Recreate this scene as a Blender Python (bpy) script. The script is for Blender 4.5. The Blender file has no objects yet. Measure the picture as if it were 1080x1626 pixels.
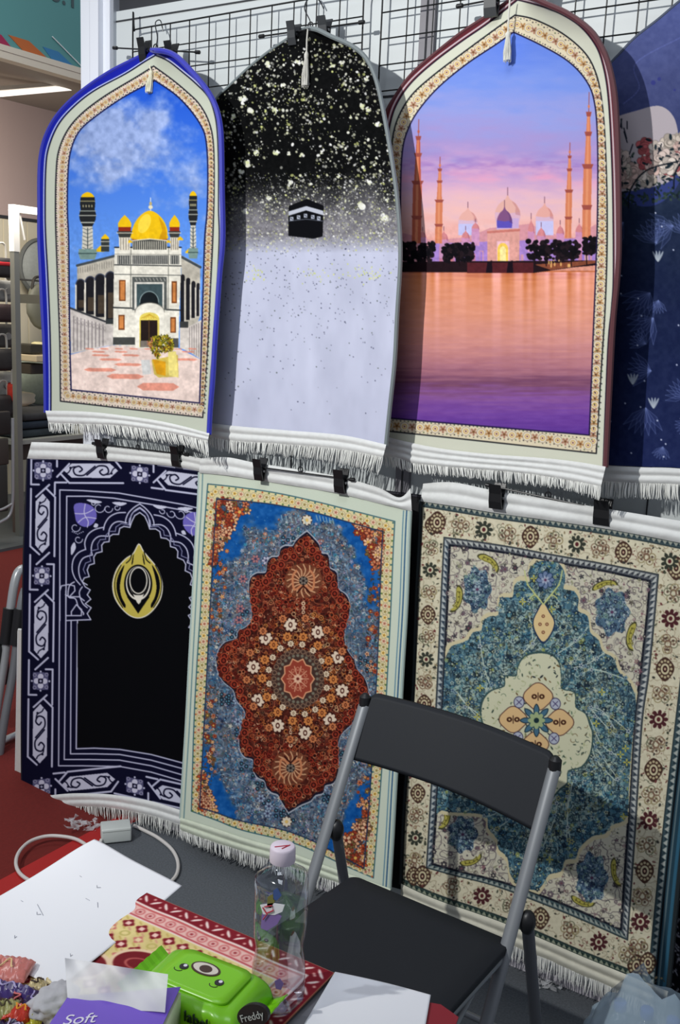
import bpy, bmesh, math, random
import numpy as np
from mathutils import Vector, Matrix

# ------------------------------------------------------------------ camera
FPX = 1600.0
CAM = np.array([0.0, -2.3, 1.66])
_x = -np.array([-2570., -423., FPX]); _x /= np.linalg.norm(_x)
_d = np.array([-353., 8205., FPX]); _d -= _x * (_x @ _d); _d /= np.linalg.norm(_d)
ROT = np.array([_x, np.cross(-_d, _x), -_d])        # rows: world axes in camera (right, down, forward)
cam_data = bpy.data.cameras.new('camera')
cam = bpy.data.objects.new('camera', cam_data)
bpy.context.scene.collection.objects.link(cam)
M4 = Matrix.Identity(4)
for i in range(3):
    M4[i][0] = ROT[i][0]; M4[i][1] = -ROT[i][1]; M4[i][2] = -ROT[i][2]; M4[i][3] = CAM[i]
cam.matrix_world = M4
cam_data.sensor_fit = 'VERTICAL'
cam_data.sensor_height = 36.0
cam_data.lens = FPX / 1626 * 36
cam_data.clip_start = 0.05
bpy.context.scene.camera = cam

# ------------------------------------------------------------------ light and exposure
sc = bpy.context.scene
sc.view_settings.view_transform = 'Standard'
sc.view_settings.look = 'None'
sc.view_settings.gamma = 1
sc.view_settings.use_curve_mapping = False
sc.view_settings.exposure = -0.16
world = bpy.data.worlds.new('hall'); sc.world = world
world.use_nodes = True
world.node_tree.nodes['Background'].inputs[0].default_value = (0.80, 0.86, 1.0, 1)
world.node_tree.nodes['Background'].inputs[1].default_value = 0.33

def lamp(name, kind, loc, target, energy, color=(1, 1, 1), size=0.05, spot=None, blend=0.6):
    d = bpy.data.lights.new(name, kind); d.energy = energy; d.color = color
    if kind == 'AREA':
        d.size = size
    else:
        d.shadow_soft_size = size
    if spot:
        d.spot_size = math.radians(spot); d.spot_blend = blend
    o = bpy.data.objects.new(name, d); sc.collection.objects.link(o)
    o.location = loc
    o.rotation_euler = (Vector(target) - Vector(loc)).to_track_quat('-Z', 'Y').to_euler()
    return o
lamp('booth_spot_lamp', 'SPOT', (-1.9, -3.05, 2.95), (-1.5, -0.1, 1.45), 400, (1.0, 0.99, 0.96), 0.032, 78, 1.0)
lamp('hall_lamp', 'AREA', (-0.9, -2.4, 4.6), (-1.4, -0.6, 0.9), 30, (0.86, 0.92, 1.0), 1.4)
lamp('opposite_booth_lamp', 'AREA', (-5.9, 2.3, 2.7), (-7.3, 3.0, 1.0), 42, (1.0, 0.9, 0.78), 0.9)
lamp('aisle_lamp', 'AREA', (-3.6, 0.5, 4.5), (-5.0, 2.0, 0.8), 60, (1.0, 0.97, 0.93), 1.5)

# ------------------------------------------------------------------ helpers
def ray(px, py):
    return ROT @ np.array([px - 540., py - 813., FPX])
def W(px, py, axis, val):
    d = ray(px, py)
    return CAM + d * ((val - CAM[axis]) / d[axis])
def Wy(px, py, y): return Vector(W(px, py, 1, y))
def Wz(px, py, z): return Vector(W(px, py, 2, z))
def Wx(px, py, x): return Vector(W(px, py, 0, x))

def lin(c):
    c = np.asarray(c, float) / 255.
    return np.where(c <= 0.04045, c / 12.92, ((c + 0.055) / 1.055) ** 2.4)

MATS = {}
def mat(name, col, rough=0.6, metal=0.0, noise=0.0, scale=40.0, bump=0.0, **kw):
    if name in MATS: return MATS[name]
    m = bpy.data.materials.new(name); m.use_nodes = True
    nt = m.node_tree; b = nt.nodes['Principled BSDF']
    c = tuple(lin(col)) + (1,)
    b.inputs['Base Color'].default_value = c
    b.inputs['Roughness'].default_value = rough
    b.inputs['Metallic'].default_value = metal
    for k, v in kw.items():
        b.inputs[k.replace('_', ' ')].default_value = v
    if noise or bump:
        tc = nt.nodes.new('ShaderNodeTexCoord')
        n = nt.nodes.new('ShaderNodeTexNoise'); n.inputs['Scale'].default_value = scale
        n.inputs['Detail'].default_value = 5
        nt.links.new(tc.outputs['Object'], n.inputs['Vector'])
        if noise:
            r = nt.nodes.new('ShaderNodeMapRange')
            r.inputs['From Min'].default_value = 0.3; r.inputs['From Max'].default_value = 0.7
            r.inputs['To Min'].default_value = 1 - noise; r.inputs['To Max'].default_value = 1 + noise * 0.5
            nt.links.new(n.outputs['Fac'], r.inputs['Value'])
            mx = nt.nodes.new('ShaderNodeVectorMath'); mx.operation = 'SCALE'
            mx.inputs[0].default_value = c[:3]
            nt.links.new(r.outputs['Result'], mx.inputs['Scale'])
            nt.links.new(mx.outputs['Vector'], b.inputs['Base Color'])
        if bump:
            bp = nt.nodes.new('ShaderNodeBump'); bp.inputs['Strength'].default_value = bump
            bp.inputs['Distance'].default_value = 0.002
            nt.links.new(n.outputs['Fac'], bp.inputs['Height'])
            nt.links.new(bp.outputs['Normal'], b.inputs['Normal'])
    MATS[name] = m
    return m

def print_mat(name, rough=0.9, sheen=0.0, bump=0.25, scale=900):
    """material whose pigment is the mesh's own 'print' attribute"""
    if name in MATS: return MATS[name]
    m = bpy.data.materials.new(name); m.use_nodes = True
    nt = m.node_tree; b = nt.nodes['Principled BSDF']
    a = nt.nodes.new('ShaderNodeAttribute'); a.attribute_name = 'print'
    nt.links.new(a.outputs['Color'], b.inputs['Base Color'])
    b.inputs['Roughness'].default_value = rough
    b.inputs['Sheen Weight'].default_value = sheen
    b.inputs['Specular IOR Level'].default_value = 0.08
    if bump:
        tc = nt.nodes.new('ShaderNodeTexCoord')
        n = nt.nodes.new('ShaderNodeTexNoise'); n.inputs['Scale'].default_value = scale
        nt.links.new(tc.outputs['Object'], n.inputs['Vector'])
        bp = nt.nodes.new('ShaderNodeBump'); bp.inputs['Strength'].default_value = bump
        bp.inputs['Distance'].default_value = 0.001
        nt.links.new(n.outputs['Fac'], bp.inputs['Height'])
        nt.links.new(bp.outputs['Normal'], b.inputs['Normal'])
    MATS[name] = m
    return m

COL = sc.collection
def link(name, me, m=None, parent=None, loc=None):
    o = bpy.data.objects.new(name, me); COL.objects.link(o)
    if m is not None and me is not None: me.materials.append(m)
    if parent is not None:
        o.parent = parent
        o.matrix_parent_inverse = Matrix.Translation(-parent.location)
    if loc is not None: o.location = loc
    return o
def tag(o, label=None, cat=None, group=None, kind=None):
    if label: o['label'] = label
    if cat: o['category'] = cat
    if group: o['group'] = group
    if kind: o['kind'] = kind
    return o
def thing(name, label, cat, loc=(0, 0, 0), group=None):
    o = bpy.data.objects.new(name, None); COL.objects.link(o); o.location = loc
    o.empty_display_size = 0.05
    return tag(o, label, cat, group)

def obj(name, bm, m, parent=None, smooth=False):
    bmesh.ops.recalc_face_normals(bm, faces=bm.faces[:])
    me = bpy.data.meshes.new(name); bm.to_mesh(me); bm.free()
    if smooth:
        me.polygons.foreach_set('use_smooth', [True] * len(me.polygons))
    return link(name, me, m, parent)

def add_box(bm, a, b, bevel=0.0, mtx=None):
    a = Vector(a); b = Vector(b)
    r = bmesh.ops.create_cube(bm, size=1)
    vs = r['verts']
    c = (a + b) / 2; s = b - a
    for v in vs:
        v.co = Vector((v.co.x * s.x, v.co.y * s.y, v.co.z * s.z)) + c
    if bevel:
        es = list({e for v in vs for e in v.link_edges})
        rr = bmesh.ops.bevel(bm, geom=es, offset=bevel, segments=3, affect='EDGES', profile=0.5)
        vs = list({v for f in rr['faces'] for v in f.verts} | set(v for v in vs if v.is_valid))
    if mtx is not None:
        for v in vs: v.co = mtx @ v.co
    return vs

def tube_v(pts, rads, n=8, squash=None, closed_path=False):
    """verts/faces of a swept tube with caps; squash=(a,b) scales section"""
    pts = [Vector(p) for p in pts]
    if not hasattr(rads, '__len__'): rads = [rads] * len(pts)
    V = []; F = []
    up = None
    for i, p in enumerate(pts):
        if closed_path:
            t = pts[(i + 1) % len(pts)] - pts[i - 1]
        else:
            t = pts[min(i + 1, len(pts) - 1)] - pts[max(i - 1, 0)]
        if t.length < 1e-9: t = Vector((0, 0, 1))
        t.normalize()
        if up is None:
            up = Vector((0, 0, 1)) if abs(t.z) < 0.9 else Vector((0, 1, 0))
            if squash and len(squash) > 2: up = Vector(squash[2])
        s = t.cross(up)
        if s.length < 1e-6: s = t.orthogonal()
        s.normalize(); up = s.cross(t).normalized()
        a, b = (squash[0], squash[1]) if squash else (1, 1)
        for k in range(n):
            an = 2 * math.pi * k / n
            V.append(p + s * (math.cos(an) * rads[i] * a) + up * (math.sin(an) * rads[i] * b))
    m = len(pts)
    for i in range(m if closed_path else m - 1):
        j = (i + 1) % m
        for k in range(n):
            F.append((i * n + k, i * n + (k + 1) % n, j * n + (k + 1) % n, j * n + k))
    if not closed_path:
        F.append(tuple(range(n))[::-1]); F.append(tuple((m - 1) * n + k for k in range(n)))
    return V, F
class MB:
    def __init__(s): s.V = []; s.F = []
    def add(s, VF):
        o = len(s.V); s.V += [tuple(v) for v in VF[0]]; s.F += [tuple(i + o for i in f) for f in VF[1]]
        return s
    def tube(s, pts, r, n=8, **k): return s.add(tube_v(pts, r, n, **k))
    def box(s, a, b):
        x0, y0, z0 = a; x1, y1, z1 = b
        return s.add(([(x0, y0, z0), (x1, y0, z0), (x1, y1, z0), (x0, y1, z0), (x0, y0, z1), (x1, y0, z1), (x1, y1, z1), (x0, y1, z1)],
                      [(0, 3, 2, 1), (4, 5, 6, 7), (0, 1, 5, 4), (1, 2, 6, 5), (2, 3, 7, 6), (3, 0, 4, 7)]))
    def build(s, name, m, parent=None, smooth=True):
        me = bpy.data.meshes.new(name); me.from_pydata(s.V, [], s.F); me.update()
        bm = bmesh.new(); bm.from_mesh(me); bmesh.ops.recalc_face_normals(bm, faces=bm.faces[:])
        bm.to_mesh(me); bm.free()
        if smooth:
            me.polygons.foreach_set('use_smooth', [True] * len(me.polygons))
            try: me.set_sharp_from_angle(angle=math.radians(40))
            except Exception: pass
        return link(name, me, m, parent)

def smooth(pts, n=6, closed=False):
    P = [np.array(p, float) for p in pts]
    out = []
    m = len(P)
    rng = range(m) if closed else range(m - 1)
    for i in rng:
        p0 = P[i - 1] if (closed or i > 0) else P[i]
        p1 = P[i]; p2 = P[(i + 1) % m]
        p3 = P[(i + 2) % m] if (closed or i + 2 < m) else P[i + 1]
        for k in range(n):
            t = k / n
            out.append(0.5 * ((2 * p1) + (-p0 + p2) * t + (2 * p0 - 5 * p1 + 4 * p2 - p3) * t * t + (-p0 + 3 * p1 - 3 * p2 + p3) * t ** 3))
    if not closed: out.append(P[-1])
    return np.array(out)

class Poly:
    """polyline parameterised 0..1 by length"""
    def __init__(s, pts, sm=True):
        s.p = smooth(pts, 6) if (sm and len(pts) > 2) else np.array(pts, float)
        d = np.linalg.norm(np.diff(s.p, axis=0), axis=1)
        s.c = np.concatenate([[0], np.cumsum(d)]); s.len = s.c[-1]
    def __call__(s, t):
        t = np.asarray(t, float) * s.len
        return np.stack([np.interp(t, s.c, s.p[:, i]) for i in range(s.p.shape[1])], -1)

# ------------------------------------------------------------------ paint canvas (pigment for printed cloth)
K = 2.0
def vnoise(shape, cell, seed):
    rg = np.random.RandomState(seed)
    h, w = shape; cy, cx = (cell if hasattr(cell, '__len__') else (cell, cell))
    gh, gw = int(h / cy) + 3, int(w / cx) + 3
    g = rg.rand(gh, gw)
    y = np.arange(h) / cy; x = np.arange(w) / cx
    yi = y.astype(int); xi = x.astype(int)
    fy = y - yi; fx = x - xi
    fy = (fy * fy * (3 - 2 * fy))[:, None]; fx = (fx * fx * (3 - 2 * fx))[None, :]
    a = g[yi][:, xi]; b = g[yi][:, xi + 1]; c = g[yi + 1][:, xi]; d = g[yi + 1][:, xi + 1]
    return (a * (1 - fx) + b * fx) * (1 - fy) + (c * (1 - fx) + d * fx) * fy
def fbm(shape, cell, seed, oct=4):
    o = 0; a = 1; t = 0
    for i in range(oct):
        c = tuple(max(1.5, v / 2 ** i) for v in (cell if hasattr(cell, '__len__') else (cell, cell)))
        o = o + a * vnoise(shape, c, seed + i); t += a; a *= 0.5
    return o / t

class Cv:
    def __init__(s, x0, y0, x1, y1, base=(128, 128, 128)):
        s.x0, s.y0 = x0, y0
        s.w = int((x1 - x0) * K); s.h = int((y1 - y0) * K)
        s.a = np.empty((s.h, s.w, 3), np.float32); s.a[:] = base
    def _box(s, xa, ya, xb, yb):
        i0 = max(0, int((xa - s.x0) * K) - 1); i1 = min(s.w, int((xb - s.x0) * K) + 2)
        j0 = max(0, int((ya - s.y0) * K) - 1); j1 = min(s.h, int((yb - s.y0) * K) + 2)
        if i1 <= i0 or j1 <= j0: return None
        X = (np.arange(i0, i1) + 0.5) / K + s.x0; Y = (np.arange(j0, j1) + 0.5) / K + s.y0
        return (slice(j0, j1), slice(i0, i1)), X[None, :], Y[:, None]
    def grain(s, mask, amp, cell, seed):
        n = fbm(mask.shape, cell * K, seed, 3) - .5
        s.a *= (1 + n * amp * mask)[..., None].astype(np.float32)
    def XY(s):
        return ((np.arange(s.w) + 0.5) / K + s.x0)[None, :], ((np.arange(s.h) + 0.5) / K + s.y0)[:, None]
    def _put(s, sl, al, col):
        al = al[..., None].astype(np.float32)
        s.a[sl] = s.a[sl] * (1 - al) + np.asarray(col, np.float32) * al
    def inside(s, pts, sl=None, X=None, Y=None):
        pts = np.asarray(pts, float)
        if X is None: X, Y = s.XY()
        m = np.zeros((Y.shape[0], X.shape[1]), bool)
        q = np.roll(pts, -1, 0)
        for (ax, ay), (bx, by) in zip(pts, q):
            if ay == by: continue
            lo, hi = min(ay, by), max(ay, by)
            rows = np.where((Y[:, 0] >= lo) & (Y[:, 0] < hi))[0]
            if len(rows) == 0: continue
            r = slice(rows[0], rows[-1] + 1)
            xx = ax + (Y[r] - ay) * (bx - ax) / (by - ay)
            m[r] ^= X < xx
        return m
    def poly(s, pts, col, a=1.0):
        pts = np.asarray(pts, float)
        b = s._box(pts[:, 0].min(), pts[:, 1].min(), pts[:, 0].max(), pts[:, 1].max())
        if b is None: return
        sl, X, Y = b
        s._put(sl, s.inside(pts, sl, X, Y) * a, col)
    def rect(s, x0, y0, x1, y1, col, a=1.0): s.poly([(x0, y0), (x1, y0), (x1, y1), (x0, y1)], col, a)
    def line(s, pts, w, col, a=1.0, closed=False):
        pts = [tuple(p) for p in pts]
        if closed: pts = pts + [pts[0]]
        for (ax, ay), (bx, by) in zip(pts[:-1], pts[1:]):
            b = s._box(min(ax, bx) - w, min(ay, by) - w, max(ax, bx) + w, max(ay, by) + w)
            if b is None: continue
            sl, X, Y = b
            dx, dy = bx - ax, by - ay; L = dx * dx + dy * dy + 1e-9
            t = np.clip(((X - ax) * dx + (Y - ay) * dy) / L, 0, 1)
            d = np.hypot(X - ax - t * dx, Y - ay - t * dy)
            s._put(sl, np.clip((w / 2 - d) * K + 0.5, 0, 1) * a, col)
    def ell(s, cx, cy, rx, ry=None, col=(0, 0, 0), rot=0.0, a=1.0, w=None):
        ry = rx if ry is None else ry
        R = max(rx, ry) + (w or 0)
        b = s._box(cx - R, cy - R, cx + R, cy + R)
        if b is None: return
        sl, X, Y = b
        c, n = math.cos(rot), math.sin(rot)
        u = (X - cx) * c + (Y - cy) * n; v = -(X - cx) * n + (Y - cy) * c
        r = np.hypot(u / rx, v / ry); m = (rx + ry) / 2
        if w is None: al = np.clip((1 - r) * m * K + 0.5, 0, 1)
        else: al = np.clip((w / 2 - abs(r - 1) * m) * K + 0.5, 0, 1)
        s._put(sl, al * a, col)
    def flower(s, cx, cy, r, petal, core, n=6, rot=0.0, out=None):
        for k in range(n):
            an = rot + 2 * math.pi * k / n
            x, y = cx + math.cos(an) * r * 0.6, cy + math.sin(an) * r * 0.6
            if out is not None: s.ell(x, y, r * 0.46, r * 0.34, out, an)
            s.ell(x, y, r * 0.38, r * 0.26, petal, an)
        s.ell(cx, cy, r * 0.3, r * 0.3, core)
    def sample(s, x, y):
        a = s.a
        fx = np.clip((x - s.x0) * K - 0.5, 0, s.w - 1.001); fy = np.clip((y - s.y0) * K - 0.5, 0, s.h - 1.001)
        i = fx.astype(int); j = fy.astype(int); u = (fx - i)[:, None]; v = (fy - j)[:, None]
        return (a[j, i] * (1 - u) + a[j, i + 1] * u) * (1 - v) + (a[j + 1, i] * (1 - u) + a[j + 1, i + 1] * u) * v
    def soften(s):
        a = s.a
        p = np.pad(a, ((1, 1), (1, 1), (0, 0)), 'edge')
        s.a = (p[1:-1, 1:-1] * 4 + (p[:-2, 1:-1] + p[2:, 1:-1] + p[1:-1, :-2] + p[1:-1, 2:]) * 2
               + p[:-2, :-2] + p[:-2, 2:] + p[2:, :-2] + p[2:, 2:]) / 16
    def scatter(s, mask, n, pal, seed, r=(0.8, 2.0), kinds='drla', a=1.0):
        """small printed motifs over a masked region: d dot, r ring, l leaf, a arc, f flower"""
        rg = random.Random(seed)
        ys, xs = np.nonzero(mask)
        if len(ys) == 0: return
        for _ in range(n):
            q = rg.randrange(len(ys))
            x = xs[q] / K + s.x0; y = ys[q] / K + s.y0
            k = rg.choice(kinds); c = rg.choice(pal); R = rg.uniform(*r)
            if k == 'd': s.ell(x, y, R * 0.6, R * 0.6, c, 0, a)
            elif k == 'r': s.ell(x, y, R, R, c, 0, a, w=0.8)
            elif k == 'l': s.ell(x, y, R * 1.3, R * 0.5, c, rg.uniform(0, 3.14), a)
            elif k == 'a':
                t0 = rg.uniform(0, 6.28)
                s.line([(x + math.cos(t0 + i * .7) * R * 1.5, y + math.sin(t0 + i * .7) * R * 1.5) for i in range(5)], 0.8, c, a)
            elif k == 'f': s.flower(x, y, R * 1.7, c, rg.choice(pal), 5, rg.uniform(0, 1))

def contour(cv, mask, cell, seed, w, col, a=1.0, lev=.5):
    # curling vine lines: level lines of a smooth noise field
    n = fbm(mask.shape, cell * K, seed, 2)
    gy, gx = np.gradient(n); g = np.hypot(gx, gy) * K + 1e-5
    al = np.clip(w / 2 * K - abs(n - lev) / g * K + .5, 0, 1) * mask * a
    cv.a = cv.a * (1 - al[..., None]) + np.asarray(col, float) * al[..., None]

def Z(sc_, ox, oy, pts):
    return [(ox + x / sc_, oy + y / sc_) for x, y in pts]

# ------------------------------------------------------------------ cloth surfaces
def grid_mesh(name, P, colors, m, parent, smooth_=True):
    """P: (r,c,3) array of world points"""
    r, c = P.shape[:2]
    me = bpy.data.meshes.new(name)
    idx = np.arange(r * c).reshape(r, c)
    q = np.stack([idx[:-1, :-1], idx[1:, :-1], idx[1:, 1:], idx[:-1, 1:]], -1).reshape(-1, 4)
    me.vertices.add(r * c); me.vertices.foreach_set('co', P.reshape(-1).astype(np.float32))
    me.loops.add(q.size); me.loops.foreach_set('vertex_index', q.reshape(-1).astype(np.int32))
    me.polygons.add(len(q)); me.polygons.foreach_set('loop_start', (np.arange(len(q)) * 4).astype(np.int32))
    me.polygons.foreach_set('loop_total', np.full(len(q), 4, np.int32))
    me.update(calc_edges=True)
    me.polygons.foreach_set('use_smooth', np.ones(len(q), bool))
    if colors is not None:
        at = me.color_attributes.new('print', 'FLOAT_COLOR', 'POINT')
        cc = np.ones((r * c, 4), np.float32); cc[:, :3] = lin(np.clip(colors, 0, 255)).reshape(-1, 3)
        at.data.foreach_set('color', cc.reshape(-1))
    return link(name, me, m, parent)

def unproj_y(px, y):
    """px (...,2), y (...) -> world"""
    d = (np.concatenate([px - [540., 813.], np.full(px.shape[:-1] + (1,), FPX)], -1)) @ ROT.T
    t = (y - CAM[1]) / d[..., 1]
    return CAM + d * t[..., None]
def unproj_z(px, z):
    d = (np.concatenate([px - [540., 813.], np.full(px.shape[:-1] + (1,), FPX)], -1)) @ ROT.T
    t = (z - CAM[2]) / d[..., 2]
    return CAM + d * t[..., None]

class Rug:
    def __init__(s, L, R, B, T=None, depth=lambda a, t: -0.08 + 0 * a):
        s.L, s.R, s.B = Poly(L), Poly(R), Poly(B)
        s.T = Poly(T) if T is not None else None
        s.depth = depth
    def px(s, a, t):
        l, r = s.L(t), s.R(t)
        p = l * (1 - a)[..., None] + r * a[..., None]
        bl, br = s.B(0.), s.B(1.)
        e = s.B(a) - (bl * (1 - a)[..., None] + br * a[..., None])
        p = p + e * (t ** 3)[..., None]
        if s.T is not None:
            tl, tr = s.T(0.), s.T(1.)
            e = s.T(a) - (tl * (1 - a)[..., None] + tr * a[..., None])
            p = p + e * ((1 - t) ** 3)[..., None]
        return p
    def world(s, a, t, off=0.0):
        return unproj_y(s.px(a, t), s.depth(a, t) + off)
    def face(s, name, cv, m, parent, nx, ny):
        a, t = np.meshgrid(np.linspace(0, 1, nx), np.linspace(0, 1, ny))
        px = s.px(a, t)
        cv.soften()
        col = cv.sample(px[..., 0].ravel(), px[..., 1].ravel())
        return grid_mesh(name, s.world(a, t), col, m, parent)
    def back(s, m, parent, th=0.008, nx=24, ny=40):
        a, t = np.meshgrid(np.linspace(0, 1, nx), np.linspace(0, 1, ny))
        return grid_mesh('backing', s.world(a, t, th), None, m, parent)
    def edge(s, m, parent, r=0.005, top=False, off=0.004):
        n = 90
        t = np.linspace(0.0, 1, n)
        L = s.world(np.zeros(n), t, off); Rr = s.world(np.ones(n), t, off)
        mb = MB()
        if s.T is None:
            mb.tube(list(L[::-1]) + list(Rr[1:]), r, 7)
        else:
            if top:
                tt = s.world(np.linspace(0, 1, 30), np.zeros(30), off)
                mb.tube(list(L[::-1]) + list(tt[1:-1]) + list(Rr), r, 7)
            else:
                mb.tube(L, r, 7); m2 = MB(); m2.tube(Rr, r, 7); m2.build('bound_edge', m, parent)
        return mb.build('bound_edge', m, parent)

def hem(name, A, Bp, dep, m, parent, rolls=2, amp=0.006, nx=120, ny=18, seed=0, wav=0.0):
    """puffy white hem between pixel polylines A (top) and Bp (bottom); dep(a) world y"""
    A, Bp = Poly(A), Poly(Bp)
    a, t = np.meshgrid(np.linspace(0, 1, nx), np.linspace(0, 1, ny))
    p = A(a) * (1 - t)[..., None] + Bp(a) * t[..., None]
    n = fbm((ny, nx), (ny, 9), seed, 3) - 0.5
    y = dep(a) - amp * np.abs(np.sin(math.pi * rolls * t)) + n * wav
    return grid_mesh(name, unproj_y(p, y), None, m, parent)

def fringe(A, Bp, dep, m, parent, n=170, seed=0, r=0.0013, ragged=0.2, name='fringe'):
    A, Bp = Poly(A), Poly(Bp)
    rg = random.Random(seed); mb = MB()
    cl = 0.0
    for i in range(n):
        a = (i + rg.uniform(-.3, .3)) / (n - 1); a = min(max(a, 0), 1)
        if i % 5 == 0: cl = rg.uniform(-1, 1) * 0.008
        f = 1 - rg.random() * ragged
        p0 = A(a); p1 = Bp(min(max(a + cl + rg.uniform(-.003, .003), 0), 1)); p1 = p0 + (p1 - p0) * f
        pts = []; y0 = dep(a); y1 = y0 + rg.uniform(-.012, .006)
        bow = rg.uniform(-2, 2)
        for k in range(5):
            u = k / 4
            q = p0 * (1 - u) + p1 * u + np.array([bow * math.sin(u * 3.14), 0])
            pts.append(Vector(unproj_y(q[None], np.array([y0 * (1 - u) + y1 * u]))[0]))
        mb.tube(pts, [r, r * 1.15, r * 1.1, r * .9, r * .35], 4)
    return mb.build(name, m, parent)

pile = print_mat('printed_plush')
white_fl = mat('white_fleece', (222, 224, 222), 0.9, noise=0.06, scale=60, bump=0.5, Sheen_Weight=0.3)
fringe_m = mat('white_fringe_yarn', (232, 233, 228), 0.85)
back_m = mat('rug_backing_cloth', (70, 72, 78), 0.9)
# ------------------------------------------------------------------ setting
def struct(name, mb, m, smooth_=False):
    o = mb.build(name, m, None, smooth_); o['kind'] = 'structure'; return o
wall_m = mat('white_wall_panel', (206, 212, 213), 0.45, noise=0.03, scale=3)
post_m = mat('aluminium_post', (176, 182, 190), 0.35, metal=0.3)
groove_m = mat('dark_groove', (45, 47, 52), 0.6)
EDGE = -2.30
mb = MB(); mb.box((EDGE, 0.0, -0.06), (1.2, 0.04, 2.505)); struct('wall_right', mb, wall_m)
mb = MB(); mb.box((EDGE, 0.0, 2.55), (1.2, 0.04, 3.1)); struct('wall_upper_panel', mb, mat('lavender_panel', (196, 198, 214), 0.5))
mb = MB(); mb.box((EDGE, 0.012, 2.50), (1.2, 0.05, 2.555)); struct('trim_1', mb, groove_m)
mb = MB()
for z in (2.475, 2.20):
    mb.box((EDGE, -0.0025, z), (1.2, 0.001, z + 0.004))
for x in (-1.62, -0.62, 0.35):
    mb.box((x, -0.0025, 0.0), (x + 0.003, 0.001, 2.5))
struct('trim_2', mb, groove_m)
# corner post: octagonal aluminium profile with grooves
mb = MB(); mb.box((-2.415, -0.03, -0.05), (-2.378, 0.05, 3.1)); mb.box((-2.372, -0.035, -0.05), (-2.337, 0.05, 3.1)); mb.box((-2.405, -0.015, -0.05), (-2.31, 0.045, 3.1))
struct('trim_3', mb, mat('post_face', (232, 236, 244), 0.45, metal=0.0))
mb = MB(); mb.box((-2.336, -0.012, -0.05), (-2.298, 0.045, 3.1)); struct('trim_4', mb, post_m)
# upright between wall panels
mb = MB(); mb.box((-1.275, -0.012, 0), (-1.258, 0.01, 2.5)); mb.box((-1.252, -0.012, 0), (-1.235, 0.01, 2.5)); struct('trim_5', mb, mat('upright_grey', (124, 122, 128), 0.5))
mb = MB(); mb.box((EDGE, -0.02, 0.0), (1.2, 0.0, 0.022)); struct('baseboard_right', mb, mat('kick_strip', (190, 186, 194), 0.4))

carpet = mat('charcoal_platform_carpet', (92, 97, 103), 0.95, noise=0.25, scale=180, bump=0.6)
mb = MB(); mb.box((-2.16, -5.0, -0.06), (2.0, 0.5, 0.0)); struct('floor', mb, carpet)
mb = MB(); mb.box((-5.5, -5.0, -0.09), (-2.0, 7.0, -0.02)); struct('floor_aisle', mb, mat('red_aisle_carpet', (112, 28, 22), 0.95, noise=0.12, scale=90, bump=0.4))
mb = MB(); mb.box((-2.23, -5.0, -0.05), (-2.16, 0.4, -0.001)); struct('trim_6', mb, mat('bright_red_edge_stripe', (176, 30, 28), 0.7))  # brighter red stripe along the platform edge
mb = MB(); mb.box((-12, -1.0, -0.08), (-5.5, 8.0, 0.0)); struct('floor_opposite', mb, mat('grey_hall_floor', (88, 94, 96), 0.6, noise=0.1, scale=5))
# opposite booth shell
mb = MB(); mb.box((-7.2, -1.0, 0.0), (-7.1, 8.0, 2.36))
for i in range(24):
    mb.box((-7.1, 1.0 + i * 0.25, 0), (-7.092, 1.0 + i * 0.25 + 0.235, 2.33))
struct('wall_opposite', mb, mat('cream_slat_panel', (206, 200, 178), 0.5))
mb = MB(); mb.box((-7.25, -1.0, 2.36), (-7.1, 8.0, 3.35)); struct('wall_opposite_upper', mb, mat('mauve_upper_wall', (176, 158, 154), 0.7, noise=0.05, scale=1.5))
mb = MB(); mb.box((-7.1, -1.0, 2.335), (-7.085, 8.0, 2.36)); struct('trim_7', mb, groove_m)
mb = MB(); mb.box((-7.2, -1.0, 3.28), (-5.62, 8.0, 3.34)); struct('ceiling', mb, mat('taupe_soffit', (150, 140, 130), 0.7))
mb = MB(); mb.box((-5.66, -1.0, 3.18), (-5.58, 3.02, 3.225)); mb.box((-5.65, -1.0, 3.225), (-5.575, 3.02, 3.262)); struct('trim_8', mb, mat('cream_fascia_rail', (222, 214, 196), 0.5))
# fascia sign
sg = thing('fascia_sign', 'teal overhead booth sign with coloured slanted blocks and large grey numerals', 'sign', (-5.6, 2.0, 3.27))
mb = MB(); mb.box((-5.64, -1.0, 3.262), (-5.6, 3.02, 4.3)); mb.build('panel', mat('teal_sign_panel', (92, 152, 152), 0.5, noise=0.05, scale=1.2), sg, False)
for nm, col, pts in (('magenta_block', (160, 40, 80), [(-12, 52), (2, 55), (22, 80), (-12, 76)]),
                     ('orange_block', (190, 104, 50), [(13, 55), (46, 65), (75, 92), (40, 84)]),
                     ('blue_block', (58, 126, 176), [(68, 74), (93, 82), (120, 108), (86, 99)])):
    m2 = MB(); q = [Wx(x, y, -5.596) for x, y in pts]
    m2.add((q + [v + Vector((-0.006, 0, 0)) for v in q], [(0, 1, 2, 3), (4, 7, 6, 5), (0, 4, 5, 1), (1, 5, 6, 2), (2, 6, 7, 3), (3, 7, 4, 0)]))
    m2.build(nm, mat(nm, col, 0.5), sg, False)
m2 = MB(); m2.tube([Wx(83, 58, -5.59), Wx(140, 116, -5.59)], 0.004, 6); m2.build('white_stripe', mat('white_stripe', (230, 240, 240), 0.4), sg)
def text_mesh(name, body, size, mtx, m, parent, ext=0.002, shear=0.0):
    cu = bpy.data.curves.new(name, 'FONT'); cu.body = body; cu.size = size; cu.extrude = ext; cu.shear = shear
    cu.align_x = 'CENTER'; cu.align_y = 'CENTER'
    tmp = bpy.data.objects.new('tmp_text', cu); COL.objects.link(tmp)
    bpy.context.view_layer.update()
    me = bpy.data.meshes.new_from_object(tmp)
    bpy.data.objects.remove(tmp)
    me.transform(mtx); me.name = name
    return link(name, me, m, parent)
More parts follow.
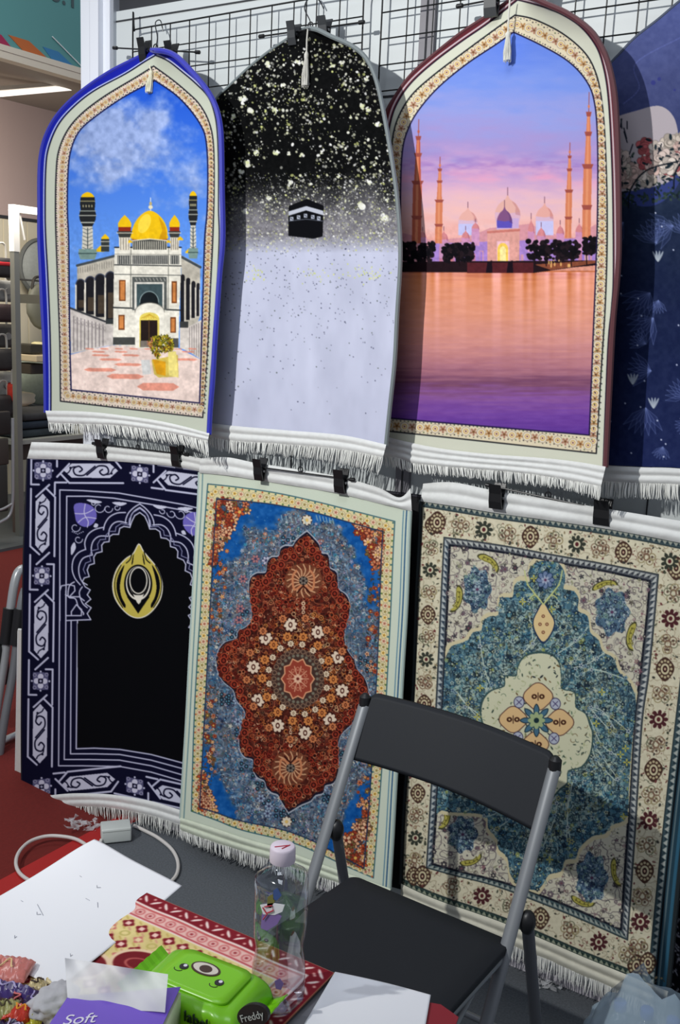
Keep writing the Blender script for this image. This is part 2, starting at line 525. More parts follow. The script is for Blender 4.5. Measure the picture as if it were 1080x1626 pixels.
def frame_mtx(o, ux, uy):
    ux = Vector(ux).normalized(); uz = ux.cross(Vector(uy)).normalized(); uy = uz.cross(ux)
    M = Matrix.Identity(4)
    for i in range(3): M[i][0], M[i][1], M[i][2], M[i][3] = ux[i], uy[i], uz[i], o[i]
    return M
c0 = Wx(100, 0, -5.594); b0 = Wx(117, 16, -5.594)
text_mesh('numerals', '8.1', 0.215, frame_mtx((-5.596, b0.y - 0.085, b0.z + 0.078), (0, 1, 0), (0, 0, 1)), mat('grey_numeral', (72, 92, 96), 0.5), sg)
# strip light under the fascia
sl = thing('strip_light', 'slim white strip light glowing under the soffit behind the teal sign', 'light', tuple(Wx(110, 134, -5.9)))
e0, e1 = Wx(-30, 146, -6.3), Wx(112, 134, -6.3)
mb = MB(); mb.tube([e0, e1], 0.028, 4); mb.build('housing', mat('strip_housing', (225, 220, 210), 0.4), sl)
mb = MB(); mb.tube([e0 + Vector((0.02, 0, -0.025)), e1 + Vector((0.02, 0, -0.025))], 0.02, 8)
gm = mat('strip_glow', (255, 250, 240), 0.5); gm.node_tree.nodes['Principled BSDF'].inputs['Emission Color'].default_value = (1, .95, .88, 1)
gm.node_tree.nodes['Principled BSDF'].inputs['Emission Strength'].default_value = 1.1
mb.build('glowing_tube', gm, sl)
# white goal-post frame with hanging rod, behind
fx = -5.74
fr = thing('display_stand', 'white square tube display stand standing at the left behind the blue-edged rug', 'frame', tuple(Wx(30, 830, fx)))
p1, p2, p3 = Wx(31, 815, fx), Wx(28, 338, fx), None
p2 = Vector((fx, p1.y, p2.z)); p1.z = 0.0
whitem = mat('white_painted_tube', (238, 238, 232), 0.35)
galv = mat('galvanised_tube', (140, 142, 136), 0.4, metal=0.4)
zc = Wx(28, 400, fx).z
MB().box((fx - .025, p1.y - .025, zc), (fx + .025, p1.y + .025, p2.z)).build('upper_post', whitem, fr, False)
MB().box((fx - .022, p1.y - .022, 0), (fx + .022, p1.y + .022, zc)).build('lower_post', galv, fr, False)
MB().box((fx - .025, p1.y - .025, p2.z - .0), (fx + .025, p1.y + 1.2, p2.z + .05)).build('top_rail', whitem, fr, False)
MB().tube([Wx(31, 340, fx), Wx(39, 381, fx)], 0.008, 6).build('diagonal_brace', whitem, fr)
z1 = Wx(50, 475, fx).z
MB().box((fx - .02, p1.y, z1 - .03), (fx + .02, p1.y + 1.2, z1 + .03)).build('cross_rail', mat('olive_grey_rail', (128, 124, 104), 0.5), fr, False)

# stuff seen through the gap on the left
def blob(name, c, r, m, parent=None, seed=0, n=2, lump=0.15):
    bm = bmesh.new(); bmesh.ops.create_icosphere(bm, subdivisions=3, radius=1)
    rg = random.Random(seed)
    ph = [rg.uniform(0, 6) for _ in range(6)]
    for v in bm.verts:
        k = 1 + lump * (math.sin(v.co.x * 3 + ph[0]) * math.sin(v.co.y * 4 + ph[1]) + .5 * math.sin(v.co.z * 7 + ph[2]))
        q = v.co * k
        q = Vector([math.copysign(abs(a) ** (0.75), a) for a in q])
        v.co = Vector(c) + Vector((q.x * r[0], q.y * r[1], q.z * r[2]))
    return obj(name, bm, m, parent, True)
def bag(pxa, pya, pxb, pyb, x, col, label, band=None, disc=None):
    a = Wx(pxa, pya, x); b = Wx(pxb, pyb, x)
    w = abs(b.y - a.y) / 2; h = abs(a.z - b.z) / 2; c = (a + b) / 2
    t = thing('hanging_bag', label, 'bag', (c.x, c.y, min(a.z, b.z)), 'bags hung on the rail at far left')
    bm = bmesh.new(); add_box(bm, (c.x - .06, c.y - w, c.z - h), (c.x + .06, c.y + w, c.z + h), 0.03)
    obj('body', bm, mat('bag_%d_%d_%d' % col, col, 0.6, noise=0.3, scale=14, bump=0.5), t, True)
    if band:
        bm = bmesh.new(); add_box(bm, (c.x - .064, c.y - w * 1.01, c.z + h * .15), (c.x + .064, c.y + w * 1.01, c.z + h * .6), 0.01)
        obj('stripe', bm, mat('stripe_%d_%d_%d' % band, band, 0.5), t, True)
    MB().tube(smooth([(c.x, c.y - w * .4, c.z + h * .9), (c.x, c.y - w * .3, c.z + h + .09), (c.x, c.y + w * .3, c.z + h + .09), (c.x, c.y + w * .4, c.z + h * .9)], 6), 0.008, 6).build('handle', mat('light_handle', (190, 188, 180), .5), t)
    if disc:
        MB().tube([(c.x + .062, c.y, c.z), (c.x + .07, c.y, c.z)], h * .3, 16).build('round_badge', mat('badge_grey', (150, 150, 146), .4), t)
    return t
bag(-14, 408, 20, 442, -5.9, (40, 38, 42), 'dark hanging bag with a red stripe, topmost at the far left', (170, 30, 40))
bag(-14, 444, 19, 480, -6.04, (150, 152, 150), 'silver grey hanging bag with a round badge below the red-striped one', None, True)
bag(-14, 482, 21, 512, -5.9, (58, 44, 46), 'dark maroon hanging bag below the silver grey one')
bag(-14, 514, 21, 552, -6.04, (86, 84, 80), 'brownish grey hanging bag with a round badge', None, True)
bag(-14, 554, 22, 588, -5.9, (52, 50, 50), 'charcoal hanging bag above the white pouch')
bag(-14, 590, 18, 630, -6.04, (190, 192, 182), 'off-white hanging pouch with a round badge at far left', None, True)
bag(-14, 628, 24, 660, -5.9, (48, 46, 46), 'black hanging bag, lowest of the column at far left')
bag(17, 608, 25, 640, -5.85, (215, 50, 35), 'small bright orange-red bag beside the white pouch')
def hat(px, py, x, r, col, label):
    c = Wx(px, py, x)
    t = thing('round_hat', label, 'hat', tuple(c))
    bm = bmesh.new(); bmesh.ops.create_uvsphere(bm, u_segments=28, v_segments=14, radius=r)
    for v in bm.verts: v.co = Vector((v.co.x * .35, v.co.y, v.co.z)) + c
    obj('crown', bm, mat('felt_%d_%d_%d' % col, col, .8, noise=.1), t, True)
    MB().tube([(c.x + math.sin(0) * 0, c.y + math.cos(a) * r * 1.05, c.z + math.sin(a) * r * 1.05) for a in np.linspace(0, 6.28, 33)[:-1]], 0.02, 6, closed_path=True).build('brim', mat('felt_brim', (96, 100, 98), .8), t)
hat(66, 425, -7.0, .22, (140, 146, 144), 'round grey hat shape on the cream wall behind the blue-edged rug')
hat(64, 596, -7.0, .26, (150, 162, 148), 'round pale green hat low on the cream wall')
bg = thing('handbag', 'grey-green handbag with a thin dark handle on the cream wall', 'bag', tuple(Wx(62, 480, -6.7)))
blob('body', Wx(62, 486, -6.7), (.04, .12, .17), mat('khaki_bag', (108, 110, 98), .6), bg, 4)
c = Wx(62, 463, -6.7); MB().tube(smooth([c + Vector((0, -.08, -.05)), c + Vector((0, -.05, .1)), c + Vector((0, .05, .1)), c + Vector((0, .08, -.05))], 6), .012, 6).build('handle', mat('dark_handle', (48, 46, 42), .5), bg)
MB().tube([c + Vector((.02, 0, .085)), c + Vector((-.41, 0, .10))], .008, 8).build('wall_peg', groove_m, bg)
for (xa, ya, xb, yb, col, lab, cat) in ((32, 546, 54, 560, (44, 42, 36), 'small black box on the far shelf by the cream wall', 'box'),
                                   (32, 577, 60, 592, (52, 44, 36), 'dark brown tray under the far shelf', 'tray')):
    a = Wx(xa, ya, -6.5); b = Wx(xb, yb, -6.5)
    bm = bmesh.new(); add_box(bm, (-6.62, a.y, b.z), (-6.38, b.y, a.z), .008)
    tag(obj('shelf_' + cat, bm, mat('dark_%s' % cat, col, .5), None), lab, cat)
a = Wx(30, 562, -6.5); b = Wx(80, 572, -6.5)
bm = bmesh.new(); add_box(bm, (-6.75, a.y, b.z), (-6.3, b.y + .3, a.z), .008); tag(obj('wall_shelf', bm, mat('beige_shelf', (196, 182, 152), .5)), 'beige shelf board on the opposite booth wall', 'shelf')
a = Wx(66, 551, -6.5)
tag(blob('folded_pouch', a, (.07, .10, .04), mat('cream_pouch', (214, 206, 158), .7), None, 3), 'cream folded pouch lying on the far shelf', 'pouch')
a = Wx(42, 642, -6.5)
tag(blob('rolled_towel', a + Vector((-.25, .1, .02)), (.07, .22, .06), mat('cream_towel', (222, 214, 190), .8), None, 5), 'cream rolled cloth above the dark folded clothes', 'cloth')
tag(blob('pink_cushion', Wx(62, 660, -6.62), (.06, .14, .07), mat('pink_cushion', (196, 140, 126), .8), None, 6), 'dusty pink cushion behind the dark folded clothes', 'cushion')
# side table with folded clothes
tb = thing('side_table', 'grey-topped side table holding dark folded clothes behind the navy rug', 'table', tuple(Wx(60, 830, -5.85)))
zt = Wx(60, 697, -5.8).z
a = Wx(24, 697, -5.8); b = a.y + 1.0
MB().box((-6.5, a.y, zt - .03), (-5.8, b, zt)).build('table_top', mat('pale_grey_top', (164, 168, 160), .4), tb, False)
MB().box((-6.46, a.y + .03, zt - .15), (-5.84, b, zt - .031)).build('apron', mat('brown_apron', (70, 62, 54), .6), tb, False)
for x_, y_ in ((-6.45, a.y + .04), (-5.85, a.y + .04), (-6.45, b - .05), (-5.85, b - .05)):
    MB().box((x_ - .02, y_ - .02, 0), (x_ + .02, y_ + .02, zt - .15)).build('leg', mat('taupe_leg', (112, 96, 88), .5), tb, False)
for i, (dz, dy, col, lab) in enumerate(((.04, .32, (52, 62, 68), 'slate folded garment at the bottom of the far pile'), (.1, .34, (40, 52, 66), 'dark blue folded garment in the middle of the far pile'), (.16, .38, (58, 60, 62), 'charcoal folded garment on top of the far pile'))):
    bm = bmesh.new(); add_box(bm, (-6.3, a.y + dy - .24, zt + dz - .034), (-5.87, a.y + dy + .3, zt + dz + .02), .02)
    tag(obj('folded_garment', bm, mat('garment_%d' % i, col, .9, noise=.3, scale=12, bump=.6), None, True), lab, 'clothes', 'folded clothes on the side table')
# ------------------------------------------------------------------ upper arched rugs
def band_motifs(cv, A, B, step, seed, n0=0.0, n1=1.0, side=0.5, r=4.6, pal=0):
    """alternating ring rosettes and small flowers down the middle of a narrow border"""
    A, B = Poly(A), Poly(B)
    L = A.len * (n1 - n0); n = max(2, int(L / step))
    rg = random.Random(seed)
    for i in range(n):
        t = n0 + (n1 - n0) * (i + .5) / n
        a, b = A(t), B(t); p = a * (1 - side) + b * side; w = np.linalg.norm(b - a)
        R = min(r, w * .42)
        dirv = (b - a) / (w + 1e-6); tv = np.array([-dirv[1], dirv[0]])
        if i % 2 == 0:
            cv.ell(p[0], p[1], R, R, (228, 216, 196)); cv.ell(p[0], p[1], R, R, (160, 144, 120), w=0.8)
            cv.ell(p[0], p[1], R * .5, R * .5, ((176, 140, 60) if pal == 0 else (206, 160, 60)), w=1.1); cv.ell(p[0], p[1], R * .2, R * .2, (120, 60, 50))
        else:
            cv.flower(p[0], p[1], R * .95, ((184, 140, 92) if i % 4 == 1 else (172, 124, 104)), (124, 84, 50), 5, 0.3)
        for sgn in (-1, 1):
            q = p + dirv * sgn * w * .36 + tv * step * .5
            cv.ell(q[0], q[1], 1.1, 1.1, (48, 44, 52) if (i + sgn) % 3 else (70, 96, 60))
            q = p + dirv * sgn * w * .40
            cv.ell(q[0], q[1], .8, .8, (60, 52, 66))

def tassel(px, w0, parent, m, length, dy):
    top = Wy(px[0], px[1], dy); mid = Wy(px[2], px[3], dy - .004); bot = Wy(px[4], px[5], dy - .004)
    t = link('tassel', None, None, parent); t.location = (0, 0, 0)
    o = MB().tube([top, top.lerp(mid, .5) + Vector((0, -.002, 0)), mid], .0022, 6).build('tassel', m, parent)
    bpy.data.objects.remove(t)
    mb = MB(); rg = random.Random(5)
    d = (bot - mid)
    mb.tube([mid + d * u for u in (0, .08, .16, .25, .5, .8, 1.0)], [.003, .006, .006, .0045, w0 * .7, w0 * .9, w0], 10)
    for i in range(26):
        an = i * 2.4; r0 = .004; r1 = w0 * (0.55 + .5 * rg.random())
        mb.tube([mid + d * .2 + Vector((math.cos(an) * r0, math.sin(an) * r0, 0)), mid + d * .7 + Vector((math.cos(an) * r1, math.sin(an) * r1, 0)),
                 mid + d * (1.0 + rg.random() * .08) + Vector((math.cos(an) * r1, math.sin(an) * r1, 0))], [.0012, .0012, .0006], 4)
    mb.build('skirt', m, o)
    return o

cream_m = mat('cream_tassel_yarn', (226, 224, 200), .8)

# ======== rug with golden-domed mosque (blue bound edge)
L1 = [(241, 80), (220, 92), (180, 112), (143, 136), (110, 163), (87, 190), (72, 220), (65, 250), (63, 283), (63, 333), (63, 380), (65.5, 435), (68, 491), (71, 547), (72.5, 602), (73, 655)]
R1 = [(241, 80), (263, 82), (283, 92), (310, 120), (330, 145), (343, 170), (350, 200), (352, 233), (353, 300), (354, 380), (349, 435), (345, 491), (341, 547), (338, 602), (334, 650), (332, 690)]
B1 = [(73, 655), (143, 657), (227, 667), (280, 677), (332, 690)]
o1L = [(247, 88), (230, 98), (200, 117), (150, 144), (117, 170), (93, 198), (78, 233), (73, 267), (72, 333), (73, 380), (76, 435), (79.5, 519), (81, 600), (81, 658)]
o1R = [(247, 88), (267, 97), (290, 115), (310, 132), (330, 153), (340, 178), (345, 210), (347, 267), (347, 333), (348, 380), (344, 463), (339, 547), (334, 602), (329, 690)]
o2L = [(244, 105), (217, 122), (167, 152), (130, 180), (107, 207), (93, 240), (89, 277), (88, 333), (89, 380), (92, 463), (95, 547), (96, 637)]
o2R = [(244, 105), (273, 126), (297, 146), (317, 166), (332, 194), (339, 230), (340, 300), (338, 380), (334, 463), (330, 547), (322, 663)]
o3L = [(246, 128), (200, 152), (157, 181), (127, 207), (113, 237), (108, 273), (107, 333), (109, 380), (110, 463), (111, 547), (113, 619)]
o3R = [(246, 128), (277, 149), (300, 172), (319, 199), (327, 222), (330, 267), (329, 333), (325, 380), (322.5, 463), (320, 547), (317, 640)]
def ring_poly(Lp, Rp): return np.concatenate([Poly(Lp).p, Poly(Rp).p[::-1]])
def mosque_one(cv):
    pic = ring_poly(o3L, o3R)
    cv.poly(ring_poly(o1L, o1R), (196, 202, 186))
    cv.line(Poly(o1L).p + [-2.6, -1], 1.6, (200, 208, 235)); cv.line(Poly(o1R).p + [2.4, -1], 2.2, (205, 210, 238))  # whitish highlight painted into the colour along the inside of the blue edge
    cv.line(Poly(o1L).p, 1.8, (20, 22, 40)); cv.line(Poly(o1R).p, 1.8, (20, 22, 40))
    cv.poly(ring_poly(o2L, o2R), (224, 208, 190))
    cv.line(ring_poly(o2L, o2R), 2.0, (24, 24, 34), closed=True)
    band_motifs(cv, o2L, o3L, 7.4, 1); band_motifs(cv, o2R, o3R, 7.0, 2)
    band_motifs(cv, [(96, 637), (200, 648), (322, 663)], [(110, 619), (200, 627), (322, 641)], 9.0, 3)
    # sky with clouds
    m = cv.inside(pic); X, Y = cv.XY()
    n1 = fbm(m.shape, (46 * K / 2, 60 * K / 2), 11, 5); n2 = fbm(m.shape, 18, 12, 4)
    g = np.clip((Y - 130) / 260, 0, 1)[..., None]
    sky = np.array([30, 84, 206]) * (1 - g) + np.array([98, 150, 232]) * g
    cl = np.exp(-(((X - 180) / 90) ** 2 + ((Y - 215) / 62) ** 2)) * .95 + np.exp(-(((X - 245) / 22) ** 2 + ((Y - 200) / 30) ** 2)) * .45 + np.exp(-(((X - 300) / 40) ** 2 + ((Y - 280) / 50) ** 2)) * .5 + np.exp(-(((X - 150) / 60) ** 2 + ((Y - 280) / 40) ** 2)) * .25
    al = np.clip((cl + n1 * .9 + n2 * .25 - .80) * 1.7, 0, .88)[..., None]
    cc = np.array([158, 174, 214]) + (n2[..., None] - .5) * 70
    sky = sky * (1 - al) + cc * al
    cv.a[m] = sky[m]
    z2 = lambda p: Z(3.6, 60, 60, p)
    z3 = lambda p: Z(3.6, 60, 380, p)
    white = (232, 228, 214); dark = (34, 38, 42); gold = (236, 190, 20); gold2 = (200, 140, 10); gold3 = (252, 226, 90); grey = (120, 130, 132)
    # side arcades receding
    cv.poly(z3([(225, 150), (440, 90), (440, 600), (400, 600), (225, 430)]), (186, 180, 166))
    cv.poly(z3([(820, 90), (930, 150), (925, 450), (860, 600), (820, 600)]), (190, 184, 170))
    cv.line(z3([(225, 150), (440, 95)]), 4, (66, 74, 80)); cv.line(z3([(820, 100), (930, 160)]), 4, (66, 74, 80))
    for i in range(16):
        t = i / 15; cv.line(z3([(230 + 205 * t, 165 - 45 * t), (230 + 205 * t, 195 - 40 * t)]), .8, (120, 116, 110))
    for cx, w, y0, y1 in ((245, 24, 228, 410), (300, 26, 212, 430), (357, 28, 198, 445), (415, 26, 185, 470)):
        cv.poly(z3(arch_pts(cx, w, y0, y1)), (28, 28, 34))
        cv.poly(z3([(cx - w * .5, y0 + 120), (cx + w * .8, y0 + 120), (cx + w * .8, y1 - 20), (cx - w * .5, y1 - 20)]), (100, 82, 60), .6)
        cv.line(z3([(cx - w - 3, y0 + 30), (cx - w - 3, y1)]), 2.4, (226, 220, 206)); cv.line(z3([(cx + w - 2, y0 + 60), (cx + w - 2, y1 + 5)]), 1.4, (226, 220, 206))
        cv.line(z3(arch_pts(cx, w + 2, y0, y0 + 70)[1:-1]), 1.6, (60, 66, 84))
    for cx, w, y0, y1 in ((828, 12, 200, 470), (860, 12, 220, 460), (890, 11, 238, 450), (917, 9, 250, 440)):
        cv.poly(z3(arch_pts(cx, w, y0, y1)), (30, 30, 36)); cv.line(z3([(cx + w, y0 + 40), (cx + w, y1)]), 1.6, (222, 216, 204))
    # forecourt walls
    cv.poly(z3([(183, 390), (385, 460), (435, 500), (435, 605), (385, 612), (190, 655)]), (206, 198, 192))
    cv.line(z3([(183, 392), (385, 470)]), 3, (60, 62, 66))
    for i in range(9):
        x = 205 + i * 21; cv.line(z3([(x, 440 + i * 6), (x, 640 - i * 4)]), 1.2, (112, 104, 108)); cv.ell(*z3([(x + 10, 470 + i * 5)])[0], 1.6, 3, (150, 142, 140), w=.8)
    cv.poly(z3([(812, 500), (860, 500), (945, 455), (940, 690), (860, 640), (812, 620)]), (214, 206, 198))
    for i in range(6):
        x = 868 + i * 13; cv.line(z3([(x, 505 - i * 6), (x, 640 + i * 8)]), 1, (130, 120, 120))
    cv.rect(*z3([(388, 455)])[0], *z3([(435, 485)])[0], (52, 56, 58)); cv.rect(*z3([(812, 470)])[0], *z3([(860, 505)])[0], (60, 62, 62))
    # plaza with receding red tiles
    cv.poly(z3([(186, 660), (300, 630), (430, 606), (800, 622), (940, 690), (930, 938), (186, 862)]), (236, 214, 204))
    for r_, (yy, hh) in enumerate(((625, 8), (642, 9), (662, 11), (686, 13), (715, 16), (745, 20), (783, 28), (842, 44))):
        sp = 42 + r_ * 22
        for c_ in range(-9, 10):
            x = 548 + (c_ + (.5 if r_ % 2 else 0)) * sp * 2 - r_ * 8; w = sp * .62
            if 190 < x - w and x + w < 925 and not (600 < x < 800 and 640 < yy < 800):
                cv.poly(z3([(x - w, yy), (x - w * .7, yy - hh / 2), (x + w * .7, yy - hh / 2 + 2), (x + w, yy + 2), (x + w * .7, yy + hh / 2 + 2), (x - w * .7, yy + hh / 2)]), (226, 140, 118), .85)
    # main block
    cv.poly(z3([(440, 50), (820, 50), (820, 160), (810, 400), (805, 625), (430, 605), (435, 200)]), white)
    for x0, x1 in ((455, 530), (540, 745), (757, 808)):
        cv.rect(*z3([(x0, 92)])[0], *z3([(x1, 142)])[0], (70, 74, 74))
        n = int((x1 - x0) / 11)
        for i in range(n): cv.line(z3([(x0 + (i + .5) * (x1 - x0) / n, 95), (x0 + (i + .5) * (x1 - x0) / n, 140)]), 1.0, (206, 200, 190))
    cv.line(z3([(440, 46), (820, 46)]), 2.2, dark); cv.line(z3([(440, 146), (820, 152)]), 1.6, dark); cv.line(z3([(440, 84), (820, 88)]), 1, (140, 138, 130))
    cv.line(z3([(440, 200), (820, 206)]), 1.4, (90, 92, 90)); cv.line(z3([(432, 390), (560, 395)]), 2.2, dark); cv.line(z3([(735, 402), (812, 405)]), 2.2, dark)
    cv.line(z3([(533, 50), (530, 390)]), 1.2, (120, 120, 112)); cv.line(z3([(748, 50), (745, 400)]), 1.2, (120, 120, 112))
    cv.rect(*z3([(540, 215)])[0], *z3([(738, 405)])[0], (88, 92, 90)); cv.rect(*z3([(552, 245)])[0], *z3([(722, 400)])[0], (226, 222, 212)); cv.rect(*z3([(565, 255)])[0], *z3([(712, 398)])[0], (66, 84, 88))
    cv.poly(z3(arch_pts(637, 52, 300, 400)), (24, 30, 34)); cv.line(z3(arch_pts(637, 54, 298, 372)[1:-1]), 1.1, (150, 170, 170))
    for i in range(9): cv.line(z3([(560 + i * 20, 222), (568 + i * 20, 238)]), .9, (190, 186, 176))
    for x0, x1, y0, y1 in ((465, 503, 232, 353), (765, 795, 240, 365), (460, 497, 432, 518), (757, 790, 445, 535)):
        cv.rect(*z3([(x0, y0)])[0], *z3([(x1, y1)])[0], (118, 66, 34)); cv.rect(*z3([(x0 + 7, y0 + 8)])[0], *z3([(x1 - 7, y1 - 8)])[0], (206, 132, 72))
    cv.rect(*z3([(430, 560)])[0], *z3([(556, 603)])[0], (70, 72, 70)); cv.rect(*z3([(735, 565)])[0], *z3([(805, 620)])[0], (80, 80, 78))
    # portal
    cv.poly(z3(arch_pts(640, 82, 365, 622, .55)), (240, 236, 222)); cv.line(z3(arch_pts(640, 84, 363, 622, .55)[1:-1]), 1.1, (130, 126, 116))
    cv.poly(z3(arch_pts(638, 56, 418, 618, .55)), (226, 206, 96)); cv.rect(*z3([(588, 462)])[0], *z3([(684, 580)])[0], (38, 28, 26))
    cv.line(z3([(636, 462), (636, 580)]), 1.4, (90, 66, 40)); cv.rect(*z3([(585, 580)])[0], *z3([(690, 618)])[0], (128, 120, 110))
    for i in range(7): cv.line(z3([(590 + i * 15, 452), (638, 428)]), .8, (190, 150, 40))
    # domes
    dome = [(538, 1150), (534, 1125), (545, 1080), (566, 1040), (600, 1005), (640, 988), (682, 1005), (716, 1040), (738, 1085), (742, 1125), (738, 1150), (640, 1168)]
    cv.poly(z2(smooth(dome, 4, True)), gold); cv.poly(z2([(690, 1020), (725, 1070), (738, 1120), (735, 1150), (690, 1158), (712, 1100)]), gold2, .75)
    cv.ell(*z2([(610, 1062)])[0], 9, 16, gold3, .4, .7)
    cv.poly(z2([(538, 1150), (640, 1160), (742, 1150), (742, 1162), (640, 1175), (538, 1162)]), (150, 60, 20))
    cv.poly(z2([(538, 1162), (640, 1152), (742, 1162), (738, 1212), (542, 1212)]), (60, 62, 60))
    for i in range(17): cv.line(z2([(545 + i * 12, 1164), (545 + i * 12, 1210)]), 1.2, (214, 208, 190))
    cv.line(z2([(538, 1160), (640, 1150), (742, 1160)]), 1.6, (226, 220, 200))
    cv.line(z2([(645, 988), (645, 915)]), 1.2, (236, 236, 226)); cv.ell(*z2([(645, 968)])[0], 3.4, 3, (228, 220, 190)); cv.ell(*z2([(645, 948)])[0], 2.2, 3, (190, 170, 110))
    for cx, w in ((497, 38), (782, 30)):
        cv.poly(z2([(cx - w * .9, 1130), (cx + w * .9, 1130), (cx + w * .8, 1215), (cx - w * .8, 1215)]), (222, 214, 196))
        cv.poly(z2([(cx - w, 1082), (cx - w, 1060), (cx - w * .6, 1035), (cx, 1012), (cx + w * .6, 1035), (cx + w, 1060), (cx + w, 1082)]), gold)
        cv.rect(*z2([(cx - w * .95, 1082)])[0], *z2([(cx + w * .95, 1105)])[0], (140, 44, 26)); cv.poly(z2([(cx - w * 1.15, 1105), (cx + w * 1.15, 1105), (cx + w * .8, 1142), (cx - w * .8, 1142)]), (54, 56, 54))
        cv.line(z2([(cx - w * 1.2, 1116), (cx + w * 1.2, 1116)]), 1.2, (220, 214, 196))
        for i in range(4): cv.line(z2([(cx - w * .6 + i * w * .4, 1146), (cx - w * .6 + i * w * .4, 1210)]), 1, (110, 104, 96))
    for cx, yb, r in ((385, 1142, 22), (358, 1212, 24), (528, 1165, 12), (748, 1165, 12), (815, 1150, 16), (865, 1222, 20)):
        cv.poly(z2([(cx - r, yb + r * .5), (cx - r, yb), (cx, yb - r * 1.0), (cx + r, yb), (cx + r, yb + r * .5)]), gold)
    # minarets
    for cx, w, top, base in ((285, 46, 888, 1265), (888, 25, 882, 1250)):
        def q(u, v): return (cx + u * w, top + v)
        cv.poly(z2([q(-.62, 190), q(.62, 190), q(.72, 330), q(-.72, 330)]), (206, 202, 188))
        cv.poly(z2(smooth([q(-.85, 24), q(-.6, 6), q(0, -6), q(.6, 6), q(.85, 24)], 4)), gold)
        cv.poly(z2([q(-.88, 22), q(.88, 22), q(.95, 60), q(.88, 96), q(1.05, 120), q(1.0, 150), q(.6, 190), q(-.6, 190), q(-1.0, 150), q(-1.05, 120), q(-.88, 96), q(-.95, 60)]), (34, 36, 38))
        cv.line(z2([q(-.9, 46), q(.9, 46)]), 1.1, (180, 170, 120)); cv.line(z2([q(-1.0, 102), q(1.0, 102)]), 1.4, (150, 158, 150))
        cv.line(z2([q(-1.05, 128), q(1.05, 128)]), 1.4, (176, 178, 168)); cv.line(z2([q(-.8, 168), q(.8, 168)]), 1.6, (196, 198, 186))
        for i in range(4): cv.ell(*z2([q(-.55 + i * .36, 74)])[0], 1.1, 2.2, (150, 146, 116))
        for i in range(6):
            cv.line(z2([q(-.6, 200 + i * 22), q(0, 212 + i * 22), q(.6, 200 + i * 22)]), 1.0, (84, 94, 96))
        cv.line(z2([q(0, 200), q(0, 325)]), 1.4, (60, 70, 72))
        cv.poly(z2([q(-1.1, 320), q(1.1, 320), q(1.15, 345), q(.9, 380), q(-.9, 380), q(-1.15, 345)]), (120, 146, 140)); cv.line(z2([q(-1.1, 345), q(1.1, 345)]), 1.4, (50, 70, 70))
    cv.rect(*z2([(362, 1150)])[0], *z2([(408, 1222)])[0], (52, 58, 56)); cv.line(z2([(360, 1165), (410, 1165)]), 1.2, (200, 196, 180)); cv.line(z2([(360, 1190), (410, 1190)]), 1.2, (200, 196, 180))
    # planter
    cv.poly(z3([(650, 690), (800, 660), (805, 785), (690, 790), (665, 770)]), (214, 190, 90)); cv.poly(z3([(655, 685), (730, 700), (730, 780), (680, 770)]), (222, 160, 30))
    cv.poly(z3([(745, 640), (790, 640), (805, 790), (750, 780)]), (236, 220, 130)); cv.poly(z3([(590, 690), (640, 690), (650, 770), (600, 775)]), (206, 206, 204))
    mk = cv.inside(z3([(630, 580), (660, 555), (740, 545), (780, 590), (770, 640), (700, 650), (690, 690), (650, 640)]))
    cv.scatter(mk, 420, [(150, 140, 30), (90, 90, 24), (206, 186, 50), (120, 70, 20), (60, 60, 24)], 9, (1.0, 2.6), 'dl')
    cv.scatter(cv.inside(z3([(625, 590), (650, 560), (660, 620), (630, 615)])), 22, [(214, 130, 110), (180, 110, 90)], 10, (1, 2), 'd')
    cv.grain(cv.inside(pic) * np.clip((Y - 330) / 60, 0, 1), .22, 4, 301); cv.grain(cv.inside(pic) * np.clip((Y - 400) / 30, 0, 1), .22, 16, 302)
    cv.line(pic, 2.2, (22, 24, 70), closed=True)

def arch_pts(cx, w, y0, y1, k=1.0):
    pts = [(cx - w, y1)]
    for i in range(9):
        t = i / 8; pts.append((cx - w * math.cos(t * math.pi / 2), y0 + w * 1.15 * k * (1 - math.sin(t * math.pi / 2))))
    for i in range(9):
        t = 1 - i / 8; pts.append((cx + w * math.cos(t * math.pi / 2), y0 + w * 1.15 * k * (1 - math.sin(t * math.pi / 2))))
    return pts + [(cx + w, y1)]

def wavy(y0, y1, k=0.008, f=2.2, ph=0.0, bow=0.0):
    return lambda a, t: -(y0 + (y1 - y0) * np.asarray(a) ** 1.5 + k * np.sin(f * math.pi * np.asarray(a) + ph) * np.asarray(t) + bow * np.asarray(t) ** 2)

cv = Cv(55, 70, 362, 700, (26, 34, 160)); mosque_one(cv)
t1 = thing('prayer_rug', 'arched prayer rug with blue bound edge showing a golden-domed mosque, upper left', 'rug', tuple(Wy(73, 655, -.07)), 'arched prayer rugs in the upper row')
d1 = wavy(.055, .150, .010, 2.0, 0, .01)
r1 = Rug(L1, R1, B1, None, d1)
r1.face('printed_face', cv, pile, t1, 350, 720)
r1.back(back_m, t1); r1.edge(mat('royal_blue_binding', (30, 38, 170), .6, Sheen_Weight=.3), t1, .0075)
dd = lambda a: d1(a, 1.0) - .004
hem('hem', [(72, 652), (143, 654), (227, 664), (280, 674), (332.5, 688)], [(77, 672), (143, 674), (199, 677), (270, 688), (330, 700)], dd, white_fl, t1, 2, seed=1)
fringe([(77, 670), (143, 672), (199, 675), (270, 686), (330, 698)], [(78, 690), (143, 692), (199, 697), (227, 701), (296, 711), (334, 731)], dd, fringe_m, t1, 190, 1, ragged=.3)
tassel((238, 104, 240, 112, 237, 146), .011, t1, cream_m, .05, float(d1(.5, .08)) - .004)

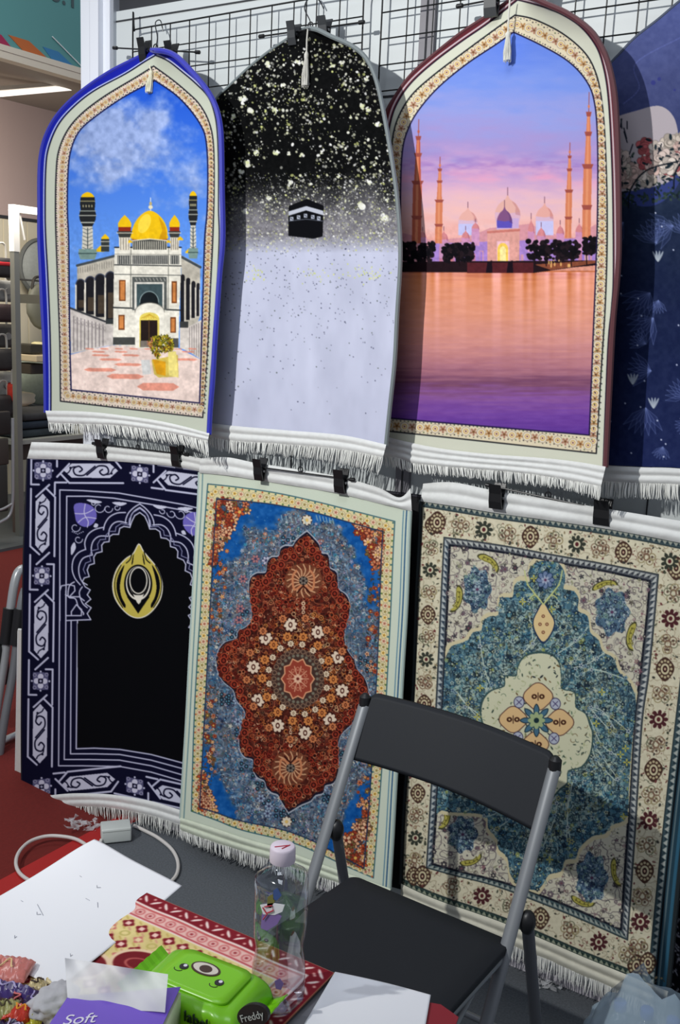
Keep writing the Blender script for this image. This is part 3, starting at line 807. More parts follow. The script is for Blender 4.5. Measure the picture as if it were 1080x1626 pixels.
# ======== black speckled rug with the small cube building
L2 = [(488, 45), (474, 50), (458, 62), (431, 80), (397, 107), (364, 138), (345, 157), (335, 190), (332, 240), (330, 300), (328, 400), (328, 500), (325, 600), (324, 672)]
R2 = [(488, 45), (503, 47), (526, 58), (559, 73), (581, 92), (596, 122), (608, 171), (620, 238), (630, 306), (635, 367), (636, 400), (635, 436), (631, 498), (627, 574), (619, 650), (613, 709)]
B2 = [(324, 672), (370, 679), (452, 686), (544, 694), (613, 709)]
def speckled(cv):
    X, Y = cv.XY(); m = np.ones((cv.h, cv.w), bool)
    n1 = fbm(m.shape, 60, 31, 4); n2 = fbm(m.shape, 10, 32, 3); n3 = fbm(m.shape, (120, 50), 37, 3)
    t = np.clip((Y + (n1 - .5) * 46 - 268) / 100, 0, 1); t = t * t * (3 - 2 * t)
    t2 = np.clip((Y - 372) / 30, 0, 1)
    dark = np.array([8, 9, 10]) + (n2[..., None] - .5) * 14
    grey = np.array([128, 126, 132]) + (n2[..., None] - .5) * 60
    lt = np.array([196, 200, 222]) + (n3[..., None] - .5) * 26
    c = dark * (1 - t[..., None]) + grey * t[..., None]
    c = c * (1 - t2[..., None]) + lt * t2[..., None]
    cv.a[:] = c
    rg = random.Random(3)
    pal = [(228, 228, 214), (216, 218, 190), (240, 240, 236), (190, 190, 160), (200, 206, 130), (160, 160, 150)]
    for i in range(5200):
        y = rg.uniform(60, 400) if rg.random() < .86 else rg.uniform(280, 395)
        x = rg.uniform(326, 636)
        if vn_mask[int(y) % 500, int(x) % 700] < rg.uniform(.22, .58): continue
        r = rg.choice([.5, .6, .7, .9, 1.1, 1.3, 1.8, 2.2]) * (1 if y < 300 else .7)
        cv.ell(x, y, r, r * rg.uniform(.7, 1.4), rg.choice(pal), rg.uniform(0, 3), rg.uniform(.5, 1))
    blobs = [(425, 102, 6), (427, 135, 4), (472, 98, 5), (450, 136, 5), (385, 158, 8), (397, 175, 7), (372, 184, 5), (437, 175, 5), (531, 72, 5), (541, 70, 6), (528, 104, 5), (543, 100, 5), (583, 124, 5), (575, 168, 6), (585, 174, 5), (600, 196, 6), (393, 258, 8), (383, 272, 6), (407, 243, 5), (439, 241, 6), (459, 244, 4), (479, 245, 5), (511, 243, 4), (557, 186, 3), (598, 250, 4), (594, 262, 3), (537, 280, 4), (577, 265, 4), (586, 290, 5), (428, 316, 5), (523, 298, 3), (575, 328, 9), (610, 346, 7), (615, 318, 4), (390, 336, 6), (460, 290, 4)]
    for x, y, r in blobs:
        for k in range(10):
            a = rg.uniform(0, 6.28); q = rg.uniform(0, r * .8)
            cv.ell(x + math.cos(a) * q, y + math.sin(a) * q, r * rg.uniform(.15, .42), r * rg.uniform(.2, .55), rg.choice(pal[:3] + [(214, 220, 170)]), a, .9)
    cv.scatter((Y > 275) & (Y < 392) & (X > 0), 2400, [(220, 220, 220), (90, 90, 96), (60, 58, 60), (236, 236, 230), (196, 200, 120), (150, 150, 160)], 4, (.5, 1.3), 'dl', .7)
    for i in range(430):
        y = 395 + abs(rg.gauss(0, 1)) * 105; x = rg.uniform(330, 634)
        if y > 690: continue
        cv.ell(x, y, rg.uniform(.5, 1.1), rg.uniform(.5, 1.2), rg.choice([(70, 72, 96), (40, 42, 66), (120, 122, 140), (60, 70, 60)]), 0, .85)
    for i in range(90):
        x = rg.gauss(*rg.choice([(565, 22), (405, 7), (590, 12), (500, 20)])); y = rg.gauss(435, 8)
        cv.ell(x, y, 1, 1.2, rg.choice([(206, 218, 90), (190, 200, 120), (226, 226, 150)]), 0, .8)
    zk = lambda p: Z(3.27, 330, 0, p)
    blk = (10, 11, 16)
    cv.poly(zk([(420, 1070), (515, 1032), (602, 1068), (597, 1228), (550, 1240), (418, 1225)]), blk)
    cv.poly(zk([(420, 1098), (512, 1070), (600, 1095), (600, 1118), (510, 1092), (420, 1120)]), (188, 192, 204))
    for x, y in ((436, 1136), (472, 1128), (508, 1120), (545, 1126), (577, 1134)):
        cv.rect(*zk([(x - 9, y - 10)])[0], *zk([(x + 9, y + 10)])[0], (170, 176, 190)); cv.line(zk([(x - 5, y - 4), (x + 5, y + 4)]), .8, blk)
    cv.line(zk([(422, 1148), (510, 1138), (598, 1148)]), .8, (120, 126, 140))
vn_mask = fbm((500, 700), 40, 77, 3)
cv = Cv(318, 38, 642, 716); speckled(cv)
t2 = thing('prayer_rug', 'arched prayer rug speckled black fading to pale lilac with a small black cube building', 'rug', tuple(Wy(340, 672, -.07)), 'arched prayer rugs in the upper row')
d2 = wavy(.045, .150, .012, 2.0, 1.0, .01)
r2 = Rug(L2, R2, B2, None, d2)
r2.face('printed_face', cv, pile, t2, 370, 780)
r2.back(back_m, t2); r2.edge(mat('grey_green_binding', (112, 122, 124), .6, Sheen_Weight=.3), t2, .0055)
dd2 = lambda a: d2(a, 1.0) - .004
hem('hem', [(324, 670), (370, 676), (452, 683), (544, 691), (613.5, 706)], [(322, 690), (366, 700), (452, 706), (540, 714), (608, 727)], dd2, white_fl, t2, 2, seed=2)
fringe([(322, 689), (366, 698), (452, 704), (540, 712), (608, 725)], [(322, 708), (367, 721), (452, 727), (529, 739), (560, 746), (601, 754)], dd2, fringe_m, t2, 190, 2, ragged=.25)
tassel((489, 46, 487, 82, 485, 136), .010, t2, mat('grey_tassel_yarn', (206, 204, 196), .8), .05, float(d2(.5, .08)) - .006)

# ======== rug with white-domed mosque at sunset
L3 = [(832, -12), (809, 2), (773, 27), (733, 53), (689, 88), (653, 120), (627, 156), (613, 182), (606, 215), (603, 260), (602, 330), (602, 400), (602, 500), (602, 600), (604, 692)]
R3 = [(832, -12), (858, 2), (902, 22), (938, 49), (956, 76), (967, 104), (976, 147), (980, 200), (982, 267), (983, 333), (983, 400), (980, 450), (974, 513), (968, 624), (962, 742)]
B3 = [(604, 692), (640, 702), (700, 714), (778, 723), (860, 729), (915, 735), (962, 743)]
p1L = [(822, 0), (778, 35), (733, 66), (689, 99), (653, 132), (631, 164), (620, 196), (614, 240), (612, 300), (611, 400), (610, 500), (611, 722)]
p1R = [(822, 0), (849, 7), (884, 19), (920, 41), (945, 71), (957, 102), (965, 147), (970, 222), (973, 311), (974, 435), (971, 490), (965, 558), (957, 765)]
p2L = [(818, 24), (787, 46), (742, 79), (689, 119), (653, 152), (631, 190), (622, 231), (619, 284), (617, 400), (616, 500), (614, 600), (612, 684)]
p2R = [(818, 24), (849, 31), (893, 53), (929, 84), (947, 118), (956, 162), (961, 222), (964, 311), (964, 400), (961, 491), (954, 602), (947, 720)]
p3L = [(815.5, 51), (787, 71), (742, 101), (698, 137), (667, 172), (649, 203), (639, 240), (636, 311), (635, 435), (630, 530), (624, 600), (619, 664)]
p3R = [(815.5, 51), (858, 71), (902, 97), (931, 128), (944, 162), (949, 222), (949, 333), (946, 435), (942, 535), (936, 691)]
def mosque_two(cv):
    X, Y = cv.XY()
    cv.poly(ring_poly(p1L, p1R), (212, 214, 196))
    for pp in (p1L, p1R):
        cv.line(Poly(pp).p + ([-3.4, -2] if pp is p1L else [3.4, -2]), 2.4, (206, 190, 196)); cv.line(Poly(pp).p, 1.9, (34, 26, 44))
    cv.poly(ring_poly(p2L, p2R), (226, 214, 184)); cv.line(ring_poly(p2L, p2R), 2.2, (24, 26, 34), closed=True)
    band_motifs(cv, p2L, p3L, 11, 1, r=6.5, pal=1); band_motifs(cv, p2R, p3R, 10, 2, r=6.5, pal=1)
    band_motifs(cv, [(612, 686), (700, 692), (778, 699), (860, 706), (940, 721)], [(612, 664), (689, 670), (822, 681), (940, 695)], 12, 3, r=7, pal=1)
    pic = ring_poly(p3L, p3R); m = cv.inside(pic)
    n1 = fbm(m.shape, (26, 90), 41, 4); n2 = fbm(m.shape, (10, 40), 42, 3); n3 = fbm(m.shape, (6, 120), 43, 3)
    yy = Y + (n1 - .5) * 60
    stops = [(50, (96, 130, 226)), (130, (124, 150, 228)), (180, (150, 158, 222)), (235, (168, 150, 208)), (270, (196, 160, 206)), (310, (226, 184, 200)), (345, (240, 190, 186)), (385, (238, 170, 160)), (420, (220, 150, 130))]
    ys = [s[0] for s in stops]
    sky = np.stack([np.interp(yy, ys, [s[1][k] for s in stops]) for k in range(3)], -1)
    pk = (np.exp(-(((Y - 262) / 14) ** 2)) * np.clip(n2 * 2.4 - .8, 0, 1))[..., None]
    sky = sky * (1 - pk * .55) + np.array([150, 112, 190]) * pk * .55
    pk = (np.exp(-(((Y - 285) / 16) ** 2)) * np.clip(n1 * 2.6 - 1, 0, 1))[..., None]; sky = sky * (1 - pk * .5) + np.array([240, 150, 190]) * pk * .5
    st = [(425, (196, 112, 84)), (445, (222, 140, 100)), (500, (226, 152, 126)), (545, (212, 144, 136)), (585, (176, 116, 130)), (610, (124, 76, 106)), (630, (138, 88, 156)), (660, (116, 70, 160)), (690, (96, 56, 150))]
    ys = [s[0] for s in st]; y2 = Y + (n3 - .5) * 26
    wat = np.stack([np.interp(y2, ys, [s[1][k] for s in st]) for k in range(3)], -1)
    vs = vnoise((1, cv.w), (1, 7 * K), 5)[0][None, :] * np.exp(-(Y - 432) / 45.) * (Y > 432)
    wat = wat + (vs[..., None] - .25 * np.exp(-(Y - 432) / 45.)[..., None] * 1.0) * np.array([60, 70, 110])
    wat = wat + (n2[..., None] - .5) * 16
    full = np.where((Y > 430)[..., None], wat, sky)
    cv.a[m] = full[m]
    z6 = lambda p: Z(2.25, 600, 0, p)
    # rear building band
    cv.poly(z6([(82, 830), (82, 950), (780, 950), (780, 800), (700, 850), (640, 840), (540, 800), (400, 815), (330, 845), (200, 860)]), (214, 150, 160))
    cv.poly(z6([(190, 870), (780, 850), (780, 945), (190, 945)]), (168, 132, 206))
    rg = random.Random(8)
    for i in range(46):
        x = rg.uniform(200, 770); h = rg.uniform(20, 60); cv.rect(*z6([(x, 930 - h)])[0], *z6([(x + rg.uniform(6, 16), 935)])[0], rg.choice([(196, 150, 214), (230, 160, 150), (150, 120, 220), (246, 190, 150), (210, 120, 120)]), .6)
    # domes
    def onion(cx, base, w, h, c1, c2, c3=(120, 130, 230)):
        pts = [(cx - w * .92, base), (cx - w, base - h * .25), (cx - w * .92, base - h * .5), (cx - w * .62, base - h * .76), (cx - w * .18, base - h * .94), (cx, base - h * 1.12), (cx + w * .18, base - h * .94), (cx + w * .62, base - h * .76), (cx + w * .92, base - h * .5), (cx + w, base - h * .25), (cx + w * .92, base)]
        P = smooth(z6(pts), 4); cv.poly(P, c1)
        cv.poly(z6([(cx - w * .92, base), (cx - w, base - h * .25), (cx - w * .96, base - h * .4), (cx, base - h * .34), (cx + w * .96, base - h * .4), (cx + w, base - h * .25), (cx + w * .92, base)]), c3, .6)
        cv.poly(z6([(cx + w * .3, base - h * .86), (cx + w * .62, base - h * .76), (cx + w * .95, base - h * .45), (cx + w, base - h * .25), (cx + w * .6, base - h * .3), (cx + w * .62, base - h * .6)]), c2, .55)
        cv.line(z6([(cx, base - h * 1.1), (cx, base - h * 1.42)]), 1.1, (120, 80, 100))
    onion(464, 792, 46, 86, (228, 176, 166), (190, 128, 130), (214, 180, 220))
    cv.rect(*z6([(424, 780)])[0], *z6([(504, 830)])[0], (200, 170, 214))
    onion(322, 810, 34, 62, (232, 176, 166), (196, 130, 130), (206, 190, 236)); cv.rect(*z6([(288, 800)])[0], *z6([(356, 840)])[0], (196, 196, 240))
    onion(596, 800, 32, 68, (230, 170, 160), (196, 124, 124), (206, 190, 236)); cv.rect(*z6([(565, 790)])[0], *z6([(628, 840)])[0], (200, 198, 240))
    onion(453, 815, 28, 70, (130, 84, 130), (96, 60, 110), (70, 80, 220))
    for cx, b, w, h in ((314, 865, 15, 40), (349, 828, 14, 32), (236, 872, 16, 44), (548, 850, 12, 62), (584, 860, 16, 46), (652, 850, 14, 44), (720, 846, 14, 46), (160, 860, 14, 34)):
        onion(cx, b, w, h, (214, 136, 140), (170, 96, 116), (200, 150, 210)); cv.rect(*z6([(cx - w, b)])[0], *z6([(cx + w, b + 50)])[0], (206, 150, 190))
    # gate
    cv.poly(z6([(392, 822), (506, 815), (506, 935), (392, 935)]), (222, 160, 150)); cv.poly(z6([(425, 862), (470, 862), (470, 938), (425, 938)]), (240, 190, 200))
    cv.poly(z6(arch_pts(447, 19, 868, 938)), (250, 206, 90)); cv.poly(z6(arch_pts(447, 11, 880, 938)), (255, 236, 160)); cv.poly(z6([(390, 826), (508, 818), (508, 826), (390, 834)]), (200, 120, 110))
    # minarets
    for cx, w, top, base in ((143, 17, 440, 870), (222, 13, 570, 870), (685, 12, 520, 850), (750, 16, 345, 850)):
        H = base - top
        def q(u, v): return (cx + u * w + (top + v * H - 600) * -.02, top + v * H)
        c1 = (214, 128, 92) if cx != 143 else (190, 96, 74); c2 = (236, 160, 118); c3 = (160, 80, 70)
        cv.poly(z6([q(-.35, .13), q(.35, .13), q(.5, .26), q(.75, .5), q(.95, .52), q(.95, 1), q(-.95, 1), q(-.95, .52), q(-.75, .5), q(-.5, .26)]), c1)
        cv.poly(z6([q(-.2, .13), q(.1, .13), q(.2, .5), q(.3, 1), q(-.3, 1), q(-.3, .5)]), c2, .6)
        for v, u in ((.12, .62), (.26, .85), (.49, 1.3), (.78, 1.2)):
            cv.poly(z6([q(-u, v - .012), q(u, v - .012), q(u * .7, v + .02), q(-u * .7, v + .02)]), c3)
        cv.line(z6([q(0, -.03), q(0, .13)]), 1.2, c3); cv.ell(*z6([q(0, .07)])[0], 1.8, 2.6, c1)
    # trees and bank
    cv.poly(z6([(84, 935), (780, 930), (780, 948), (700, 955), (560, 975), (84, 972)]), (34, 20, 26))
    cv.poly(z6([(320, 938), (556, 938), (556, 975), (320, 975)]), (84, 34, 40)); cv.poly(z6([(560, 945), (780, 930), (780, 940), (620, 965)]), (200, 110, 70), .6)
    for cx in (402, 476): cv.poly(z6([(cx - 10, 935), (cx + 6, 930), (cx + 8, 975), (cx - 16, 975)]), (26, 16, 26))
    for i in range(16): cv.ell(*z6([(rg.uniform(590, 700), rg.uniform(880, 950))])[0], 1.4, 3.2, (250, 200, 120), 0, .7)
    tr = np.concatenate
    for (x0, x1, y0, y1, n) in ((84, 200, 868, 935, 120), (236, 342, 872, 935, 130), (535, 722, 862, 925, 200), (735, 780, 850, 905, 60)):
        for i in range(n):
            x = rg.uniform(x0, x1); y = rg.uniform(y0, y1); cv.ell(*z6([(x, y)])[0], rg.uniform(2, 5), rg.uniform(2, 4.5), rg.choice([(20, 16, 22), (34, 24, 30), (14, 12, 18)]))
    for x in (560, 600, 690, 745, 290): cv.line(z6([(x, 900), (x + 2, 950)]), 1.6, (24, 14, 18))
    cv.grain(m * np.clip((Y - 350) / 40, 0, 1) * (Y < 432), .24, 4, 303)
    cv.line(pic, 2.2, (30, 24, 60), closed=True)
cv = Cv(596, -18, 990, 752, (96, 40, 48)); mosque_two(cv)
t3 = thing('prayer_rug', 'large arched prayer rug with maroon edge showing a domed mosque at sunset over water', 'rug', tuple(Wy(620, 690, -.07)), 'arched prayer rugs in the upper row')
d3 = wavy(.045, .165, .012, 2.0, .6, .01)
r3 = Rug(L3, R3, B3, None, d3)
r3.face('printed_face', cv, pile, t3, 440, 880)
r3.back(back_m, t3); r3.edge(mat('maroon_binding', (88, 34, 42), .6, Sheen_Weight=.3), t3, .006)
dd3 = lambda a: d3(a, 1.0) - .004
hem('hem', [(603, 690), (640, 700), (700, 712), (778, 721), (860, 727), (915, 733), (962, 741)], [(602, 722), (640, 730), (662, 737), (740, 744), (822, 751), (900, 762), (954, 774)], dd3, white_fl, t3, 3, seed=3, wav=.006)
fringe([(602, 720), (640, 728), (662, 735), (740, 742), (822, 749), (900, 760), (954, 772)], [(604, 742), (640, 748), (667, 754), (740, 761), (822, 770), (900, 780), (951, 796)], dd3, fringe_m, t3, 230, 3, ragged=.25)
tassel((810, -2, 807, 50, 806, 96), .009, t3, mat('white_tassel_yarn', (224, 224, 214), .8), .05, float(d3(.5, .08)) - .006)

# ======== blue floral rug at the right edge
L4 = [(1140, -44), (1080, 3), (1047, 31), (1010, 60), (986, 85), (969, 104), (962, 130), (958, 180), (956, 260), (955, 400), (953, 550), (950, 738)]
R4 = [(1140, -44), (1180, -20), (1230, 20), (1262, 60), (1280, 120), (1290, 200), (1294, 330), (1292, 500), (1288, 650), (1284, 775)]
B4 = [(950, 738), (1020, 741), (1080, 743), (1180, 755), (1284, 775)]
def rose(cv, x, y, R, c, rg):
    d = tuple(v * .55 for v in c); e = tuple(v * .82 for v in c)
    for k in range(6):
        an = k * 1.05 + rg.uniform(0, .4); px_, py_ = x + math.cos(an) * R * .55, y + math.sin(an) * R * .5
        cv.ell(px_, py_, R * .55, R * .46, d, an); cv.ell(px_, py_, R * .5, R * .41, c if k % 2 else e, an)
    for q in (.62, .42, .24):
        cv.ell(x + rg.uniform(-1, 1), y + rg.uniform(-1, 1), R * q, R * q * .85, d, 0, .8); cv.ell(x, y, R * q * .88, R * q * .72, c if q != .42 else e)
def floral_blue(cv):
    X, Y = cv.XY(); sh = (cv.h, cv.w)
    n1 = fbm(sh, 50, 51, 4); n2 = fbm(sh, 14, 52, 3)
    st = [(0, (84, 94, 150)), (120, (76, 84, 132)), (210, (62, 70, 114)), (330, (34, 46, 70)), (480, (28, 38, 72)), (740, (32, 42, 86))]
    yy = Y + (n1 - .5) * 60
    cv.a[:] = np.stack([np.interp(yy, [s[0] for s in st], [s[1][k] for s in st]) for k in range(3)], -1) + (n2[..., None] - .5) * 16
    rg = random.Random(5)
    cv.ell(1025, 250, 62, 78, (58, 70, 134), 0, .9); cv.poly(smooth([(950, 210), (975, 188), (1010, 176), (1045, 168), (1066, 180), (1076, 205), (1078, 250), (1060, 290), (950, 300)], 4, True), (186, 176, 182))
    cv.scatter((Y > 250 - (X - 960) * .1) & (Y < 330 - (X - 960) * .1) & (X > 0), 900, [(30, 46, 50), (44, 60, 62), (60, 76, 70), (24, 34, 44)], 6, (2, 4.5), 'dl')
    for i in range(16): cv.ell(rg.uniform(1030, 1290), rg.uniform(115, 150), rg.uniform(1.5, 4), None, (52, 56, 132), 0, .7)
    cv.line(smooth([(1080, 60), (1010, 100), (1015, 140), (990, 165)], 8), 2, (110, 120, 190), .35)
    for i in range(84):
        x = rg.uniform(960, 1290); y = 276 - (x - 960) * .28 * (1 if x < 1110 else 0) - (42 if x >= 1110 else 0) + rg.uniform(-26, 28)
        c = rg.choice([(226, 206, 196), (236, 222, 210), (222, 190, 180), (196, 100, 104), (214, 200, 186)])
        R = rg.uniform(7, 13)
        rose(cv, x, y, R * 1.15, c, rg)
        for k in range(2): cv.ell(x + rg.uniform(-R, R), y + rg.uniform(-R, R), R * .4, R * .18, (30, 44, 52), rg.uniform(0, 3))
    for i in range(26):
        x = rg.uniform(960, 1290); y = 262 - max(0, 1110 - x) * 0 - (x - 960) * .2 + rg.uniform(-60, 10)
        cv.line([(x, y), (x + rg.uniform(-6, 6), y - rg.uniform(8, 18))], 1.8, (26, 32, 46))
    for x0, y0 in ((1048, 300), (1120, 270)):
        cv.line(smooth([(x0 - 50, y0 + 30), (x0 - 46, y0), (x0 - 20, y0 - 30), (x0 + 30, y0 - 44)], 8), 2.4, (22, 30, 40))
    for i in range(40):
        x = rg.uniform(970, 1290); y = rg.uniform(345, 720); ang = rg.uniform(1.6, 4.6); s_ = rg.uniform(18, 48)
        for k in range(7):
            an = ang + (k - 3) * .26
            px_, py_ = x + math.cos(an) * s_, y + math.sin(an) * s_
            nx_, ny_ = -math.sin(an) * s_ * .12, math.cos(an) * s_ * .12
            mid = ((x + px_) / 2, (y + py_) / 2)
            cv.line([(x, y), (mid[0] + nx_, mid[1] + ny_), (px_, py_), (mid[0] - nx_, mid[1] - ny_), (x, y)], .8, (126, 142, 196), .5)
            cv.poly([(x, y), (mid[0] + nx_, mid[1] + ny_), (px_, py_), (mid[0] - nx_, mid[1] - ny_)], (84, 98, 160), .16)
    for i in range(60): cv.ell(rg.uniform(960, 1290), rg.uniform(335, 730), 1.3, 1.3, (206, 214, 240))
    for x, y in ((1005, 610), (1045, 415), (1038, 648)):
        for k in range(4):
            cv.ell(x + (k - 1.5) * 3, y - 8, 1.6, 9, (190, 200, 210), (k - 1.5) * .3, .8)
cv = Cv(944, -50, 1300, 782, (40, 50, 100)); floral_blue(cv)
t4 = thing('prayer_rug', 'dark blue arched prayer rug with a band of pale roses at the right border', 'rug', tuple(Wy(960, 740, -.07)), 'arched prayer rugs in the upper row')
d4 = wavy(.048, .12, .008, 2.0, .6, .01)
r4 = Rug(L4, R4, B4, None, d4)
r4.face('printed_face', cv, pile, t4, 300, 760)
r4.back(back_m, t4); r4.edge(mat('slate_binding', (62, 72, 96), .6, Sheen_Weight=.3), t4, .005)
dd4 = lambda a: d4(a, 1.0) - .004
hem('hem', [(950, 739), (1020, 742), (1080, 744), (1180, 756), (1284, 776)], [(950, 764), (1020, 768), (1080, 770), (1180, 784), (1284, 802)], dd4, white_fl, t4, 2, seed=4)
fringe([(950, 763), (1020, 766), (1080, 768), (1180, 782), (1284, 800)], [(948, 792), (1020, 793), (1080, 797), (1180, 808), (1284, 826)], dd4, fringe_m, t4, 180, 4, ragged=.12)
# ------------------------------------------------------------------ lower rectangular rugs
# ======== navy and white rug with gold emblem
Lb = [(44.5, 727), (43, 760), (41, 820), (38.5, 869), (37, 950), (36, 1020), (35, 1126), (35, 1200), (35.5, 1269)]
Rb = [(380, 764), (379, 830), (376, 950), (374, 1100), (372, 1200), (371, 1312)]
Tb = [(44.5, 727), (109, 729), (150, 730), (189, 732), (240, 736), (290, 742), (335, 752), (380, 764)]
Bb = [(35.5, 1269), (70, 1264), (110, 1260), (150, 1260), (189, 1263), (240, 1272), (283, 1285), (330, 1300), (371, 1312)]
LAV = (196, 198, 222)
def navy_rug(cv):
    z1 = lambda p: Z(3.176, 0, 680, p)
    z2 = lambda p: Z(3.1765, 0, 1000, p)
    X, Y = cv.XY()
    NAV = (12, 13, 40)
    cv.a[:] = NAV
    k = 1 / 3.176
    def band(c0, e1, e2, n, per, first_corner=True):
        """c0 first rosette centre; e1 along, e2 towards the middle of the rug (unit pixel vectors)"""
        c0 = np.array(c0, float)
        for i in range(n):
            c = c0(i) if callable(c0) else c0 + np.array(e1) * per * i
            f = lambda l, w, c=c: tuple(c + np.array(e1) * l * k + np.array(e2) * w * k)
            F = lambda pts: [f(l, w) for l, w in pts]
            # rosette
            cv.poly(F([(-44, -38), (44, -38), (44, 38), (-44, 38)]), (90, 90, 124))
            for a_, b_ in ((1, 0), (-1, 0), (0, 1), (0, -1)):
                p = f(a_ * 23, b_ * 20); q = f(a_ * 48, b_ * 44)
                cv.ell(p[0], p[1], 4.6, 4.6, (206, 206, 226)); cv.ell(q[0], q[1], 1.6, 1.6, LAV)
                p = f(a_ * 33 + b_ * 30, b_ * 30 - a_ * 30); cv.ell(p[0], p[1], 2.4, 2.4, (168, 166, 190), w=1)
            cv.poly(F([(-13, -12), (13, -12), (13, 12), (-13, 12)]), NAV); p = f(0, 0); cv.ell(p[0], p[1], 2, 2, (170, 170, 196))
            s = per / k / 530.
            W_ = 3.0
            if i or not first_corner: cv.line(F([(-105, -60), (70, -60), (70, -20)]), W_, LAV)
            else: cv.line(F([(-62, -60), (70, -60), (70, -20)]), W_, LAV)
            cv.line(F([(-60, 25), (-60, 60), (118, 60)] if i else [(60, 60), (118, 60)]), W_, LAV)
            cv.line(F([(70, 32), (132, -34)]), W_, LAV)
            if i: cv.line(F([(-118, 36), (-58, -28)]), W_, LAV)
            cv.line(F([(92, -60), (92 + 290 * s, -60), (92 + 330 * s, -14)]), W_, LAV)
            cv.line(F([(90, 18), (132, 62), (140 + 290 * s, 62)]), W_, LAV)
            # cartouche
            m = 265 * s; h = 150 * s
            cv.poly(F([(m - h, 0), (m - h + 40, -36), (m + h - 40, -36), (m + h, 0), (m + h - 40, 36), (m - h + 40, 36)]), (202, 204, 224))
            for sg in (-1, 1):
                cv.line(smooth(F([(m - sg * 20, sg * 22), (m + sg * 12, -sg * 4), (m + sg * 40, -sg * 24), (m + sg * 78, -sg * 20), (m + sg * 88, sg * 8), (m + sg * 62, sg * 22), (m + sg * 44, sg * 6), (m + sg * 58, -sg * 6)]), 5), 2.3, NAV)
                cv.line(smooth(F([(m + sg * 70, sg * 20), (m + sg * 96, sg * 16), (m + sg * 112, -sg * 8), (m + sg * 126, -sg * 16)]), 5), 1.8, NAV)
                p = f(m + sg * 104, sg * 14); cv.ell(p[0], p[1], 1.8, 1.8, NAV)
    band((68.5, 747.5), (-.012, 1), (1, .02), 3, 167)
    # top band follows the curve
    def top(x): return float(np.interp(x, [60, 140, 222, 300, 380], [747, 748, 753, 764, 781]))
    def bot(x): return float(np.interp(x, [60, 120, 200, 280, 371], [1250, 1243, 1245, 1263, 1290]))
    for x in (68.5, 222, 372):
        sl_ = (top(x + 60) - top(x - 5)) / 65
        if x == 68.5: sl_ = .004
        u = np.array([1, sl_]); u /= np.linalg.norm(u)
        band((x, top(x)), tuple(u), (0, 1), 1, 152, x < 100)
    for x in (66, 214, 360):
        sl_ = (bot(x + 60) - bot(x - 5)) / 65
        u = np.array([1, sl_]); u /= np.linalg.norm(u)
        band((x, bot(x)), tuple(u), (0, -1), 1, 150, x < 100)
    def MIR(pts): return [(2 * 222 - x, y + (222 - x) * 2 * .08) for x, y in pts]
    for pts in ([(95, 778), (95, 930), (94, 1060), (93, 1216), (130, 1216), (190, 1217), (240, 1226), (288, 1240), (350, 1262)],
                [(106, 788), (105, 925), (104, 1060), (102, 1206), (140, 1206), (190, 1207), (240, 1216), (288, 1230), (345, 1248)],
                [(113, 985), (112, 1197), (150, 1197), (190, 1198), (240, 1207), (288, 1220), (340, 1236)],
                [(123, 985), (121, 1189), (150, 1188), (190, 1190), (240, 1198), (288, 1211), (330, 1224)],
                [(95, 778), (130, 779), (189, 783), (240, 792), (290, 801), (345, 814)], [(106, 788), (140, 788), (180, 791), (240, 801), (290, 810), (340, 822)]):
        cv.line(pts, 2.0, LAV)
    for x in (352, 342): cv.line([(x, 815), (x - 4, 1255)], 2, LAV)
    # black field below the arch
    cv.poly([(124, 985), (330, 1000), (330, 1222), (288, 1209), (240, 1197), (190, 1188), (150, 1186), (123, 1187)], (5, 6, 10))
    # arch
    lobes = [(705, 382), (678, 398), (650, 425), (636, 455), (633, 478)]
    outer = [lobes, [(633, 425), (590, 428), (552, 448), (530, 480), (522, 512)], [(520, 500), (480, 510), (445, 535), (428, 575), (432, 612)],
             [(428, 612), (395, 628), (370, 662), (364, 712), (378, 756), (405, 790)], [(375, 775), (350, 795), (345, 850), (380, 860), (395, 900), (420, 930), (420, 940)]]
    mid_ = [[(705, 400), (680, 416), (662, 440), (655, 475), (655, 490)], [(640, 478), (600, 470), (570, 482), (552, 510), (548, 540)], [(545, 545), (500, 545), (470, 570), (460, 610), (466, 640)],
            [(462, 640), (420, 655), (400, 690), (398, 730), (412, 770), (440, 790)], [(415, 800), (400, 830), (415, 880), (440, 905)]]
    inner = [(705, 425), (680, 440), (665, 470), (655, 500), (625, 495), (604, 505), (598, 535), (570, 535), (553, 545), (550, 572), (525, 575), (513, 590), (515, 622), (485, 630), (473, 650), (476, 682), (450, 690), (440, 715), (450, 748), (425, 755), (415, 775), (430, 800), (455, 815), (440, 840), (458, 862), (430, 885), (460, 905), (440, 935), (458, 965)]
    inner2 = [(705, 405), (672, 425), (652, 458), (648, 488), (612, 480), (585, 498), (582, 520), (552, 520), (532, 542), (533, 560), (505, 562), (492, 585), (495, 610), (462, 618), (452, 645), (458, 670), (432, 680), (420, 712), (430, 735)]
    field = z1([(705, 425)] + inner[1:])
    cv.poly(list(field) + [(144, 990), (123, 990), (123, 1060), (300, 1060), (300, 990)] + MIR(field)[::-1], (5, 6, 10))
    for grp in (outer, mid_):
        for L_ in grp:
            P = smooth(z1(L_), 4); cv.line(P, 1.9, LAV); cv.line(MIR(P), 1.9, LAV)
    P = z1(inner); cv.line(P, 1.8, LAV); cv.line(MIR(P), 1.8, LAV)
    P = z1(inner2); cv.line(P, 1.2, (150, 152, 186)); cv.line(MIR(P), 1.2, (150, 152, 186))
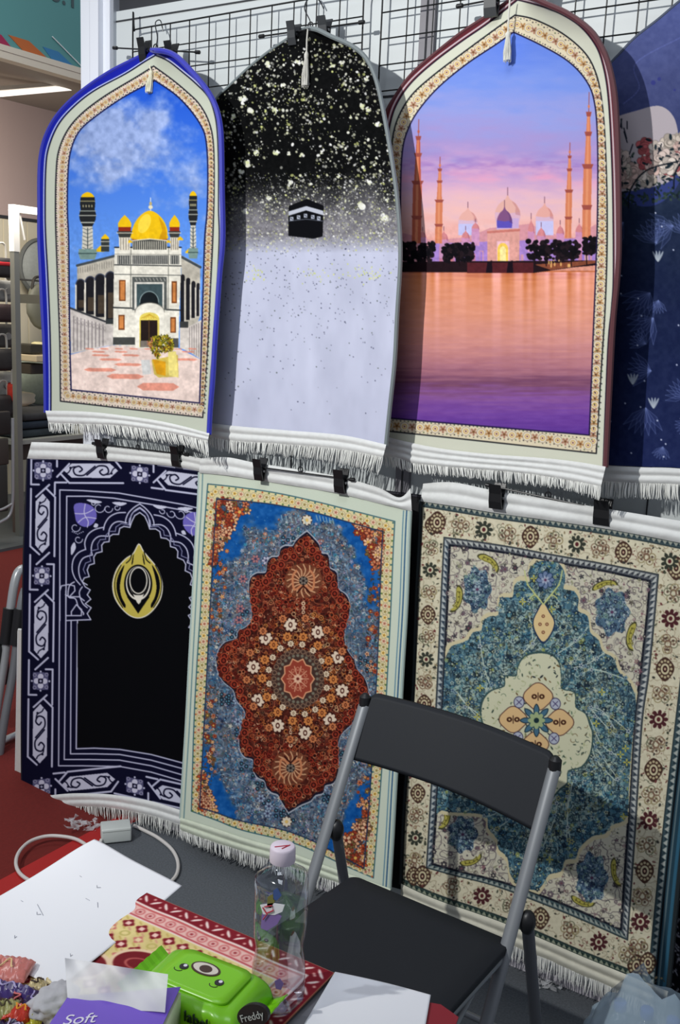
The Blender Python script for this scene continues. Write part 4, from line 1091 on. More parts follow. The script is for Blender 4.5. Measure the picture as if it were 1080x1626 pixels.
    for pts in ([(302, 820), (310, 795), (345, 788), (375, 795), (378, 820), (350, 850), (330, 840)], [(332, 820), (332, 945), (410, 945), (412, 915), (385, 890), (360, 925), (360, 945)], [(302, 820), (302, 970)], [(332, 970), (458, 965)], [(345, 850), (400, 850), (425, 870)]):
        P = z1(pts); cv.line(P, 1.9, LAV); cv.line(MIR(P), 1.9, LAV)
    # purple blossoms with scrolls
    for M_ in (lambda p: p, MIR):
        c = M_(z1([(430, 432)]))[0]
        cv.poly(M_(smooth(z1([(375, 385), (425, 378), (470, 398), (488, 440), (470, 480), (430, 498), (390, 478), (378, 440)]), 4, True)), (112, 104, 190))
        for p in ([(378, 430), (430, 430), (470, 410)], [(430, 382), (425, 430), (445, 470), (440, 500)], [(395, 475), (430, 450), (485, 455)]):
            cv.line(M_(smooth(z1(p), 4)), 1.3, (210, 208, 236))
        for cx, cy, r in ((500, 400, 30), (545, 405, 24), (380, 500, 26), (395, 560, 22), (590, 400, 16), (470, 378, 12)):
            pts = [(cx + math.cos(t) * r * (1 - t / 9), cy + math.sin(t) * r * (1 - t / 9)) for t in np.linspace(0, 5.4, 14)]
            cv.line(M_(z1(pts)), 1.3, LAV)
        for leaf in ([(565, 375), (600, 372), (640, 378), (605, 392)], [(360, 640), (358, 600), (375, 575), (382, 605)], [(435, 362), (470, 360), (515, 372), (480, 380)], [(480, 480), (495, 485), (490, 500), (472, 498)]):
            cv.poly(M_(smooth(z1(leaf), 4, True)), (204, 206, 226))
        for i in range(7): q = M_(z1([(365 + i * 9, 520 + abs(i - 3) * -4 + 14)]))[0]; cv.ell(q[0], q[1], .9, .9, LAV)
    # emblem
    G = (200, 184, 84); Wt = (232, 228, 214); BK = (5, 6, 10)
    drop = smooth(z1([(700, 584), (722, 618), (748, 650), (792, 705), (818, 780), (812, 850), (782, 905), (740, 944), (695, 957), (650, 942), (605, 898), (576, 845), (569, 780), (590, 710), (632, 660), (672, 632)]), 4, True)
    cv.poly(drop, G); cv.line(drop, 1.6, Wt, closed=True)
    for sg in (-1, 1):
        q = lambda pts: z1([(697 + sg * x, y) for x, y in pts])
        cv.poly(smooth(q([(70, 690), (100, 740), (110, 800), (96, 860), (70, 905), (64, 890), (84, 850), (92, 800), (84, 745)]), 4, True), BK)
        cv.line(smooth(q([(86, 690), (116, 760), (112, 840), (78, 905)]), 4), 1.2, BK)
        cv.poly(smooth(q([(22, 630), (30, 660), (34, 690), (26, 676)]), 3, True), BK)
        cv.line(smooth(q([(30, 622), (40, 660), (60, 680)]), 4), 1.6, BK)
    cv.ell(*z1([(697, 786)])[0], 22.4, 31, BK); cv.poly(z1([(640, 850), (697, 935), (755, 850)]), BK)
    cv.ell(*z1([(697, 782)])[0], 19.5, 27, Wt); cv.ell(*z1([(697, 778)])[0], 17.6, 25.0, BK)
    cv.poly(smooth(z1([(655, 800), (675, 845), (700, 888), (722, 845), (740, 800), (725, 835), (697, 842), (670, 835)]), 3, True), Wt)
    cv.ell(*z1([(698, 768)])[0], 14.4, 21.5, Wt); cv.ell(*z1([(698, 768)])[0], 12.6, 19.6, BK)
cv = Cv(28, 718, 390, 1320); navy_rug(cv)
tB = thing('prayer_rug', 'navy and white rectangular rug with gold drop emblem under a scalloped arch, lower left', 'rug', tuple(Wy(45, 1269, -.05)), 'rectangular rugs in the lower row')
dB = lambda a, t: -(.035 + .015 * np.asarray(a) + .012 * np.sin(np.asarray(a) * 5) * np.asarray(t) + .02 * np.asarray(t) ** 2)
rB = Rug(Lb, Rb, Bb, Tb, dB)
rB.face('printed_face', cv, pile, tB, 420, 700)
rB.back(back_m, tB); rB.edge(mat('black_binding', (18, 18, 32), .7), tB, .005)
topd = lambda a: dB(a, 0.0) - .003
botd = lambda a: dB(a, 1.0) - .003
hem('top_hem', [(50, 702), (90, 703), (150, 706), (220, 714), (290, 722), (345, 734), (384, 744)], [(43, 728), (109, 730), (150, 731), (189, 733), (240, 737), (290, 743), (335, 753), (381, 765)], topd, white_fl, tB, 2, seed=11, wav=.004)
hem('hem', [(17, 1262), (36, 1268), (70, 1264), (110, 1260), (150, 1260), (189, 1263), (240, 1272), (283, 1285), (371, 1312)], [(17, 1274), (36, 1286), (70, 1283), (110, 1281), (150, 1281), (189, 1285), (240, 1296), (283, 1309), (371, 1336)], botd, white_fl, tB, 2, seed=12, wav=.004)
fringe([(36, 1284), (70, 1281), (110, 1279), (150, 1279), (189, 1283), (240, 1294), (283, 1307), (371, 1334)], [(36, 1301), (70, 1301), (110, 1297), (150, 1302), (189, 1308), (240, 1320), (283, 1334), (371, 1362)], botd, fringe_m, tB, 210, 12, ragged=.4)

# pale rug hanging behind it and a black sheet filling the gap between the Persian rugs
def plain_behind(name_l, px4, y, m, frm, grp):
    (x0, y0), (x1, y1), (x2, y2), (x3, y3) = px4
    t = thing('prayer_rug', name_l, 'rug', tuple(Wy(x3, y3, y)), grp)
    r = Rug([(x0, y0), ((x0 + x3) / 2, (y0 + y3) / 2), (x3, y3)], [(x1, y1), ((x1 + x2) / 2, (y1 + y2) / 2), (x2, y2)], [(x3, y3), ((x2 + x3) / 2, (y2 + y3) / 2), (x2, y2)], [(x0, y0), ((x0 + x1) / 2, (y0 + y1) / 2), (x1, y1)], lambda a, t: y + .004 * np.sin(a * 9 + t * 3))
    a, b = np.meshgrid(np.linspace(0, 1, 30), np.linspace(0, 1, 50))
    grid_mesh('plush_face', r.world(a, b), None, m, t)
    r.back(back_m, t, .006); r.edge(frm, t, .005, True)
    return t
grp2 = 'rectangular rugs in the lower row'
plain_behind('pale white rug hanging behind the navy rug, only its left edge showing', [(30, 1000), (360, 1030), (358, 1310), (25, 1262)], -.018, mat('pale_plush', (214, 212, 206), .9, noise=.04), white_fl, grp2)
plain_behind('black sheet set behind, filling the dark strip between the two Persian rugs', [(600, 780), (760, 800), (740, 1440), (590, 1400)], -.02, mat('black_strip_sheet', (16, 16, 20), .95, noise=.2), mat('black_binding', (18, 18, 32), .7), grp2)

# ======== Persian rug with red medallion
Lm = [(317, 750), (315, 800), (311, 867), (306, 959), (301, 1052), (296, 1150), (291, 1230), (287, 1299)]
Rm = [(652, 811), (650, 850), (646, 959), (640, 1060), (635, 1150), (629, 1240), (624, 1330), (619, 1412)]
Tm = [(317, 750), (406, 761), (470, 771), (539, 783), (600, 798), (652, 811)]
Bm = [(287, 1299), (340, 1316), (391, 1333), (440, 1347), (502, 1370), (560, 1391), (619, 1412)]
def persian_red(cv):
    z3 = lambda p: Z(2.7, 280, 700, p)
    z4 = lambda p: Z(2.7, 280, 1040, p)
    X, Y = cv.XY(); sh = (cv.h, cv.w); rg = random.Random(12)
    cv.a[:] = (206, 216, 198)
    F1 = Poly([(330, 768.5), (380, 774), (440, 783), (500, 796), (560, 811), (627, 828)], True)
    F1R = Poly([(627, 828), (624, 885), (621, 959), (615, 1077), (606, 1225), (593, 1394)])
    F1B = Poly([(304, 1288), (345, 1303), (384, 1318), (458, 1336), (502, 1353), (545, 1373), (593, 1394)])
    F1L = Poly([(330, 768.5), (322.6, 867), (319, 959), (313, 1052), (308, 1151), (304, 1288)])
    F2 = Poly([(344, 792), (400, 797), (440, 802), (500, 814), (550, 828), (608, 844)])
    F2R = Poly([(608, 844), (605, 900), (603, 959), (599, 1060), (590, 1225), (578, 1379)])
    F2B = Poly([(317, 1282.6), (345, 1291), (380, 1303), (450, 1318), (498, 1336), (535, 1356), (578, 1379)])
    F2L = Poly([(344, 792), (339, 867), (334, 959), (328, 1077), (323, 1170), (317, 1283)])
    def quad(T, R, B, L): return np.concatenate([T.p, R.p, B.p[::-1], L.p[::-1]])
    q1, q2 = quad(F1, F1R, F1B, F1L), quad(F2, F2R, F2B, F2L)
    cv.poly(q1, (224, 212, 162)); cv.line(q1, 1.8, (52, 96, 110), closed=True)
    for off, w, c in ((-6, 2.2, (50, 92, 130)), (-11, 1.4, (70, 120, 150))):
        cv.line(Poly(Rm).p + [off, 0], w, c)
    cv.line(Poly(Lm).p + [5, 0], 1.5, (90, 130, 140))
    for A, B, st in ((F1L, F2L, 9.5), (F1R, F2R, 9.5), (F1, F2, 10.5), (F1B, F2B, 10.5)):
        n = int(A.len / st)
        for i in range(n):
            t = (i + .5) / n; a, b = A(t), B(t); p = (a + b) / 2
            cv.ell(p[0], p[1], 4.6, 4.6, (236, 226, 190)); cv.ell(p[0], p[1], 4.6, 4.6, (170, 150, 110), w=.8)
            cv.flower(p[0], p[1], 3.4, [(222, 176, 60), (206, 130, 110), (170, 160, 90)][i % 3], (120, 80, 60), 5)
            for u in (.14, .86):
                q = A(min(1, t + .5 / n)) * (1 - u) + B(min(1, t + .5 / n)) * u
                cv.ell(q[0], q[1], 1.5, 1.5, [(60, 110, 110), (190, 100, 60), (90, 120, 60)][(i + (u > .5)) % 3])
    mF = cv.inside(q2)
    n1 = fbm(sh, 12, 61, 4); n2 = fbm(sh, 40, 62, 3)
    cx = np.interp(Y, [790, 1370], [481, 447]); cy0 = 1080 + (X - 470) * .17
    ux = (X - cx) / 134.; uy = (Y - cy0) / 258.
    rr = np.sqrt(ux ** 2 + uy ** 2)
    base = np.array([84, 104, 124]) + (n1[..., None] - .5) * 90 * np.array([1, .9, .8]) + (n2[..., None] - .5) * 50 * np.array([-.6, .2, 1])
    blue = np.array([22, 88, 160]) + (n1[..., None] - .5) * 50
    bz = np.clip((rr + (n2 - .5) * .25 - 1.0) * 12, 0, 1) * np.clip((1.27 - rr) * 12, 0, 1) * np.clip((abs(uy) - .42) * 6, 0, 1)
    c = base * (1 - bz[..., None]) + blue * bz[..., None]
    cv.a[mF] = c[mF]
    interior = mF & (bz < .5)
    contour(cv, interior, 7, 201, 1.3, (46, 60, 86), .8); contour(cv, interior, 9, 202, 1.1, (150, 170, 186), .7); contour(cv, interior, 6, 203, 1.0, (126, 96, 90), .6, .45)
    cv.scatter(interior, 5200, [(176, 190, 200), (40, 60, 100), (120, 160, 190), (196, 120, 90), (210, 206, 190), (60, 90, 80), (34, 40, 60), (150, 140, 170), (60, 140, 170)], 21, (.8, 2.2), 'ddrlaf')
    cv.scatter(mF, 700, [(60, 130, 190), (30, 60, 110), (120, 170, 200)], 22, (.8, 1.6), 'dl', .8)
    # small medallion dots pattern
    for i in range(60):
        an = rg.uniform(0, 6.28); ra = rg.uniform(.62, .88)
        x = 470 + math.cos(an) * 134 * ra; y = 1080 + math.sin(an) * 258 * ra
        for k in range(3): cv.ell(x + 5 * math.cos(k * 2.1), y + 5 * math.sin(k * 2.1), 3.2, 3.2, (26, 34, 48)); cv.ell(x + 5 * math.cos(k * 2.1), y + 5 * math.sin(k * 2.1), 1.6, 1.6, (80, 130, 150))
    for i in range(26):
        an = rg.uniform(0, 6.28); ra = rg.uniform(.7, .9); x = 470 + math.cos(an) * 134 * ra; y = 1080 + math.sin(an) * 258 * ra
        cv.flower(x, y, 7, rg.choice([(190, 190, 206), (176, 120, 120), (150, 170, 190)]), (60, 60, 90), 6, 0, (50, 50, 80))
    # orange corner clusters
    corner = mF & (rr > 1.2 + (n1 - .5) * .1)
    side = mF & (abs(ux) > .86) & (abs(uy) < .8) & (abs(uy) > .12)
    pal = [(214, 130, 90), (190, 86, 50), (226, 170, 130), (150, 60, 40), (120, 100, 60), (236, 190, 150)]
    for msk, n, sd in ((corner, 210, 31), (side, 120, 32)):
        ys, xs = np.nonzero(msk); r_ = random.Random(sd)
        cv.scatter(msk, n * 3, [(70, 60, 50), (40, 56, 60), (120, 60, 40)], sd + 5, (1.2, 2.6), 'dl')
        for i in range(n):
            j = r_.randrange(len(ys)); x, y = xs[j] / K + cv.x0, ys[j] / K + cv.y0
            R = r_.uniform(3.5, 9) if msk is corner else r_.uniform(2.5, 5)
            cv.flower(x, y, R, r_.choice(pal), r_.choice([(110, 40, 30), (226, 180, 90)]), r_.choice([5, 6]), r_.uniform(0, 1), (70, 34, 30))
    for (x, y) in [z3([(560, 340)])[0], z4([(473, 715)])[0]]:
        cv.ell(x, y, 8.5, 8.5, (60, 40, 40)); cv.flower(x, y, 8.5, (226, 214, 190), (110, 40, 30), 8); cv.ell(x, y, 2.6, 2.6, (226, 190, 110))
    for i in range(12):
        x, y = z3([(450 + i * 20 if i < 6 else 600 + (i - 6) * 14, 330 + (i % 6) * 3)])[0]
        cv.line([(x, y - 4), (x + 2, y + 4)], 1.2, (150, 180, 190))
    # medallion
    left = z3([(560, 400), (535, 418), (512, 440), (498, 462), (470, 460), (448, 474), (440, 505), (410, 508), (392, 530), (386, 572), (350, 575), (322, 596), (315, 640), (322, 700), (328, 765), (305, 800), (270, 820), (262, 850), (215, 866), (188, 900), (176, 950)]) + z4([(178, 0), (182, 60), (205, 110), (250, 150), (262, 190), (290, 225), (300, 255), (285, 300), (275, 350), (278, 400), (300, 432), (332, 442), (332, 480), (350, 515), (380, 530), (390, 560), (412, 580), (438, 590), (455, 622), (482, 664)])
    right = z3([(560, 400), (590, 430), (612, 458), (618, 490), (648, 498), (655, 540), (658, 556), (686, 575), (692, 640), (720, 662), (738, 695), (738, 750), (722, 800), (718, 850), (728, 895), (755, 935)]) + z4([(758, 15), (770, 60), (800, 95), (818, 150), (812, 215), (770, 260), (740, 300), (705, 335), (690, 385), (694, 440), (690, 500), (672, 540), (636, 552), (628, 582), (595, 592), (575, 615), (535, 632), (505, 650), (482, 664)])
    ctr = np.array([475., 1068.])
    med = np.concatenate([smooth(left, 3), smooth(right, 3)[::-1]])
    cv.poly((med - ctr) * 1.03 + ctr, (170, 176, 186)); cv.poly((med - ctr) * 1.018 + ctr, (24, 22, 40))
    cv.poly(med, (86, 26, 20))
    mM = cv.inside(med)
    nn = fbm(sh, 16, 71, 4)[..., None]
    cv.a[mM] = (np.array([82, 34, 26]) + (nn - .5) * np.array([80, 44, 30]))[mM]
    contour(cv, mM, 6, 221, 1.2, (40, 16, 16), .9); contour(cv, mM, 8, 222, 1.1, (190, 110, 76), .7, .46)
    ys, xs = np.nonzero(mM)
    r_ = random.Random(77)
    for i in range(1500):
        j = r_.randrange(len(ys)); x, y = xs[j] / K + cv.x0, ys[j] / K + cv.y0
        d = math.hypot((x - 475) / 92, (y - 1075) / 118)
        R = r_.uniform(1.6, 4.2)
        c = r_.choice([(168, 66, 40), (150, 48, 34), (196, 96, 56), (120, 40, 28), (206, 130, 90)] if d > .9 else [(206, 120, 60), (214, 176, 130), (150, 70, 40), (226, 150, 80), (120, 80, 60)])
        cv.ell(x, y, R, R * r_.uniform(.8, 1.2), (48, 14, 12)); cv.ell(x, y, R * .85, R * .85, c, w=1.1)
        if r_.random() < .5: cv.ell(x, y, R * .3, R * .3, c)
    cv.scatter(mM, 1800, [(30, 12, 14), (196, 120, 84), (226, 190, 150), (120, 30, 24), (60, 60, 40)], 78, (.6, 1.5), 'dla')
    # lobes along the rim
    P = Poly(np.concatenate([(med - ctr) * .93 + ctr]), False)
    for i in range(74):
        p = P(i / 74); cv.ell(p[0], p[1], 5.4, 6, (56, 16, 14)); cv.ell(p[0], p[1], 4.8, 5.2, (176, 70, 48), w=1.4); cv.ell(p[0], p[1], 2, 2.4, (140, 50, 36))
    for (x, y), sg in ((z3([(545, 600)])[0], 1), (z4([(490, 485)])[0], -1)):
        cv.ell(x, y, 30, 28, (120, 70, 48), 0, .7)
        for k in range(16):
            an = k * math.pi / 8; cv.line(smooth([(x + math.cos(an) * 7, y + math.sin(an) * 7), (x + math.cos(an + .2) * 17, y + math.sin(an + .2) * 17), (x + math.cos(an) * 26, y + math.sin(an) * 26)], 4), 1.8, (214, 166, 126))
        for s2 in (-1, 1):
            cv.line(smooth([(x, y + sg * 4), (x + s2 * 14, y + sg * 14), (x + s2 * 17, y - sg * 6), (x + s2 * 11, y - sg * 16)], 5), 3.2, (200, 130, 90)); cv.line(smooth([(x, y + sg * 8), (x + s2 * 10, y + sg * 19)], 5), 2, (50, 16, 14))
        cv.ell(x, y, 7, 7, (30, 24, 26)); cv.flower(x, y, 7, (120, 110, 100), (40, 30, 30), 6)
        for k in range(6): cv.ell(x, y + sg * (36 + k * 7), 3.2 - k * .3, 3.2, (226, 196, 160)); cv.ell(x, y + sg * (36 + k * 7), 1.4, 1.4, (90, 30, 24))
    # cream palmettes round the centre
    C0 = np.array([473., 1078.])
    for R_, n, sz, c1, c2 in ((86, 10, 11, (228, 208, 184), (70, 26, 20)), (68, 14, 8, (206, 130, 70), (90, 40, 24)), (98, 14, 7, (196, 120, 76), (70, 24, 18)), (56, 16, 5.5, (226, 206, 176), (110, 80, 60))):
        for i in range(n):
            an = 2 * math.pi * (i + (.5 if n == 14 else 0)) / n + .15
            x, y = C0[0] + math.cos(an) * R_ * .83, C0[1] + math.sin(an) * R_ * 1.0 + math.cos(an) * 6
            cv.ell(x, y, sz, sz * 1.15, (50, 18, 16), 0, .9); cv.flower(x, y, sz, c1, c2, 8, an)
            cv.ell(x, y, sz * .48, sz * .6, c1); cv.ell(x, y, sz * .3, sz * .42, c2); cv.ell(x, y, sz * .16, sz * .22, c1)
    cv.ell(C0[0], C0[1], 42, 48, (70, 50, 44)); 
    for i in range(28):
        an = i * 2 * math.pi / 28; cv.ell(C0[0] + math.cos(an) * 38, C0[1] + math.sin(an) * 44, 3.4, 3.4, (150, 120, 96), w=1.1)
        cv.ell(C0[0] + math.cos(an) * 31, C0[1] + math.sin(an) * 37, 2.4, 2.4, (120, 116, 100))
    star = [(C0[0] + math.cos(a_) * r0 * .92, C0[1] + math.sin(a_) * r0 * 1.16) for i in range(20) for a_, r0 in ((i * math.pi / 10, 28.5 if i % 2 == 0 else 23.5),)]
    cv.poly(star, (150, 64, 48)); cv.line(star, 2.0, (222, 160, 120), closed=True)
    for i in range(10):
        an = i * math.pi / 5; cv.line([(C0[0] + math.cos(an) * 5, C0[1] + math.sin(an) * 6), (C0[0] + math.cos(an) * 17, C0[1] + math.sin(an) * 21)], 1.3, (226, 170, 136)); cv.ell(C0[0] + math.cos(an + .3) * 13, C0[1] + math.sin(an + .3) * 16, 2.4, 2.4, (210, 140, 110), w=1)
    cv.flower(C0[0], C0[1], 8, (226, 180, 150), (110, 40, 34), 8)
    cv.line(q2, 1.8, (36, 50, 80), closed=True)
cv = Cv(278, 738, 662, 1424); persian_red(cv)
tM = thing('prayer_rug', 'rectangular Persian-style rug with a rust red medallion on blue and pale green border', 'rug', tuple(Wy(300, 1299, -.06)), grp2)
dM = lambda a, t: -(.075 + .02 * np.asarray(a) + .012 * np.sin(np.asarray(a) * 5.5 + .6) * np.asarray(t) + .03 * np.asarray(t) ** 2)
rM = Rug(Lm, Rm, Bm, Tm, dM)
rM.face('printed_face', cv, pile, tM, 440, 880)
rM.back(back_m, tM); rM.edge(mat('pale_green_binding', (176, 196, 190), .7), tM, .005)
topd = lambda a: dM(a, 0.0) - .003
botd = lambda a: dM(a, 1.0) - .003
hem('top_hem', [(318, 728), (360, 726), (406, 735), (470, 745), (539, 757), (600, 774), (634, 790), (652, 775)], [(316, 751), (360, 755), (406, 762), (470, 772), (539, 784), (600, 799), (630, 806), (654, 812)], topd, white_fl, tM, 2, seed=13, wav=.006)
hem('hem', [(286, 1298), (340, 1315), (391, 1332), (440, 1346), (502, 1369), (560, 1390), (620, 1411)], [(286, 1318), (340, 1338), (391, 1354), (440, 1368), (502, 1390), (560, 1411), (619, 1433)], botd, mat('pale_green_fleece', (204, 212, 192), .9, noise=.05, scale=60, bump=.5), tM, 2, seed=14, wav=.006)
fringe([(286, 1316), (340, 1336), (391, 1352), (440, 1366), (502, 1388), (560, 1409), (619, 1431)], [(287, 1335), (340, 1358), (391, 1378), (440, 1392), (502, 1414), (560, 1436), (618, 1458)], botd, fringe_m, tM, 210, 13, ragged=.35)

# ======== Persian rug with teal medallion
Lr = [(669, 794), (667, 850), (663, 920), (660, 1000), (656, 1102), (648, 1200), (641, 1300), (637, 1404)]
Rr = [(1140, 872), (1130, 950), (1118, 1050), (1105, 1160), (1092, 1270), (1080, 1380), (1071, 1470), (1061, 1575)]
Tr = [(669, 794), (730, 804), (790, 814), (870, 825), (952, 837), (1020, 849), (1080, 861), (1140, 872)]
Br = [(637, 1404), (670, 1420), (705, 1434), (750, 1449), (803, 1468), (870, 1496), (930, 1522), (999, 1549), (1061, 1575)]
def persian_teal(cv):
    z5 = lambda p: Z(2.348, 620, 740, p)
    z6 = lambda p: Z(2.348, 620, 1140, p)
    X, Y = cv.XY(); sh = (cv.h, cv.w); rg = random.Random(14)
    n1 = fbm(sh, 8, 81, 3); n2 = fbm(sh, 40, 82, 3)
    cv.a[:] = np.array([214, 207, 180]) + (n1[..., None] - .5) * 22
    def off(L_, R_, T_, B_, l, r, t, b):
        return (Poly(Poly(L_).p + [l, 0]), Poly(Poly(R_).p - [r, 0]), Poly(Poly(T_).p + [0, t]), Poly(Poly(B_).p - [0, b]))
    # outer narrow border
    def paisley(x, y, L_, W_, rot, sg=1):
        pts = [(-1, -.1), (-.7, -.75), (-.1, -1), (.5, -.8), (.95, -.1), (1.0, .75), (.72, .25), (.3, -.05), (-.2, .1), (-.6, .35), (-.95, .3)]
        c, s = math.cos(rot), math.sin(rot)
        f = lambda k: smooth([(x + (u * L_ * c - v * sg * W_ * s) * k, y + (u * L_ * s + v * sg * W_ * c) * k) for u, v in pts], 4, True)
        cv.poly(f(1.16), (72, 72, 46)); cv.poly(f(1.0), (176, 168, 84)); cv.line(f(.62), 1.2, (112, 106, 44), closed=True)
        for u in (-.6, -.2, .25, .65): cv.ell(x + u * L_ * c + .35 * W_ * sg * s, y + u * L_ * s - .35 * W_ * sg * c, 1.3, 1.3, (92, 88, 44))
    def strip(A, B, st, c0, c1, c2):
        n = int(A.len / st)
        P = np.concatenate([A.p, B.p[::-1]]); cv.poly(P, c0)
        for i in range(n):
            t = (i + .5) / n; a, b = A(t), B(t); a2, b2 = A(min(1, t + .45 / n)), B(min(1, t + .45 / n)); a0 = A(max(0, t - .45 / n))
            cv.poly([a0 * .8 + B(max(0, t - .45 / n)) * .2, a2 * .8 + b2 * .2, a * .2 + b * .8], c1)
            p = a2 * .5 + b2 * .5; cv.ell(p[0], p[1], 1.3, 1.3, c2)
        cv.line(A.p, 1.2, (30, 40, 46)); cv.line(B.p, 1.2, (30, 40, 46))
    T2 = Poly(Poly(Tr).p + [0, 10]); B2_ = Poly(Poly(Br).p - [0, 10])
    strip(Poly(Tr), T2, 9, (64, 80, 84), (158, 162, 150), (34, 50, 60))
    strip(Poly(Br), B2_, 9, (52, 70, 66), (150, 156, 136), (34, 44, 40))
    strip(Poly(Poly(Rr).p - [22, 0]), Poly(Poly(Rr).p - [34, 0]), 11, (60, 78, 84), (170, 176, 170), (34, 44, 52))
    cv.poly(np.concatenate([Poly(Rr).p, (Poly(Rr).p - [22, 0])[::-1]]), (40, 66, 80)); cv.line(Poly(Rr).p - [21, 0], 3, (14, 20, 26)); cv.line(Poly(Rr).p - [16, 0], 2.5, (96, 116, 122)); cv.line(Poly(Rr).p - [7, 0], 5, (54, 100, 124))
    cv.line(Poly(Lr).p + [1.5, 0], 3, (40, 44, 44))
    # guard band
    G1T = Poly([(705, 853), (745, 858), (810, 868), (875, 880), (960, 895), (1046, 912)]); G2T = Poly([(714.5, 866), (755, 871), (815, 880), (880, 893), (960, 907), (1032, 923)])
    G1R = Poly([(1046, 912), (1040, 980), (1031, 1070), (1020, 1150), (1010, 1310), (997, 1493)]); G2R = Poly([(1032, 923), (1026, 990), (1017, 1070), (1007, 1150), (997, 1310), (986, 1476)])
    G1B = Poly([(677, 1378), (720, 1390), (776, 1404), (833, 1424), (915, 1457), (997, 1493)]); G2B = Poly([(687, 1372), (735, 1385), (780, 1396), (833, 1412), (915, 1444), (986, 1476)])
    G1L = Poly([(705, 853), (700, 950), (692, 1123), (684, 1259), (677, 1378)]); G2L = Poly([(714.5, 866), (711, 950), (703, 1123), (695, 1259), (687, 1372)])
    wb = ~cv.inside(np.concatenate([G1T.p, G1R.p, G1B.p[::-1], G1L.p[::-1]])) & (X > 0)
    wb &= cv.inside(np.concatenate([T2.p + [0, 1], (Poly(Rr).p - [36, 0]), B2_.p[::-1], (Poly(Lr).p + [3, 0])[::-1]]))
    contour(cv, wb, 10, 231, 1.0, (140, 124, 100), .6); cv.scatter(wb, 900, [(110, 100, 80), (120, 80, 70), (84, 90, 74), (150, 130, 100)], 232, (1, 2.4), 'dla')
    # wide border flowers
    def shield(x, y, R, c=(74, 52, 44)):
        cv.poly(smooth([(x, y - R * 1.2), (x + R * .8, y - R * .5), (x + R * .85, y + R * .3), (x, y + R * 1.25), (x - R * .85, y + R * .3), (x - R * .8, y - R * .5)], 4, True), c)
        for k in range(12): an = k * math.pi / 6; cv.ell(x + math.cos(an) * R * .62, y + math.sin(an) * R * .82, R * .13, R * .13, (190, 176, 140))
        cv.ell(x, y, R * .42, R * .55, (206, 196, 160)); cv.ell(x, y, R * .24, R * .34, (60, 34, 34)); cv.ell(x, y, R * .1, R * .14, (200, 170, 140))
    def starf(x, y, R, c=(46, 50, 46)):
        for k in range(9): an = k * 2 * math.pi / 9; cv.ell(x + math.cos(an) * R * .75, y + math.sin(an) * R * .75, R * .26, R * .2, c, an)
        cv.ell(x, y, R * .62, R * .62, c); cv.ell(x, y, R * .4, R * .4, (206, 200, 170)); cv.ell(x, y, R * .2, R * .24, (90, 40, 44))
    def leafy(x, y, R, s_):
        r_ = random.Random(s_)
        for k in range(7):
            an = k * .9 + r_.random(); cx_, cy_ = x + math.cos(an) * R * .6, y + math.sin(an) * R * .6
            cv.ell(cx_, cy_, R * .36, R * .36, r_.choice([(130, 104, 84), (110, 112, 90), (150, 136, 100)]), w=1.4); cv.ell(cx_, cy_, R * .12, R * .12, (90, 70, 60))
        cv.ell(x, y, R * .3, R * .36, (120, 90, 76), w=1.5)
    def border(A, B, st, ph, seed, sz=13):
        n = max(4, int(A.len / st)); r_ = random.Random(seed)
        for i in range(n + 1):
            t = min(1, (i + ph) / n)
            if t > 1: continue
            a, b = A(t), B(t); p = (a + b) / 2; R = min(sz, np.linalg.norm(b - a) * .36)
            k = i % 4
            if k == 0: shield(p[0], p[1], R)
            elif k == 2: starf(p[0], p[1], R * .95, (56, 60, 52) if seed % 2 else (78, 40, 44))
            else: leafy(p[0], p[1], R, seed * 50 + i)
            for _ in range(7):
                tt = min(1, max(0, t + r_.uniform(-.5, .5) / n)); u = r_.choice([.1, .16, .84, .9, r_.uniform(.1, .9)]); q = A(tt) * (1 - u) + B(tt) * u
                if np.linalg.norm(q - p) > R * .9:
                    cv.ell(q[0], q[1], r_.uniform(1.4, 3), r_.uniform(1, 2), r_.choice([(70, 74, 60), (110, 60, 60), (140, 124, 96), (60, 60, 56)]), r_.uniform(0, 3))
    border(Poly(Lr), G1L, 36, .3, 3, 13); border(G1R, Poly(Poly(Rr).p - [36, 0]), 36, .25, 4, 16)
    border(T2, G1T, 41, .2, 5, 15); border(G1B, B2_, 41, .3, 6, 15)
    strip(G1T, G2T, 9, (84, 88, 94), (176, 180, 176), (40, 44, 52)); strip(G1R, G2R, 10, (82, 88, 94), (186, 190, 186), (40, 56, 70))
    strip(G1B, G2B, 9, (74, 92, 96), (160, 168, 160), (40, 50, 56)); strip(G1L, G2L, 10, (80, 88, 96), (176, 184, 184), (40, 60, 80))
    inner = np.concatenate([G2T.p, G2R.p, G2B.p[::-1], G2L.p[::-1]])
    cv.poly(inner, (202, 198, 178)); cv.line(inner, 3.4, (26, 30, 40), closed=True)
    mI = cv.inside(inner)
    contour(cv, mI, 11, 211, 1.3, (84, 76, 84), .8); contour(cv, mI, 9, 212, 1.0, (130, 120, 116), .7, .52)
    cv.scatter(mI, 2000, [(74, 64, 74), (50, 54, 58), (120, 104, 110), (96, 90, 80), (150, 150, 120), (130, 90, 100)], 91, (1.0, 2.8), 'ddlrafr')
    # outlined blossoms on cream
    ys, xs = np.nonzero(mI)
    for i in range(330):
        j = rg.randrange(len(ys)); x, y = xs[j] / K + cv.x0, ys[j] / K + cv.y0
        cv.flower(x, y, rg.uniform(3, 6), rg.choice([(188, 180, 168), (66, 62, 66), (120, 104, 112)]), rg.choice([(110, 70, 80), (206, 200, 180)]), 6, rg.random(), (60, 58, 64))
